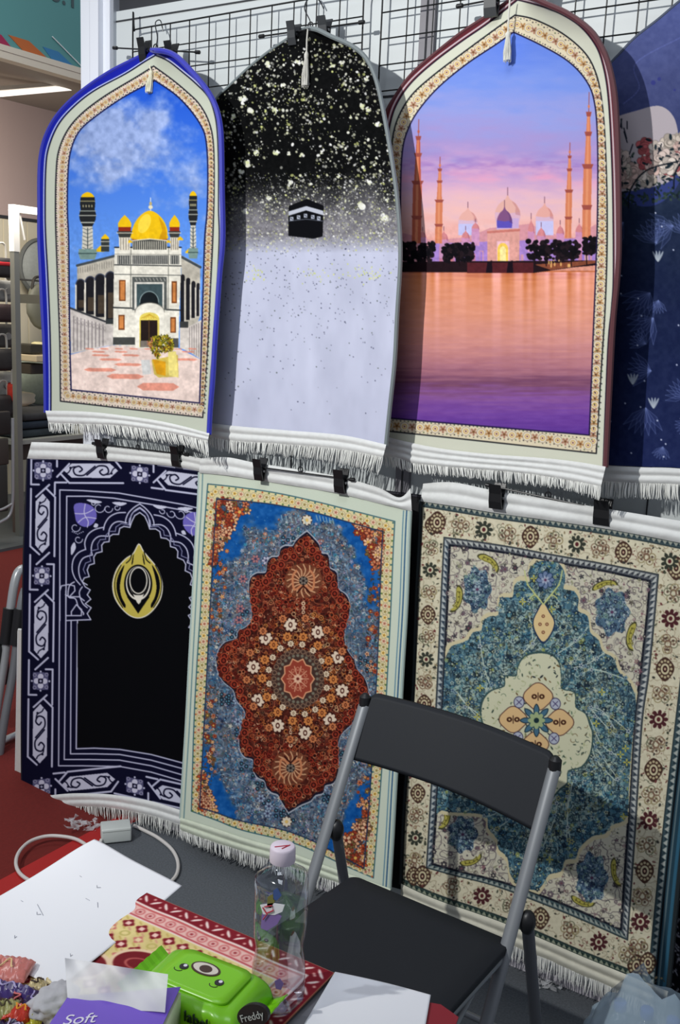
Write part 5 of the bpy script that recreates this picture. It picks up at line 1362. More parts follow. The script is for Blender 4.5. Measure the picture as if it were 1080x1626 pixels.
    # spandrels
    for (x, y, rx, ry, ro) in ((758, 936, 21, 34, -.25), (972, 972, 26, 36, .2), (735, 1325, 22, 28, .3), (940, 1394, 24, 38, -.1)):
        P = [(x + math.cos(a_) * rx * (1 + .12 * math.cos(7 * a_)), y + math.sin(a_) * ry * (1 + .12 * math.cos(7 * a_))) for a_ in np.linspace(0, 6.283, 40)]
        cv.poly(P, (86, 112, 134))
        contour(cv, cv.inside(P), 6, int(x), 1.3, (40, 56, 76), .9); cv.scatter(cv.inside(P), 260, [(40, 56, 84), (170, 186, 190), (70, 100, 110), (34, 40, 60), (120, 150, 140)], int(x), (1, 2.4), 'dlrf')
        cv.flower(x, y, 8, (150, 170, 180), (90, 60, 90), 6, 0, (40, 50, 70))
    for (x, y, r0, r1_, ro) in ((776, 893, 18, 8, .6), (725, 951, 8, 19, .2), (960, 930, 18, 7, -.3), (1004, 1010, 8, 20, .2), (706, 1298, 8, 17, .2), (748, 1366, 16, 7, -.3), (978, 1385, 6.5, 20, -.15), (925, 1431, 17, 7, .4)):
        if r0 > r1_: paisley(x, y, r0, r1_, ro, 1 if y < 1200 else -1)
        else: paisley(x, y, r1_, r0, ro + 1.57, 1 if x < 850 else -1)
    # teal medallion
    left = z5([(588, 352), (552, 356), (524, 376), (514, 402), (520, 430), (486, 428), (462, 446), (456, 488), (424, 490), (404, 512), (402, 556), (372, 560), (346, 578), (340, 612), (308, 620), (290, 648), (262, 660), (228, 672), (212, 700), (196, 740)])
    left += [(702, 1060), (699, 1140), (694, 1215), (690, 1290)]
    left += z6([(190, 345), (230, 352), (352, 362), (364, 410), (398, 450), (404, 490), (436, 520), (446, 580), (470, 612), (500, 612), (522, 640)])
    right = z5([(588, 352), (626, 362), (648, 392), (652, 430), (646, 458), (682, 466), (702, 494), (700, 540), (736, 560), (745, 620), (776, 648), (792, 692), (832, 716), (852, 768), (886, 800), (908, 842), (916, 880), (918, 960)])
    right += [(1006, 1160), (999, 1245)] + z6([(888, 330), (872, 382), (824, 400), (800, 432), (752, 442), (704, 486), (692, 522), (652, 530), (636, 572), (592, 584), (572, 616), (550, 640), (522, 640)])
    med = np.concatenate([smooth(left, 3), smooth(right, 3)[::-1]])
    mm = cv.inside(med) & mI
    halo = np.zeros_like(mm)
    c0 = np.array([858., 1150.]); 
    hm = cv.inside((med - c0) * 1.035 + c0) & mI & ~mm
    cv.a[hm] = (206, 196, 160)
    nA = fbm(sh, 30, 95, 4)[..., None]; nB = fbm(sh, 9, 96, 3)[..., None]
    edge_in = ~cv.inside((med - c0) * .86 + c0)
    tone = np.array([84, 110, 112]) + (nA - .5) * np.array([-60, 10, 70]) + (nB - .5) * 50
    tone = np.where(edge_in[..., None], tone * .45 + np.array([76, 116, 138]) * .55, tone)
    cv.a[mm] = tone[mm]
    mi2 = mm & ~edge_in; contour(cv, mi2, 9, 213, 2.2, (172, 190, 180), .85); contour(cv, mi2, 7, 216, 1.6, (150, 176, 170), .8, .56); contour(cv, mm, 10, 217, 1.3, (160, 184, 182), .6, .42); contour(cv, mm, 6, 214, 1.3, (30, 44, 56), .85, .47); contour(cv, mm, 11, 215, 1.6, (36, 62, 84), .8, .55)
    yq, xq = np.nonzero(mm)
    for i in range(420):
        j = rg.randrange(len(yq)); x, y = xq[j] / K + cv.x0, yq[j] / K + cv.y0; cv.flower(x, y, rg.uniform(2.6, 5.2), rg.choice([(30, 46, 62), (176, 192, 184), (60, 92, 120), (40, 50, 52)]), rg.choice([(186, 196, 170), (40, 60, 80)]), 5, rg.random(), (28, 42, 54))

    cv.scatter(mm, 3400, [(176, 196, 186), (36, 52, 66), (130, 166, 170), (60, 110, 140), (196, 200, 170), (30, 44, 50), (150, 160, 90), (90, 140, 150)], 97, (.9, 2.4), 'ddlrafr')
    # branching vines
    for i in range(26):
        an = rg.uniform(0, 6.28); x = 858 + math.cos(an) * 80; y = 1150 + math.sin(an) * 120
        x2, y2 = 858 + math.cos(an + .3) * rg.uniform(110, 150), 1150 + math.sin(an + .3) * rg.uniform(170, 230)
        P = smooth([(x, y), ((x + x2) / 2 + rg.uniform(-14, 14), (y + y2) / 2 + rg.uniform(-14, 14)), (x2, y2)], 6)
        P = P[[mm[min(mm.shape[0] - 1, max(0, int((p[1] - cv.y0) * K))), min(mm.shape[1] - 1, max(0, int((p[0] - cv.x0) * K)))] for p in P]]
        if len(P) > 3:
            cv.line(P, 1.5, (190, 204, 190))
            for p in P[::3]: cv.flower(p[0] + rg.uniform(-4, 4), p[1] + rg.uniform(-4, 4), rg.uniform(3, 4.6), rg.choice([(196, 208, 206), (150, 180, 190), (176, 176, 120)]), (40, 60, 90), 5, 0, (34, 50, 60))
    for i in range(40):
        j = rg.randrange(len(ys)); x, y = xs[j] / K + cv.x0, ys[j] / K + cv.y0
        if mm[int((y - cv.y0) * K), int((x - cv.x0) * K)]:
            for k in range(4): cv.ell(x + 3.4 * math.cos(k * 1.57), y + 3.4 * math.sin(k * 1.57), 2.6, 1.3, (184, 178, 84), k * 1.57)
    # cream centre medallion
    cl = z5([(560, 698), (520, 704), (490, 724), (474, 760), (470, 784), (430, 786), (426, 822), (380, 838), (352, 866), (340, 905), (344, 950), (362, 985)]) + [(779, 1176), (800, 1196), (806, 1218), (835, 1226), (842, 1246), (850, 1262)]
    crr = z5([(560, 698), (600, 706), (628, 736), (636, 790), (638, 832), (686, 846), (690, 900), (726, 924), (742, 968)]) + z6([(752, 60), (744, 130), (712, 180), (662, 196), (658, 240), (632, 262), (596, 300), (560, 308), (538, 290)])
    cm = np.concatenate([smooth(cl, 3), smooth(crr, 3)[::-1]])
    cv.poly((cm - c0) * 1.03 + c0, (60, 84, 84)); cv.poly(cm, (206, 206, 176))
    cv.scatter(cv.inside(cm), 330, [(60, 76, 66), (96, 120, 96), (150, 160, 120), (44, 50, 56), (176, 180, 140), (110, 90, 60)], 98, (1, 3), 'dlal')
    S = np.array([852., 1144.])
    for an, w in ((-1.5, 24), (.08, 23), (1.62, 22), (3.18, 23)):
        x, y = S[0] + math.cos(an) * 37, S[1] + math.sin(an) * 38
        P = [(x + math.cos(a_) * w * (.92 + .06 * math.cos(4 * a_)), y + math.sin(a_) * w * (.86 + .06 * math.cos(4 * a_))) for a_ in np.linspace(0, 6.283, 30)]
        cv.poly(P, (218, 184, 134)); cv.line(P, 1.4, (90, 60, 56), closed=True)
        for s_ in (-1, 1): cv.ell(x + s_ * 6, y, 4.4, 4, (70, 40, 30)); cv.ell(x + s_ * 6, y, 1.6, 1.6, (218, 190, 140))
        cv.line([(x, y - 6), (x, y + 6)], 1.4, (60, 36, 30))
    for an in (-.72, .8, 2.4, 3.95):
        x, y = S[0] + math.cos(an) * 40, S[1] + math.sin(an) * 40
        cv.ell(x, y, 8, 9, (176, 182, 196)); cv.ell(x, y, 8, 9, (60, 56, 90), w=1.3); cv.line([(x - 4, y - 4), (x + 4, y + 4)], 1.2, (70, 60, 100)); cv.line([(x + 4, y - 4), (x - 4, y + 4)], 1.2, (70, 60, 100))
    for k in range(8):
        an = k * math.pi / 4; P = smooth([(S[0] + math.cos(an - .3) * 10, S[1] + math.sin(an - .3) * 10), (S[0] + math.cos(an - .22) * 19, S[1] + math.sin(an - .22) * 19), (S[0] + math.cos(an) * 26, S[1] + math.sin(an) * 26), (S[0] + math.cos(an + .22) * 19, S[1] + math.sin(an + .22) * 19), (S[0] + math.cos(an + .3) * 10, S[1] + math.sin(an + .3) * 10)], 4)
        cv.poly(P, (72, 110, 132)); cv.line(P, 1.2, (24, 40, 52))
    cv.ell(S[0], S[1], 13, 13, (44, 76, 90)); cv.flower(S[0], S[1], 14, (160, 176, 130), (30, 50, 56), 8)
    P = smooth(z5([(570, 512), (592, 545), (610, 580), (600, 620), (570, 655), (542, 618), (534, 580), (548, 545)]), 4, True)
    cv.poly((P - P.mean(0)) * 1.12 + P.mean(0), (36, 56, 84)); cv.poly(P, (222, 196, 144))
    for x, y in z5([(570, 560), (558, 590), (584, 590), (570, 620)]): cv.ell(x, y, 2.8, 2.8, (130, 84, 64)); cv.ell(x, y, 1, 1, (226, 210, 160))
    cv.flower(*z5([(578, 425)])[0], 14, (110, 128, 160), (96, 60, 90), 8, 0, (36, 56, 88)); cv.flower(*z5([(578, 425)])[0], 7, (160, 170, 190), (96, 60, 90), 6, .3)
    for s_ in (-1, 1):
        for k in range(3): cv.line(smooth([(863, 960), (863 + s_ * (12 + 6 * k), 945 - 8 * k), (863 + s_ * (22 + 4 * k), 950 - 22 * k)], 5), 1.8, (190, 196, 130))
cv = Cv(628, 784, 1150, 1590); persian_teal(cv)
tR = thing('prayer_rug', 'large cream and teal Persian-style rug with a scalloped blue-green medallion, lower right', 'rug', tuple(Wy(640, 1404, -.06)), grp2)
dR = lambda a, t: -(.045 + .055 * (1 - np.exp(-np.asarray(a) * 5)) + .012 * np.sin(np.asarray(a) * 5.5 + .6) * np.asarray(t) + .01 * np.asarray(t) ** 2)
rR = Rug(Lr, Rr, Br, Tr, dR)
rR.face('printed_face', cv, pile, tR, 600, 920)
rR.back(back_m, tR); rR.edge(mat('dark_teal_binding', (26, 36, 40), .7), tR, .006)
topd = lambda a: dR(a, 0.0) - .003
botd = lambda a: dR(a, 1.0) - .003
hem('top_hem', [(672, 768), (720, 766), (790, 780), (870, 792), (952, 806), (1020, 817), (1080, 827), (1143, 838)], [(668, 796), (730, 805), (790, 815), (870, 826), (952, 838), (1020, 850), (1080, 862), (1141, 873)], topd, white_fl, tR, 2, seed=15, wav=.006)
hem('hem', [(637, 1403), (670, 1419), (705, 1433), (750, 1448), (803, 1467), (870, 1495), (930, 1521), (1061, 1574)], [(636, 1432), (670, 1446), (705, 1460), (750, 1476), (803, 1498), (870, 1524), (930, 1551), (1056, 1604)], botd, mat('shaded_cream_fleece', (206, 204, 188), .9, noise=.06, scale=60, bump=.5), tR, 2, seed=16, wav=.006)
fringe([(636, 1430), (670, 1444), (705, 1458), (750, 1474), (803, 1496), (870, 1522), (930, 1549), (1056, 1602)], [(637, 1452), (670, 1466), (705, 1482), (750, 1498), (803, 1524), (870, 1552), (930, 1578), (1052, 1632)], botd, fringe_m, tR, 250, 15, ragged=.3)

# sliver of a further dark rug at the right border of the photo
def zig(cv):
    cv.a[:] = (18, 18, 26); r_ = random.Random(3)
    for i in range(320):
        x, y = r_.uniform(1060, 1200), r_.uniform(1400, 1620)
        cv.line([(x, y), (x + r_.uniform(3, 8), y + r_.uniform(-8, 8))], 1.6, (190, 190, 200))
cv = Cv(1060, 880, 1280, 1640, (16, 16, 24)); zig(cv)
tS = thing('prayer_rug', 'dark rug with white dashes along its lower edge, barely visible at the right border', 'rug', tuple(Wy(1080, 1560, -.03)), grp2)
rS = Rug([(1145, 885), (1072, 1480), (1066, 1600)], [(1275, 900), (1250, 1300), (1230, 1660)], [(1066, 1600), (1150, 1630), (1230, 1660)], [(1145, 885), (1210, 890), (1275, 900)], lambda a, t: -.03 + 0 * np.asarray(a) * np.asarray(t))
rS.face('printed_face', cv, pile, tS, 120, 300); rS.back(back_m, tS, .006); rS.edge(mat('black_binding', (18, 18, 32), .7), tS, .004, True)
# ------------------------------------------------------------------ wire grid panels and hangers
wire_m = mat('black_wire', (28, 30, 32), .45, metal=.3)
def grid_panel(x0, n, px_l, px_r, zbot, label):
    a, b = Wy(*px_l, -.03), Wy(*px_r, -.03); sl_ = (b.z - a.z) / (b.x - a.x)
    zt = lambda x: a.z + (x - a.x) * sl_
    st = .0706; x1 = x0 + st * n
    t = thing('grid_panel', label, 'grid', (x0, -.03, zbot), 'wire grid panels on the wall')
    mb = MB(); r = .0018
    mb.tube(smooth([(x0, -.03, zbot), (x0, -.03, zt(x0) - .02), (x0 + .006, -.03, zt(x0) - .005), (x0 + .02, -.03, zt(x0)), (x0 + .2, -.03, zt(x0 + .2)), (x1 - .02, -.03, zt(x1)), (x1, -.03, zt(x1) - .02), (x1, -.03, zbot)], 4), .0024, 6)
    mb.build('rim', wire_m, t)
    mb = MB()
    for i in range(1, n):
        x = x0 + st * i; mb.tube([(x, -.028, zbot), (x, -.028, zt(x) + .002)], r, 6)
    mb.build('upright_wires', wire_m, t)
    mb = MB(); k = 1
    while zt(x0) - k * .06 > zbot:
        z = -k * .0605; mb.tube([(x0, -.032, zt(x0) + z), (x1, -.032, zt(x1) + z)], r, 6); k += 1
    mb.build('cross_wires', wire_m, t)
grid_panel(-2.203, 11, (212, 47), (426, 10.5), 1.5, 'black wire grid panel on the white wall behind the blue-edged rug')
grid_panel(-1.372, 11, (605.5, -21), (668, -32), 1.5, 'black wire grid panel on the wall behind the sunset mosque rug')
grid_panel(-.585, 11, (1080, -42), (1140, -50), 1.5, 'black wire grid panel behind the blue floral rug at the right')

black_pl = mat('black_plastic', (26, 27, 29), .4)
dark_clip = mat('charcoal_clip_plastic', (52, 55, 58), .45)
def hanger(label, bar, clips, hook, y, cm=None, g='clip hangers in the upper row'):
    cm = cm or black_pl
    a, b = Wy(*bar[0], y), Wy(*bar[1], y)
    t = thing('clip_hanger', label, 'hanger', tuple((a + b) / 2), g)
    MB().tube([a, b], .0022, 8).build('bar', black_pl, t)
    for e, s in ((a, 1), (b, -1)):
        d = (b - a).normalized() * s
        MB().tube([e - d * .004, e - d * .002, e + d * .012, e + d * .014], [.003, .0052, .0052, .003], 10).build('end_cap', black_pl, t)
    for (x, y0, y1, w) in clips:
        p, q = Wy(x, y0, y - .004), Wy(x, y1, y - .004); h = (p - q).length; q.x = p.x = (p.x + q.x) / 2
        W2 = w / 2 / 480
        bm = bmesh.new()
        for s in (-1, 1):   # two jaws, pinched at the lower third, splayed at the top
            vs = []
            prof = [(0.0, .004), (.3 * h, .010), (.62 * h, .012), (h, .020)]
            for z, dy in prof:
                for xx in (-W2, W2):
                    for th in (0, .004):
                        vs.append(bm.verts.new((p.x + xx * (1 - .12 * z / h), p.y + s * (dy - th * (1)), q.z + z)))
            for i in range(len(prof) - 1):
                o = i * 4
                for f in ((0, 1, 5, 4), (3, 2, 6, 7), (1, 3, 7, 5), (2, 0, 4, 6)):
                    bm.faces.new([vs[o + k] for k in f])
            bm.faces.new([vs[0], vs[2], vs[3], vs[1]]); bm.faces.new([vs[-4], vs[-3], vs[-1], vs[-2]])
        add_box(bm, (p.x - W2 * .6, p.y - .011, q.z + h * .5), (p.x + W2 * .6, p.y + .011, q.z + h * .62))
        c = obj('clip', bm, cm, t)
        MB().tube([(p.x - W2 * 1.05, p.y, q.z + h * .45), (p.x + W2 * 1.05, p.y, q.z + h * .45)], .0035, 10).build('spring', mat('steel_spring', (120, 122, 126), .3, metal=.9), c)
    P = [Wy(x_, y_, y + .0 + dy_) for x_, y_, dy_ in hook]
    MB().tube(smooth(P, 6), .0016, 6).build('hook', mat('dark_steel_hook', (58, 60, 64), .35, metal=.6), t)
    c = P[0]; MB().tube([(c.x + .007 * math.cos(u), c.y, c.z + .006 + .007 * math.sin(u)) for u in np.linspace(0, 6.283, 17)[:-1]], .0018, 6, closed_path=True).build('ring', black_pl, t)
hanger('black clip hanger holding the blue-edged mosque rug', [(181, 76), (316, 83)], [(229, 62, 98, 13), (272, 67, 100, 13)], [(247, 78, 0), (250, 60, 0), (247, 42, 0), (248, 34, .02), (255, 33, .04), (259, 50, .045)], -.062)
hanger('charcoal clip hanger holding the black speckled rug', [(413, 58), (577, 35)], [(466, 36, 72, 12), (515, 28, 64, 13)], [(493, 44, 0), (492, 32, 0), (484, 15, 0), (487, 2, .01), (497, -6, .03), (508, 2, .045), (514, 14, .045)], -.058, dark_clip)
hanger('dark clip hanger at the top of the sunset mosque rug', [(727, 10), (925, -28)], [(781, -18, 27, 15), (847, -26, 15, 14)], [(823, -22, 0), (822, -40, 0), (815, -60, .01), (828, -70, .03), (840, -55, .045)], -.066, dark_clip)
g2 = 'clip hangers in the lower row'
hanger('black clip hanger on the top hem of the navy rug', [(148, 704), (298, 722)], [(161.5, 697, 728, 14), (281, 708, 741, 15)], [(219, 713, 0), (219, 700, 0), (219, 690, .01), (224, 684, .02)], -.052, None, g2)
hanger('black clip hanger on the top hem of the red medallion rug', [(405, 741), (562, 762)], [(412.5, 728, 763, 14), (541, 745, 783, 15)], [(477, 749, 0), (477, 736, 0), (477, 722, .01), (482, 716, .02)], -.1, None, g2)
hanger('black clip hanger on the top hem of the teal Persian rug', [(773, 770), (978, 814)], [(789, 768, 808, 16), (957, 793, 834, 18)], [(870, 790, 0), (870, 776, 0), (870, 762, .01), (876, 756, .02)], -.1, None, g2)

# ------------------------------------------------------------------ black folding chair
def on_plane(px, py, a, b):
    """ray with plane y = a + b z"""
    d = ray(px, py); t = (a + b * CAM[2] - CAM[1]) / (d[1] - b * d[2]); return Vector(CAM + d * t)
PA, PB = -.79, .5
ch = thing('folding_chair', 'black folding chair with grey tube legs in front of the Persian rugs', 'chair', (-.86, -.6, 0))
tube_m = mat('grey_lacquered_tube', (132, 136, 140), .38, metal=.25)
blk_seat = mat('black_chair_plastic', (36, 39, 44), .6, Specular_IOR_Level=.2, noise=.04, scale=300)
lt, lb = on_plane(578, 1120, PA, PB), on_plane(485, 1430, PA, PB)
rt, rb = on_plane(880, 1222, PA, PB), on_plane(772, 1626, PA, PB)
def ext(a, b, z): u = (z - a.z) / (b.z - a.z); return a + (b - a) * u
SQ = dict(squash=(.62, 1.25, (0, 1, 0)))
LF, RF = ext(lt, lb, 0.012), ext(rt, rb, 0.012)
for a, b in ((lt, LF), (rt, RF)):
    o = MB().tube([a, a.lerp(b, .5), b], .0125, 12, squash=(1.15, .75)).build('front_leg', tube_m, ch)
    MB().tube([b + Vector((0, 0, .03)), b + Vector((0, 0, -.011))], .017, 12).build('rubber_foot', black_pl, o)
# rear legs with pivot knobs
for (px_, py_), F in (((508, 1318), LF), ((824, 1470), RF)):
    top = on_plane(px_, py_, PA, PB)
    tb_ = lt if F is LF else rt; bb_ = lb if F is LF else rb
    p = ext(tb_, bb_, top.z) + Vector((.022 if F is RF else .014, .022, 0))
    foot = Vector((p.x, -.36, .012))
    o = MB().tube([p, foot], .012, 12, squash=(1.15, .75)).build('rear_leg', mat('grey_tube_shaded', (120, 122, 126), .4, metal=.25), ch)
    MB().tube([foot + Vector((0, 0, .03)), foot + Vector((0, 0, -.011))], .017, 12).build('rubber_foot', black_pl, o)
    bm = bmesh.new(); bmesh.ops.create_uvsphere(bm, u_segments=20, v_segments=12, radius=1)
    for v in bm.verts: v.co = Vector((v.co.x * .017, v.co.y * .018, v.co.z * .026)) + p
    obj('pivot_cap', bm, black_pl, ch, True)
    if F is RF: RP = (p, foot)
    else: LP = (p, foot)
MB().tube([LP[0].lerp(LP[1], .8), RP[0].lerp(RP[1], .8)], .008, 10).build('rear_stretcher', tube_m, ch)
MB().tube([ext(lt, lb, .16), ext(rt, rb, .16)], .008, 10).build('front_stretcher', tube_m, ch)
# seat
s0, s1 = Wz(560, 1386, .445), Wz(815, 1492, .445)
sL, sR = Vector((s0.x, s0.y, 0)), Vector((s1.x, s1.y, 0))
ex = (sR - sL).normalized(); ey = Vector((ex.y, -ex.x, 0)); wS = (sR - sL).length; dS = .38
def rrect(w, h, r, n=6):
    P = []
    for cx_, cy_, a0 in ((w - r, h - r, 0), (r, h - r, 90), (r, r, 180), (w - r, r, 270)):
        for i in range(n + 1):
            a = math.radians(a0 + 90 * i / n); P.append((cx_ + math.cos(a) * r, cy_ + math.sin(a) * r))
    return P
def slab(name, P, fn, th, m, parent, bev=.004):
    """solid panel: outline P (u,v) placed by fn(u,v,w)"""
    bm = bmesh.new()
    rings = []
    cu = sum(p[0] for p in P) / len(P); cv_ = sum(p[1] for p in P) / len(P)
    for w, k in ((0, bev), (bev, 0), (th - bev, 0), (th, bev)):
        ring = []
        for u, v in P:
            d = Vector((cu - u, cv_ - v)); d = d.normalized() * k if k else Vector((0, 0))
            ring.append(bm.verts.new(fn(u + d.x, v + d.y, w)))
        rings.append(ring)
    n = len(P)
    for a, b in zip(rings[:-1], rings[1:]):
        for i in range(n): bm.faces.new([a[i], a[(i + 1) % n], b[(i + 1) % n], b[i]])
    for ring, w in ((rings[0], 0), (rings[-1], th)):
        prev = ring
        for q in (.75, .45, .15):
            k_ = [bm.verts.new(fn(cu + (u - cu) * q, cv_ + (v - cv_) * q, w)) for u, v in P]
            for i in range(n): bm.faces.new([prev[i], prev[(i + 1) % n], k_[(i + 1) % n], k_[i]])
            prev = k_
        bm.faces.new(prev)
    return obj(name, bm, m, parent, True)
def seat_fn(u, v, w):
    taper = 1 - .06 * (v / dS)
    x = (u - wS / 2) * (1 + .04 * v / dS) + wS / 2
    q = sL + ex * x + ey * v
    dip = -.010 * math.sin(math.pi * min(max(u / wS, 0), 1)) * math.sin(math.pi * min(max(v / dS, 0), 1))
    return Vector((q.x, q.y, .428 + w + dip + .012 * (v / dS - .3)))
slab('seat', rrect(wS, dS, .022), seat_fn, .018, blk_seat, ch)
for s in (0, 1):
    a = seat_fn(.01 + s * (wS - .02), .02, -.008); b = seat_fn(.01 + s * (wS - .02), dS - .04, -.008)
    MB().tube([a, b], .009, 10).build('seat_rail', tube_m, ch)
# diagonal link and bracket on the right side
a = on_plane(700, 1660, PA - .02, PB); 
q0 = Wz(790, 1500, .40); q1 = Wz(708, 1655, .40)
MB().tube([q0, q1], .007, 10).build('side_link', tube_m, ch)
c = Wz(800, 1513, .41); MB().tube(smooth([c + Vector((-.01, -.02, 0)), c, c + Vector((.008, .0, -.004)), c + Vector((.012, -.014, -.02))], 5), .004, 8).build('lock_bracket', mat('bright_bracket', (196, 198, 200), .25, metal=.8), ch)
# backrest
TL_, TR_ = on_plane(586, 1099, PA, PB), on_plane(884, 1199, PA, PB)
BL_, BR_ = on_plane(556, 1207, PA, PB), on_plane(857, 1327, PA, PB)
def back_fn(u, v, w):
    a = TL_.lerp(TR_, u); b = BL_.lerp(BR_, u); p = a.lerp(b, v)
    bow = .030 * math.sin(math.pi * min(max(u, 0), 1))
    return p + Vector((0, bow + w - .004 + .006 * v, 0))
P = []
nU = 24
rr_ = .045
for i in range(nU + 1): P.append((rr_ + (1 - 2 * rr_) * i / nU, 0))
for i in range(1, 6): a = math.radians(-90 + 90 * i / 6); P.append((1 - rr_ + rr_ * math.cos(a), .14 + .14 * math.sin(a)))
for i in range(6): P.append((1, .14 + .80 * i / 5))
for i in range(1, 4): a = math.radians(90 * i / 4); P.append((1 - .02 + .02 * math.cos(a), .94 + .06 * math.sin(a)))
for i in range(nU + 1): P.append((.98 - .96 * i / nU, 1 - 0.0 * math.sin(math.pi * i / nU)))
for i in range(1, 4): a = math.radians(90 + 90 * i / 4); P.append((.02 + .02 * math.cos(a), .94 + .06 * math.sin(a)))
for i in range(6): P.append((0, .94 - .80 * i / 5))
for i in range(1, 6): a = math.radians(180 + 90 * i / 6); P.append((rr_ + rr_ * math.cos(a), .14 + .14 * math.sin(a)))
def strip_panel(name, m, parent):
    """backrest as a quad sheet with thickness and rounded corners"""
    nu, nv = 48, 16; bm = bmesh.new(); fr_ = []; bk = []
    def cl(u, v):
        rx, ry = .05, .18
        U, V = u, v
        for cx_, sx in ((rx, -1), (1 - rx, 1)):
            if (u - cx_) * sx > 0 and v < ry:
                du, dv = (u - cx_) / rx * sx, (ry - v) / ry
                L = max(du, dv); n = math.hypot(du, dv)
                if n > 0: du, dv = du / n * L, dv / n * L
                U, V = cx_ + sx * du * rx, ry - dv * ry
        return U, V
    for w, st in ((0, fr_), (.014, bk)):
        for j in range(nv + 1):
            st.append([bm.verts.new(back_fn(*cl(i / nu, j / nv), w)) for i in range(nu + 1)])
    for st in (fr_, bk):
        for j in range(nv):
            for i in range(nu): bm.faces.new([st[j][i], st[j][i + 1], st[j + 1][i + 1], st[j + 1][i]])
    for j in range(nv):
        for i in (0, nu): bm.faces.new([fr_[j][i], fr_[j + 1][i], bk[j + 1][i], bk[j][i]])
    for i in range(nu):
        for j in (0, nv): bm.faces.new([fr_[j][i], fr_[j][i + 1], bk[j][i + 1], bk[j][i]])
    bmesh.ops.recalc_face_normals(bm, faces=bm.faces[:])
    es = [e for e in bm.edges if e.calc_face_angle(0) > .9]
    bmesh.ops.bevel(bm, geom=es, offset=.003, segments=2, affect='EDGES')
    return obj(name, bm, m, parent, True)
strip_panel('backrest', blk_seat, ch)
for a in (lt, rt):
    MB().tube([a + Vector((0, .004, .028)), a + Vector((0, .004, .02)), a + Vector((0, .002, -.012))], [.006, .0135, .0135], 12).build('top_cap', black_pl, ch)

# ------------------------------------------------------------------ table in the foreground
TZ = .75
tbl = thing('display_table', 'long table in the foreground, its far end covered by a patterned cloth', 'table', (-.83, -1.85, 0))
bm = bmesh.new(); add_box(bm, (-1.15, -2.4, TZ - .028), (-.50, -1.222, TZ), .004); obj('table_top', bm, mat('grey_laminate', (120, 122, 126), .4, noise=.05), tbl)
for x_ in (-1.11, -.54):
    for y_ in (-2.36, -1.27): MB().tube([(x_, y_, TZ - .028), (x_, y_, 0)], .014, 12).build('leg', tube_m, tbl)
MB().box((-1.12, -2.37, TZ - .06), (-1.10, -1.26, TZ - .029)).build('side_rail', tube_m, tbl, False)
MB().box((-.55, -2.37, TZ - .06), (-.53, -1.26, TZ - .029)).build('side_rail', tube_m, tbl, False)

# patterned cloth with crimson border; canvas in units of 2 mm from its far right corner
Bc, Ac = Wz(531, 1549, TZ + .003), Wz(239, 1424, TZ + .003)
e1 = (Ac - Bc).normalized(); e2 = Vector((e1.y, -e1.x, 0)); e2 = e2 if e2.y < 0 else -e2
def mat_cloth(cv):
    cv.a[:] = (226, 206, 140)
    CR = (128, 22, 36); PK = (232, 170, 160); WH = (244, 226, 216)
    Wd, Hd = 260, 300
    X, Y = cv.XY(); n = fbm((cv.h, cv.w), 20, 3, 3)[..., None]
    cv.a += (n - .5) * 30
    def bands(f, L):
        f(0, 13, CR); f(13, 15, WH); f(15, 17, (200, 90, 90)); f(17, 27, (236, 190, 180)); f(27, 28.5, (190, 70, 80)); f(28.5, 30, WH)
    bands(lambda a, b, c: cv.rect(a, a, b, Hd, c), Hd); bands(lambda a, b, c: cv.rect(a, a, Wd, b, c), Wd)
    for L_, tr in ((Wd, 0), (Hd, 1)):
        i = 0
        while 8 + i * 10 < L_:
            q = 8 + i * 10; s_ = 1 if i % 2 else -1
            pts = [(q - 4, 6.5 - s_ * 3.5), (q - 1, 6.5 + s_ * 1), (q + 3, 6.5 + s_ * 3.6), (q + 1, 6.5 - s_ * .5)]
            pts = smooth(pts, 3, True); pts = pts if tr == 0 else pts[:, ::-1]
            cv.poly(pts, WH)
            c = (q + 3, 6.5 - s_ * 3); c = c if tr == 0 else c[::-1]; cv.ell(c[0], c[1], 1.2, 1.2, PK)
            c = (q + 2, 22); c = c if tr == 0 else c[::-1]
            if q > 20: cv.ell(c[0], c[1], 3.4, 3.4, (206, 110, 110), w=1.3); cv.ell(c[0], c[1], 1.3, 1.3, (160, 50, 60))
            i += 1
    for r_ in range(22):
        for c_ in range(20):
            x = 40 + c_ * 13 + (6.5 if r_ % 2 else 0); y = 38 + r_ * 11
            if (r_ // 1 + c_) % 2 == 0 or r_ % 2 == 0:
                cc = CR if r_ % 2 == 0 else (206, 120, 110)
                k_ = 4.6 if r_ % 2 == 0 else 3.8
                P = [(x + math.cos(a_) * k_ * (1 + .18 * math.cos(4 * a_)), y + math.sin(a_) * k_ * (1 + .18 * math.cos(4 * a_))) for a_ in np.linspace(0, 6.283, 26)]
                cv.poly(P, cc); cv.poly([(x - 2, y - 2), (x + 2, y - 2), (x + 2, y + 2), (x - 2, y + 2)], (246, 206, 190) if cc == CR else (240, 214, 170))
            else:
                cv.ell(x, y, 3.4, 2.6, (190, 176, 96), .6, w=1.2)
            cv.line([(x + 4, y - 4), (x + 7, y - 6)], 1.1, (196, 170, 90)); cv.line([(x - 4, y + 4), (x - 7, y + 6)], 1.1, (214, 150, 130))
    for x, y in ((152, 92), (118, 70), (205, 150)):
        cv.ell(x, y, 22, 17, (236, 206, 170), .2); cv.ell(x, y, 19, 14, (120, 24, 34), .2); cv.ell(x, y, 10, 6, (190, 96, 90), .2, w=1.6)
cv = Cv(-2, -2, 262, 302); mat_cloth(cv); cv.soften()
nx, ny = 420, 460
aa, tt = np.meshgrid(np.linspace(0, 245, nx), np.linspace(0, 290, ny))
col = cv.sample(aa.ravel(), tt.ravel())
B_, E1, E2 = np.array(Bc), np.array(e1), np.array(e2)
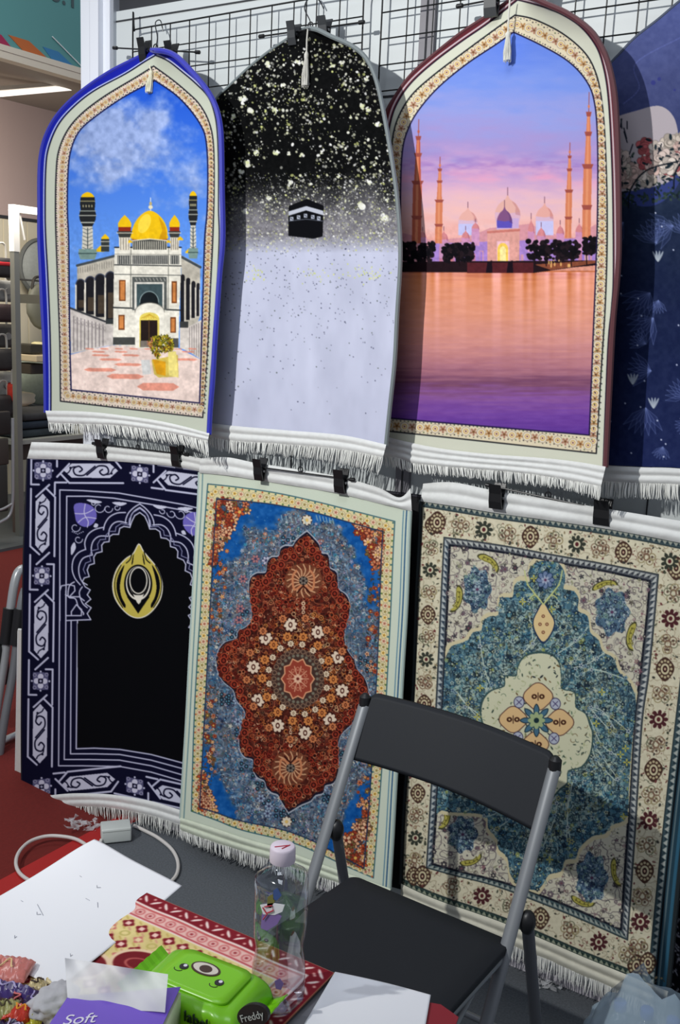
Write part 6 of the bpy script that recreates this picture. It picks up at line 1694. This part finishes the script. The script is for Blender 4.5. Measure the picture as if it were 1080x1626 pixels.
Pw = B_ + aa[..., None] * .002 * E1 + tt[..., None] * .002 * E2
Pw[..., 2] = TZ + .0045 + .0008 * np.sin(aa / 9) * np.sin(tt / 11)
tc_ = grid_mesh('patterned_cloth', Pw, col, print_mat('woven_cloth', .85, .1, .3, 700), None)
sol = tc_.modifiers.new('thickness', 'SOLIDIFY'); sol.thickness = .003
tag(tc_, 'cream cloth with crimson motifs and a crimson leaf border on the table end', 'tablecloth')

# sheets of paper
def sheet(name, corners, zf, marks, label, group=None, nx=50, ny=70, base=(236, 238, 242)):
    (ax, ay), (bx, by), (cx_, cy_), (dx_, dy_) = corners
    W4 = [np.array(Wz(x, y, TZ + .006)) for x, y in corners]
    a, t = np.meshgrid(np.linspace(0, 1, nx), np.linspace(0, 1, ny)); a = a[..., None]; t = t[..., None]
    P = (W4[0] * (1 - a) + W4[1] * a) * (1 - t) + (W4[3] * (1 - a) + W4[2] * a) * t
    P[..., 2] = TZ + .008 + zf(a[..., 0], t[..., 0])
    me = grid_mesh(name, P, None, mat('white_paper', base, .8), None)
    s_ = me.modifiers.new('thickness', 'SOLIDIFY'); s_.thickness = .0006
    tag(me, label, 'paper', group)
    if marks:
        mb = MB()
        for ln in marks:
            pts = []
            for u, v in ln:
                i, j = min(nx - 1, int(u * (nx - 1))), min(ny - 1, int(v * (ny - 1)))
                q = P[j, i].copy(); q[2] += .0008; pts.append(q)
            MB().tube(pts, .0004, 4).build('pencil_mark', mat('pencil_graphite', (150, 154, 164), .7), me)
    return me
rg = random.Random(4)
mk = [[(.62, .42), (.66, .44)], [(.30, .62), (.42, .66)]]
for i in range(7):
    u, v = rg.uniform(.1, .9), rg.uniform(.25, .9); mk.append([(u, v), (u + rg.uniform(.01, .03), v + rg.uniform(-.01, .02)), (u + rg.uniform(.02, .05), v)])
sheet('paper_sheet', [(150, 1341), (289, 1405), (92, 1580), (-86, 1478)], lambda a, t: .010 * np.exp(-((1 - a) ** 2 + (1 - t) ** 2) * 6) + .012 * np.exp(-(a ** 2 + t ** 2) * 9) - .004 * (1 - t) ** 4 + .004 * np.sin(a * 3 + t * 2), mk, 'white paper sheet with faint pencil marks overhanging the far table edge, left', 'white paper sheets')
sheet('paper_sheet', [(532, 1545), (684, 1582), (664, 1700), (470, 1650)], lambda a, t: .002 * np.sin(a * 3), None, 'blank white paper sheet beside the cloth corner, in front of the chair seat', 'white paper sheets')
sheet('paper_sheet', [(70, 1500), (185, 1512), (150, 1590), (40, 1570)], lambda a, t: -.0016 + 0 * a, None, 'small pale sheet under the big paper beside the tissue pack', 'white paper sheets', 20, 20, (206, 210, 214))
# red folder under the right sheet
q = [Wz(x, y, TZ + .002) for x, y in ((655, 1590), (700, 1598), (728, 1618), (705, 1680), (600, 1650))]
mb = MB(); n = len(q); mb.add((q + [v + Vector((0, 0, .003)) for v in q], [tuple(range(n))[::-1], tuple(range(n, 2 * n))] + [(i, (i + 1) % n, n + (i + 1) % n, n + i) for i in range(n)]))
tag(mb.build('folder', mat('crimson_card', (136, 22, 36), .55), None, False), 'crimson folder poking out from under the right paper sheet', 'folder')

# ------------------------------------------------------------------ tissue pack
tp = thing('tissue_pack', 'purple tissue pack with a translucent white tissue pulled up from it', 'tissues', tuple(Wz(160, 1620, TZ)))
TH = TZ + .078
cs = [Wz(x, y, TH) for x, y in ((107, 1583), (289, 1568), (243, 1665), (52, 1665))]
bm = bmesh.new()
top = [bm.verts.new(v) for v in cs]; botv = [bm.verts.new((v.x, v.y, TZ + .004)) for v in cs]
bm.faces.new(top); bm.faces.new(botv[::-1])
for i in range(4): bm.faces.new([top[i], botv[i], botv[(i + 1) % 4], top[(i + 1) % 4]])
bmesh.ops.recalc_face_normals(bm, faces=bm.faces[:]); bmesh.ops.bevel(bm, geom=bm.edges[:], offset=.004, segments=3, affect='EDGES')
bx = obj('pack_body', bm, mat('lime_white_film', (214, 226, 190), .4), tp, True)
cc = sum(cs, Vector()) / 4
ins = [c.lerp(cc, .02) + Vector((0, 0, .0006)) for c in cs]
mb = MB(); mb.add((ins + [v + Vector((0, 0, .0012)) for v in ins], [(0, 1, 2, 3), (7, 6, 5, 4), (0, 4, 5, 1), (1, 5, 6, 2), (2, 6, 7, 3), (3, 7, 4, 0)]))
mb.build('top_label', mat('violet_film', (118, 84, 206), .32, noise=.04, scale=20), tp, False)
ux = (cs[1] - cs[0]).normalized()
pS = Wz(103, 1617, TH + .0026)
text_mesh('lettering', 'Soft', .024, frame_mtx(pS + ux * .016 - Vector((-ux.y, ux.x, 0)) * .004, ux, Vector((-ux.y, ux.x, 0))), mat('white_ink', (235, 232, 245), .5), tp, .0002, .3)
# tissue sheet
bl, br = Wz(108, 1585, TH + .002), Wz(262, 1611, TH + .002)
nx, ny = 40, 24
a, t = np.meshgrid(np.linspace(0, 1, nx), np.linspace(0, 1, ny))
def cpx(p0, p1, p2, p3):
    p0, p1, p2, p3 = map(np.array, (p0, p1, p2, p3)); A = a[..., None]; T = t[..., None]
    return (p0 * (1 - A) + p1 * A) * (1 - T) + (p3 * (1 - A) + p2 * A) * T
px_ = cpx((103, 1521), (267, 1547), (262, 1612), (107, 1584))
px_[..., 1] += 5 * np.sin(a * 4.2) * t
yy = (bl.y * (1 - a) + br.y * a) + (1 - t) * .03 + .006 * np.sin(a * 9 + t * 3) * (1 - t) + .004 * np.sin(a * 17 - t * 5) * (1 - t)
tm = mat('thin_tissue', (236, 236, 236), .9, Transmission_Weight=0.0)
nt = tm.node_tree; b_ = nt.nodes['Principled BSDF']; b_.inputs['Alpha'].default_value = .86
grid_mesh('tissue_sheet', unproj_y(px_, yy), None, tm, tp)
# crumpled tissue at the back left of the pack
def crumple(name, c, r, m, parent, seed, amp=.35):
    bm = bmesh.new(); bmesh.ops.create_icosphere(bm, subdivisions=4, radius=1); rr = random.Random(seed)
    dirs = [(Vector((rr.uniform(-1, 1), rr.uniform(-1, 1), rr.uniform(-1, 1))).normalized(), rr.uniform(3, 9), rr.uniform(0, 6)) for _ in range(7)]
    for v in bm.verts:
        k = 1 + amp * sum(abs(math.sin(v.co.dot(d) * f_ + p_)) - .5 for d, f_, p_ in dirs) / 3
        v.co = Vector((v.co.x * r[0] * k, v.co.y * r[1] * k, v.co.z * r[2] * k)) + Vector(c)
    return obj(name, bm, m, parent, True)
c = Wz(88, 1592, TZ + .03)
tag(crumple('crumpled_tissue', c, (.026, .03, .018), mat('crumpled_white', (186, 186, 190), .85), None, 4), 'crumpled white tissue wedged between the purple pack and the sweets', 'tissue')

# ------------------------------------------------------------------ green wipes pack
wp = thing('wipes_pack', 'bright green wet wipes packet with a lid label and dotted eyes', 'wipes', tuple(Wz(350, 1560, TZ)))
HZ = .055
fa, fb = Wz(284, 1498, TZ + HZ), Wz(428, 1553, TZ + HZ)
wx = (fb - fa); wx.z = 0; Lw = wx.length + .016; wx.normalize(); wy = Vector((wx.y, -wx.x, 0))
wy = wy if wy.y < 0 else -wy
Dw = .102; o0 = Vector((fa.x, fa.y, 0)) - wx * .006
green = mat('lime_green_film', (124, 200, 26), .3, noise=.03, scale=30, Coat_Weight=.2)
nu, nv = 48, 40
G = np.zeros((nv + 1, nu, 3))
bm = bmesh.new(); ringsW = []
for i in range(nv + 1):
    u = i / nv; e = abs(2 * u - 1)
    prof = (1 - e ** 7) ** .5 if e < 1 else 0
    hgt = HZ * max(prof, .03); wid = Dw / 2 * (1 - .10 * e ** 6)
    ring = []
    for k in range(nu):
        an = 2 * math.pi * k / nu; c_, s_ = math.cos(an), math.sin(an)
        p4 = .42
        yy_ = math.copysign(abs(c_) ** p4, c_) * wid; zz_ = math.copysign(abs(s_) ** p4, s_) * hgt / 2
        crk = .0014 * math.sin(u * 31 + an * 3) * e
        q = o0 + wx * (u * Lw) + wy * (Dw / 2 + yy_ + crk) + Vector((0, 0, TZ + .006 + HZ / 2 + zz_ + crk))
        ring.append(bm.verts.new(q))
    ringsW.append(ring)
for a_, b2 in zip(ringsW[:-1], ringsW[1:]):
    for k in range(nu): bm.faces.new([a_[k], a_[(k + 1) % nu], b2[(k + 1) % nu], b2[k]])
bm.faces.new(ringsW[0]); bm.faces.new(ringsW[-1])
obj('packet', bm, green, wp, True)
for u0, s_ in ((0, -1), (1, 1)):    # crimped end seams, bent upwards
    bm = bmesh.new(); vs = []
    for j in range(15):
        v_ = (j / 14 - .5) * Dw * .92
        for w_, z_ in ((-.004, -.004), (.010, .004), (.020, .012)):
            q = o0 + wx * (u0 * Lw + s_ * w_) + wy * (Dw / 2 + v_) + Vector((0, 0, TZ + .006 + HZ / 2 + z_ + .0012 * (j % 2)))
            vs.append(bm.verts.new(q))
    for j in range(14):
        for k in range(2): bm.faces.new([vs[j * 3 + k], vs[j * 3 + k + 1], vs[j * 3 + 4 + k], vs[j * 3 + 3 + k]])
    o = obj('end_seam', bm, green, wp); m_ = o.modifiers.new('thickness', 'SOLIDIFY'); m_.thickness = .0015
TW = TZ + .006 + HZ
def topf(u, v, w): return o0 + wx * (u * Lw) + wy * (v * Dw) + Vector((0, 0, TW + w))
lidp = [(.16 + .68 * p[0], .10 + .74 * p[1]) for p in rrect(1, 1, .16, 6)]
slab('lid_label', lidp, lambda u, v, w: topf(u, v, w - .001), .0032, mat('lime_lid_film', (132, 208, 34), .28), wp, .0008)
def disc(name, u, v, ru, rv, w, m, parent, rot=0):
    mb = MB(); n = 28; q = []
    for w_ in (w, w + .0007):
        for k in range(n):
            a_ = 2 * math.pi * k / n; x_, y_ = math.cos(a_) * ru, math.sin(a_) * rv
            q.append(topf(u, v, w_) + wx * (x_ * math.cos(rot) - y_ * math.sin(rot)) + wy * (x_ * math.sin(rot) + y_ * math.cos(rot)))
    mb.add((q, [tuple(range(n)), tuple(range(n, 2 * n))] + [(i, (i + 1) % n, n + (i + 1) % n, n + i) for i in range(n)]))
    return mb.build(name, m, parent, False)
dk = mat('dark_ink', (30, 30, 30), .4); wi = mat('white_ink', (235, 232, 245), .5)
disc('oval_mark', .47, .36, .0215, .0125, .0024, mat('brown_ink', (70, 44, 34), .4), wp); disc('oval_mark', .47, .36, .0185, .0098, .0028, mat('cream_ink', (222, 214, 200), .4), wp); disc('oval_mark', .475, .37, .009, .007, .0032, mat('brown_ink', (70, 44, 34), .4), wp)
for u, v in ((.30, .46), (.66, .50)):
    disc('eye_mark', u, v, .0062, .0058, .0024, dk, wp); disc('eye_mark', u + .006, v - .02, .0026, .0026, .0028, wi, wp)
    MB().tube([topf(u, v, .0024) + wx * (.006 * math.cos(a_) - .004) + wy * (.007 + .004 * math.sin(a_)) for a_ in np.linspace(0, 3.14, 9)], .0006, 5).build('smile_mark', dk, wp)
# black panels and lettering
endc = o0 + wx * (Lw * .93) + wy * (Dw * .52) + Vector((0, 0, TZ + .006 + HZ * .5))
def side_disc(c, ea, eb, ra, rb, th, name, m):
    n = 30; nn_ = ea.cross(eb).normalized(); q = [c + ea * math.cos(2 * math.pi * k / n) * ra + eb * math.sin(2 * math.pi * k / n) * rb + nn_ * w_ for w_ in (-th, th) for k in range(n)]
    mb = MB(); mb.add((q, [tuple(range(n)), tuple(range(n, 2 * n))] + [(i, (i + 1) % n, n + (i + 1) % n, n + i) for i in range(n)])); return mb.build(name, m, wp, False)
nrm = (wx * .62 + Vector((0, 0, 1)) * .25 + wy * .74).normalized()
ea = (wx * .76 - wy * .62).normalized(); ea = (ea - nrm * ea.dot(nrm)).normalized(); eb = nrm.cross(ea)
def on_near(px_, py_, off):
    d = Vector(ray(px_, py_)); q = o0 + wy * (Dw + off); C_ = Vector(CAM)
    return C_ + d * ((q - C_).dot(wy) / d.dot(wy))
fc = on_near(403, 1612, .001)
nrm = (wy + Vector((0, 0, .12))).normalized(); ea = wx.copy(); ea = (ea - nrm * ea.dot(nrm)).normalized(); eb = nrm.cross(ea)
eb = eb if eb.z > 0 else -eb
ea, eb = (ea * .86 + eb * .5), (eb * .86 - ea * .5)

side_disc(fc, ea, eb, .023, .014, .003, 'black_panel', dk)
text_mesh('lettering', 'Freddy', .0125, frame_mtx(fc + nrm * .0045, ea, eb), mat('grey_white_ink', (190, 196, 186), .5), wp, .0002)
f2 = on_near(311, 1621, .002)
text_mesh('lettering', 'label', .020, frame_mtx(f2, wx, Vector((0, 0, 1))), mat('dark_green_ink', (12, 44, 16), .5), wp, .0012)

# ------------------------------------------------------------------ clear bottle
def clear_mat(name, tint, edge=.55, rough=.04):
    m = bpy.data.materials.new(name); m.use_nodes = True; nt = m.node_tree
    for n_ in list(nt.nodes): nt.nodes.remove(n_)
    out = nt.nodes.new('ShaderNodeOutputMaterial'); tr = nt.nodes.new('ShaderNodeBsdfTransparent'); tr.inputs[0].default_value = (*lin(tint), 1)
    gl = nt.nodes.new('ShaderNodeBsdfGlossy'); gl.inputs['Roughness'].default_value = rough; gl.inputs[0].default_value = (.9, .92, .95, 1)
    lw = nt.nodes.new('ShaderNodeLayerWeight'); lw.inputs['Blend'].default_value = .35
    mr = nt.nodes.new('ShaderNodeMapRange'); mr.inputs['To Min'].default_value = .06; mr.inputs['To Max'].default_value = edge
    mx = nt.nodes.new('ShaderNodeMixShader')
    nt.links.new(lw.outputs['Facing'], mr.inputs['Value']); nt.links.new(mr.outputs['Result'], mx.inputs[0])
    nt.links.new(tr.outputs[0], mx.inputs[1]); nt.links.new(gl.outputs[0], mx.inputs[2]); nt.links.new(mx.outputs[0], out.inputs[0])
    return m
pet = clear_mat('clear_plastic', (232, 236, 242))
def bottle(base, h, r, cap_m, label, group=None, sq=.55, labels=True, waist=True):
    t = thing('water_bottle', label, 'bottle', tuple(base), group)
    prof = [(0.0, .80), (.012, .97), (.03, 1.0), (.10, 1.0), (.11, .97), (.12, 1.0), (.20, 1.0), (.26, .97), (.34, .88 if waist else 1), (.38, .90 if waist else 1), (.44, .98), (.60, 1.0), (.615, .97), (.63, 1.0), (.76, 1.0), (.81, .98), (.835, .88), (.855, .66), (.87, .44), (.885, .38), (.90, .46), (.91, .46), (.912, .38), (.94, .38)]
    n = 40; V = []; F = []
    for z, k in prof:
        for i in range(n):
            a_ = 2 * math.pi * i / n; c_, s_ = math.cos(a_), math.sin(a_)
            e = sq if .0 < z < .84 else 1.0
            if k < .6: e = 1.0
            x_ = math.copysign(abs(c_) ** e, c_); y_ = math.copysign(abs(s_) ** e, s_)
            L = max(1, math.hypot(x_, y_) / 1.13) if e < 1 else 1
            V.append((base[0] + x_ / L * r * k, base[1] + y_ / L * r * k, base[2] + z * h))
    for j in range(len(prof) - 1):
        for i in range(n): F.append((j * n + i, j * n + (i + 1) % n, (j + 1) * n + (i + 1) % n, (j + 1) * n + i))
    F.append(tuple(range(n)))
    mb = MB(); mb.add((V, F)); mb.build('bottle_body', pet, t)
    zc_ = base[2] + .905 * h; z1_ = base[2] + h
    rc = r * .53
    mb = MB(); nn = 48; V = []; F = []
    for z, k in ((zc_, .97), (zc_ + .001, 1), (z1_ - .003, .98), (z1_ - .0008, .93), (z1_, .86)):
        for i in range(nn):
            kk = k * (1 + (.018 if i % 2 else 0)) if k > .95 else k
            V.append((base[0] + math.cos(2 * math.pi * i / nn) * rc * kk, base[1] + math.sin(2 * math.pi * i / nn) * rc * kk, z))
    for j in range(4):
        for i in range(nn): F.append((j * nn + i, j * nn + (i + 1) % nn, (j + 1) * nn + (i + 1) % nn, (j + 1) * nn + i))
    F.append(tuple(range(4 * nn, 5 * nn))); F.append(tuple(range(nn))); mb.add((V, F)); mb.build('cap', cap_m, t)
    return t
bb = Wz(441, 1588, TZ + .007)
zt_ = CAM[2] + (lambda d: d[2] * ((bb.y - CAM[1]) / d[1]))(ray(443, 1340))
bt = bottle(bb, zt_ - bb.z, .0315, mat('pale_pink_cap', (226, 214, 226), .45), 'clear plastic bottle with a pale pink cap and torn label, on the cloth')
hB = zt_ - bb.z
MB().tube([(bb.x - .006, bb.y - .010, zt_ + .0003), (bb.x + .006, bb.y + .004, zt_ + .0003)], .0008, 5).build('cap_print', mat('red_ink', (190, 50, 70), .5), bt)
MB().tube([(bb.x + .004, bb.y - .008, zt_ + .0003), (bb.x + .007, bb.y + .006, zt_ + .0003)], .0008, 5).build('cap_print', mat('red_ink', (190, 50, 70), .5), bt)
def patch(name, pts, m, parent, off=.002):
    """curved sticker on the bottle wall: pixel outline pushed to the front of the body"""
    q = [Vector(unproj_y(np.array([[x, y]]), np.array([bb.y - .0315 - off]))[0]) for x, y in pts]
    n = len(q); mb = MB(); mb.add((q + [v + Vector((0, .0008, 0)) for v in q], [tuple(range(n)), tuple(range(n, 2 * n))] + [(i, (i + 1) % n, n + (i + 1) % n, n + i) for i in range(n)]))
    return mb.build(name, m, parent, False)
patch('label_scrap', [(413, 1437), (432, 1434), (452, 1437), (448, 1448), (436, 1453), (418, 1452)], mat('white_label', (232, 232, 236), .4), bt)
patch('label_scrap', [(416, 1450), (430, 1447), (447, 1455), (440, 1468), (424, 1478), (414, 1474)], mat('violet_label', (132, 104, 170), .4), bt, .0012)
patch('label_scrap', [(434, 1414), (440, 1410), (447, 1422), (440, 1430), (434, 1428)], mat('blue_label', (60, 84, 140), .4), bt)
patch('label_scrap', [(425, 1424), (433, 1420), (436, 1432), (430, 1442), (424, 1440)], mat('olive_label', (120, 116, 60), .4), bt)
for pts in ([(417, 1441), (424, 1452), (418, 1460)], [(420, 1440), (432, 1438), (434, 1446), (424, 1450)]):
    MB().tube([Vector(unproj_y(np.array([[x, y]]), np.array([bb.y - .035]))[0]) for x, y in pts], .0009, 5).build('label_lettering', mat('red_ink', (190, 50, 70), .5), bt)
patch('label_scrap', [(436, 1558), (444, 1554), (450, 1562), (446, 1572), (438, 1570)], mat('violet_seal', (112, 84, 150), .4), bt)

# ------------------------------------------------------------------ sweets at the bottom left
def sweet(name, cx_, cy_, L, Wd_, ang, col, label, cat='sweet', h=.012, twist=True, col2=None, grp='wrapped sweets'):
    c = Wz(cx_, cy_, TZ + .008 + h)
    t = thing(name, label, cat, tuple(c), grp)
    ca, sa = math.cos(ang), math.sin(ang)
    V = []; F = []; nu_, nr = 26, 16; rr = random.Random(cx_ * 7 + cy_)
    for i in range(nu_ + 1):
        u = i / nu_ * 2 - 1; e = abs(u)
        k = (1 - (e / .62) ** 4) ** .5 if e < .6 else 0
        w_ = Wd_ * max(k, .22 + (e - .6) * 1.6 if twist and e >= .55 else .12); hh = h * max(k, .12)
        if not twist: w_ = Wd_ * (1 - .15 * e ** 4); hh = h * max((1 - e ** 4) ** .5 if e < 1 else 0, .08)
        for j in range(nr):
            a_ = 2 * math.pi * j / nr
            x_ = u * L; y_ = math.cos(a_) * w_ + rr.uniform(-1, 1) * .0012; z_ = math.sin(a_) * hh * (1 + .3 * math.sin(j * 3 + i)) + rr.uniform(-1, 1) * .0008
            V.append((c.x + x_ * ca - y_ * sa, c.y + x_ * sa + y_ * ca, c.z + z_))
    for i in range(nu_):
        for j in range(nr): F.append((i * nr + j, i * nr + (j + 1) % nr, (i + 1) * nr + (j + 1) % nr, (i + 1) * nr + j))
    F.append(tuple(range(nr))); F.append(tuple(range(nu_ * nr, nu_ * nr + nr)))
    mb = MB(); mb.add((V, F)); mb.build('wrapper', mat('foil_%d_%d_%d' % col, col, .28, noise=.15, scale=120, Coat_Weight=.4), t)
    if col2:
        V2 = []; 
        for u in np.linspace(-.4, .4, 12):
            V2.append(Vector((c.x + (u * L) * ca - math.sin(u * 12) * Wd_ * .35 * sa, c.y + (u * L) * sa + math.sin(u * 12) * Wd_ * .35 * ca, c.z + h * 1.2)))
        MB().tube(V2, .0012, 5).build('printed_swirl', mat('swirl_%d_%d_%d' % col2, col2, .4), t)
    return t
sweet('sweet_pouch', 8, 1540, .035, .026, .5, (206, 120, 110), 'pink and cream fruit sweet packet under the paper corner', 'sweets', .010, False, (236, 206, 150))
sweet('wrapped_sweet', 12, 1574, .040, .013, .35, (58, 36, 110), 'long purple wrapper with pale script, topmost of the sweets', 'sweet', .010, False, (180, 170, 214))
sweet('wrapped_sweet', 60, 1566, .018, .011, 1.3, (218, 200, 150), 'cream wrapper with dark print beside the long purple one', 'sweet', .008, True, (60, 40, 30))
sweet('wrapped_sweet', 58, 1600, .034, .014, -.2, (48, 28, 84), 'dark purple twist-wrapped sweet nearest the tissue pack', 'sweet', .012, True, (170, 160, 206))
sweet('wrapped_sweet', 8, 1604, .020, .016, .9, (170, 168, 104), 'olive cream wrapper at the left border of the photo', 'sweet', .009, False, (70, 60, 40))
sweet('wrapped_sweet', 34, 1614, .022, .014, .4, (206, 54, 32), 'crinkled red and orange sweet wrapper', 'sweet', .012, True, (240, 160, 40))
sweet('wrapped_sweet', 58, 1622, .014, .010, 1.0, (206, 200, 60), 'small yellow-green sweet wrapper', 'sweet', .010, True)
sweet('wrapped_sweet', 22, 1640, .030, .016, .1, (40, 24, 70), 'dark plum sweet wrapper at the very bottom edge', 'sweet', .010, True, (200, 190, 220))
sweet('wrapped_sweet', 28, 1588, .024, .012, -.7, (66, 22, 40), 'maroon sweet wrapper between the purple ones', 'sweet', .008, True, (220, 120, 120))

# ------------------------------------------------------------------ floor clutter
c = Wz(184, 1338, .0)
ad = thing('power_adapter', 'white power adapter block on the dark floor below the navy rug', 'adapter', tuple(c))
a0 = Wz(161, 1341, .004); b0_ = Wz(209, 1336, .004); ux = (b0_ - a0); Lx = ux.length; ux.normalize(); uy = Vector((-ux.y, ux.x, 0))
bm = bmesh.new(); add_box(bm, (0, 0, 0), (Lx, .06, .048), .005, Matrix.Translation(a0) @ Matrix(((ux.x, uy.x, 0), (ux.y, uy.y, 0), (0, 0, 1))).to_4x4())
obj('block', bm, mat('white_adapter_plastic', (206, 212, 208), .4), ad, True)
MB().tube([a0 + ux * .004 + Vector((0, 0, .040)) - uy * .0006, a0 + ux * (Lx - .004) + Vector((0, 0, .040)) - uy * .0006], .0007, 5).build('seam_line', mat('grey_seam', (150, 154, 150), .5), ad)
ends = a0 + Vector((0, 0, .016))
cab = [tuple(ends)] + [tuple(Wz(x, y, .008)) for x, y in ((152, 1352), (142, 1345), (122, 1333), (98, 1328), (72, 1328), (46, 1337), (29, 1355), (26, 1376), (40, 1394), (80, 1412), (140, 1425), (200, 1425), (250, 1412), (277, 1394), (283, 1372), (274, 1350), (252, 1331), (228, 1318), (213, 1311))]
o = MB().tube(smooth(cab, 6), .0055, 8).build('power_cable', mat('white_cable', (214, 210, 206), .5), None)
tag(o, 'thick white cable looped on the floor behind the paper sheet', 'cable')
def shards(name, px0, px1, n, m, label, cat, seed):
    rr = random.Random(seed); mb = MB()
    for i in range(n):
        x, y = rr.uniform(px0[0], px1[0]), rr.uniform(px0[1], px1[1]); p = Wz(x, y, .002)
        s_ = rr.uniform(.006, .022); q = [p + Vector((rr.uniform(-s_, s_), rr.uniform(-s_, s_), rr.uniform(0, s_ * .9))) for _ in range(3)]
        q.append(p + Vector((0, 0, 0))); mb.add((q, [(0, 1, 2), (0, 3, 1), (1, 3, 2), (2, 3, 0)]))
    o = mb.build(name, m, None, False); tag(o, label, cat); o['kind'] = 'stuff'; return o
film = mat('crinkled_film', (224, 226, 230), .25, Alpha=.32)
shards('crinkled_film', (842, 1530), (905, 1572), 90, film, 'crinkled clear film scraps on the floor behind the chair leg', 'plastic film', 2)
shards('film_scraps', (98, 1300), (160, 1320), 50, film, 'clear film scraps on the floor under the navy rug fringe', 'plastic film', 3)

# translucent carrier bag with bottles at the lower right
yb = -.27
bagc = Wy(1010, 1640, yb); 
cbg = thing('carrier_bag', 'milky translucent bluish plastic bag standing on the floor, bottom right corner', 'bag', (bagc.x, yb, 0))
milky = bpy.data.materials.new('milky_film'); milky.use_nodes = True; nt = milky.node_tree
b_ = nt.nodes['Principled BSDF']; b_.inputs['Base Color'].default_value = (*lin((168, 190, 206)), 1); b_.inputs['Alpha'].default_value = .6; b_.inputs['Roughness'].default_value = .3
def bagsurf(px_list, y0, y1):
    pass
tl, tr_ = Wy(948, 1600, yb), Wy(1085, 1600, yb)
bw = (tr_ - tl).length / 2 + .03; bx0 = (tl.x + tr_.x) / 2 + .022
topz = [(-1, .20), (-.72, .24), (-.5, .285), (-.28, .30), (-.05, .27), (.25, .26), (.5, .275), (.8, .26), (1, .23)]
bm = bmesh.new(); R_ = []
rr = random.Random(9)
NT, NA = 22, 44
for j in range(NT + 1):
    t_ = j / NT; ring = []
    for i in range(NA):
        a_ = 2 * math.pi * i / NA; u = math.cos(a_)
        zt2 = np.interp(u, [p[0] for p in topz], [p[1] for p in topz])
        k = (.86 + .14 * math.sin(t_ * 3)) * (1 - .18 * max(0, t_ - .7) / .3)
        ky = k * (1 - .75 * max(0, t_ - .55) / .45)
        cr = 1 + .05 * math.sin(a_ * 7 + t_ * 9) + .035 * math.sin(a_ * 13 - t_ * 14)
        ring.append(bm.verts.new((bx0 + u * bw * k * cr, yb + math.sin(a_) * .085 * ky * cr, .003 + (zt2 - .003) * t_ + .006 * math.sin(a_ * 11) * t_)))
    R_.append(ring)
for a_, b2 in zip(R_[:-1], R_[1:]):
    for i in range(NA): bm.faces.new([a_[i], a_[(i + 1) % NA], b2[(i + 1) % NA], b2[i]])
bm.faces.new(R_[0])
obj('bag_film', bm, milky, cbg, True)
capb = mat('blue_cap', (60, 96, 200), .4)
for i, (dx, dy) in enumerate(((-.06, -.01), (-.004, .0), (.052, -.0), (.108, .0))):
    bottle(Vector((bx0 + dx, yb + dy, .006)), .205, .027, capb, 'small water bottle with a blue cap inside the translucent bag', 'bottles inside the carrier bag', 1.0, False, False)

# ------------------------------------------------------------------ chairs glimpsed at the left
nc = thing('folding_chair', 'grey tube folding chair with black sleeves on the red aisle, cut by the left border', 'chair', tuple(Wx(10, 1260, -3.0)))
def tx(pts, r, m, nm, x=-3.0, par=nc): return MB().tube(smooth([Wx(a_, b2, x) for a_, b2 in pts], 5), r, 10).build(nm, m, par)
light_t = mat('pale_tube', (186, 190, 192), .3, metal=.3)
tx([(44, 905), (34, 904), (26, 915), (19, 950), (8, 1040), (-6, 1130), (-20, 1240)], .017, light_t, 'frame_tube')
tx([(40, 935), (33, 965), (22, 1060), (6, 1150), (-10, 1262)], .016, tube_m, 'frame_tube', -2.95)
tx([(16, 966), (10, 1022)], .026, black_pl, 'sleeve'); tx([(33, 967), (26, 1024)], .026, black_pl, 'sleeve', -2.95)
tx([(-14, 1192), (6, 1176), (34, 1163)], .013, light_t, 'rung'); tx([(-14, 1230), (8, 1208), (34, 1196)], .013, light_t, 'rung', -2.95)
tx([(-14, 1268), (10, 1250), (36, 1236)], .013, black_pl, 'foot_bar', -2.95)
bm = bmesh.new(); p = Wx(8, 1055, -3.0); add_box(bm, (p.x - .10, p.y - .16, p.z - .09), (p.x + .0, p.y + .03, p.z + .08), .02); obj('seat', bm, mat('black_vinyl', (30, 31, 32), .5), nc, True)
oc = thing('folding_chair', 'dark folding chair with a thin pale frame in the booth across the aisle', 'chair', tuple(Wx(5, 845, -5.6)))
tx([(20, 664), (20.5, 740), (20, 795), (15, 818), (2, 828), (-20, 838)], .011, light_t, 'frame_tube', -5.6, oc)
tx([(-20, 812), (2, 809), (19, 800)], .009, light_t, 'rung', -5.6, oc)
for a_, b2, nm, col in (((-20, 656), (21, 690), 'backrest', (46, 42, 40)), ((-20, 742), (17, 812), 'seat_panel', (60, 62, 58)), ((-20, 700), (18, 738), 'lower_panel', (74, 68, 62))):
    p, q = Wx(*a_, -5.62), Wx(*b2, -5.62); bm = bmesh.new(); add_box(bm, (-5.68, p.y, q.z), (-5.64, q.y, p.z), .01); obj(nm, bm, mat(nm + '_dark', col, .6), oc, True)
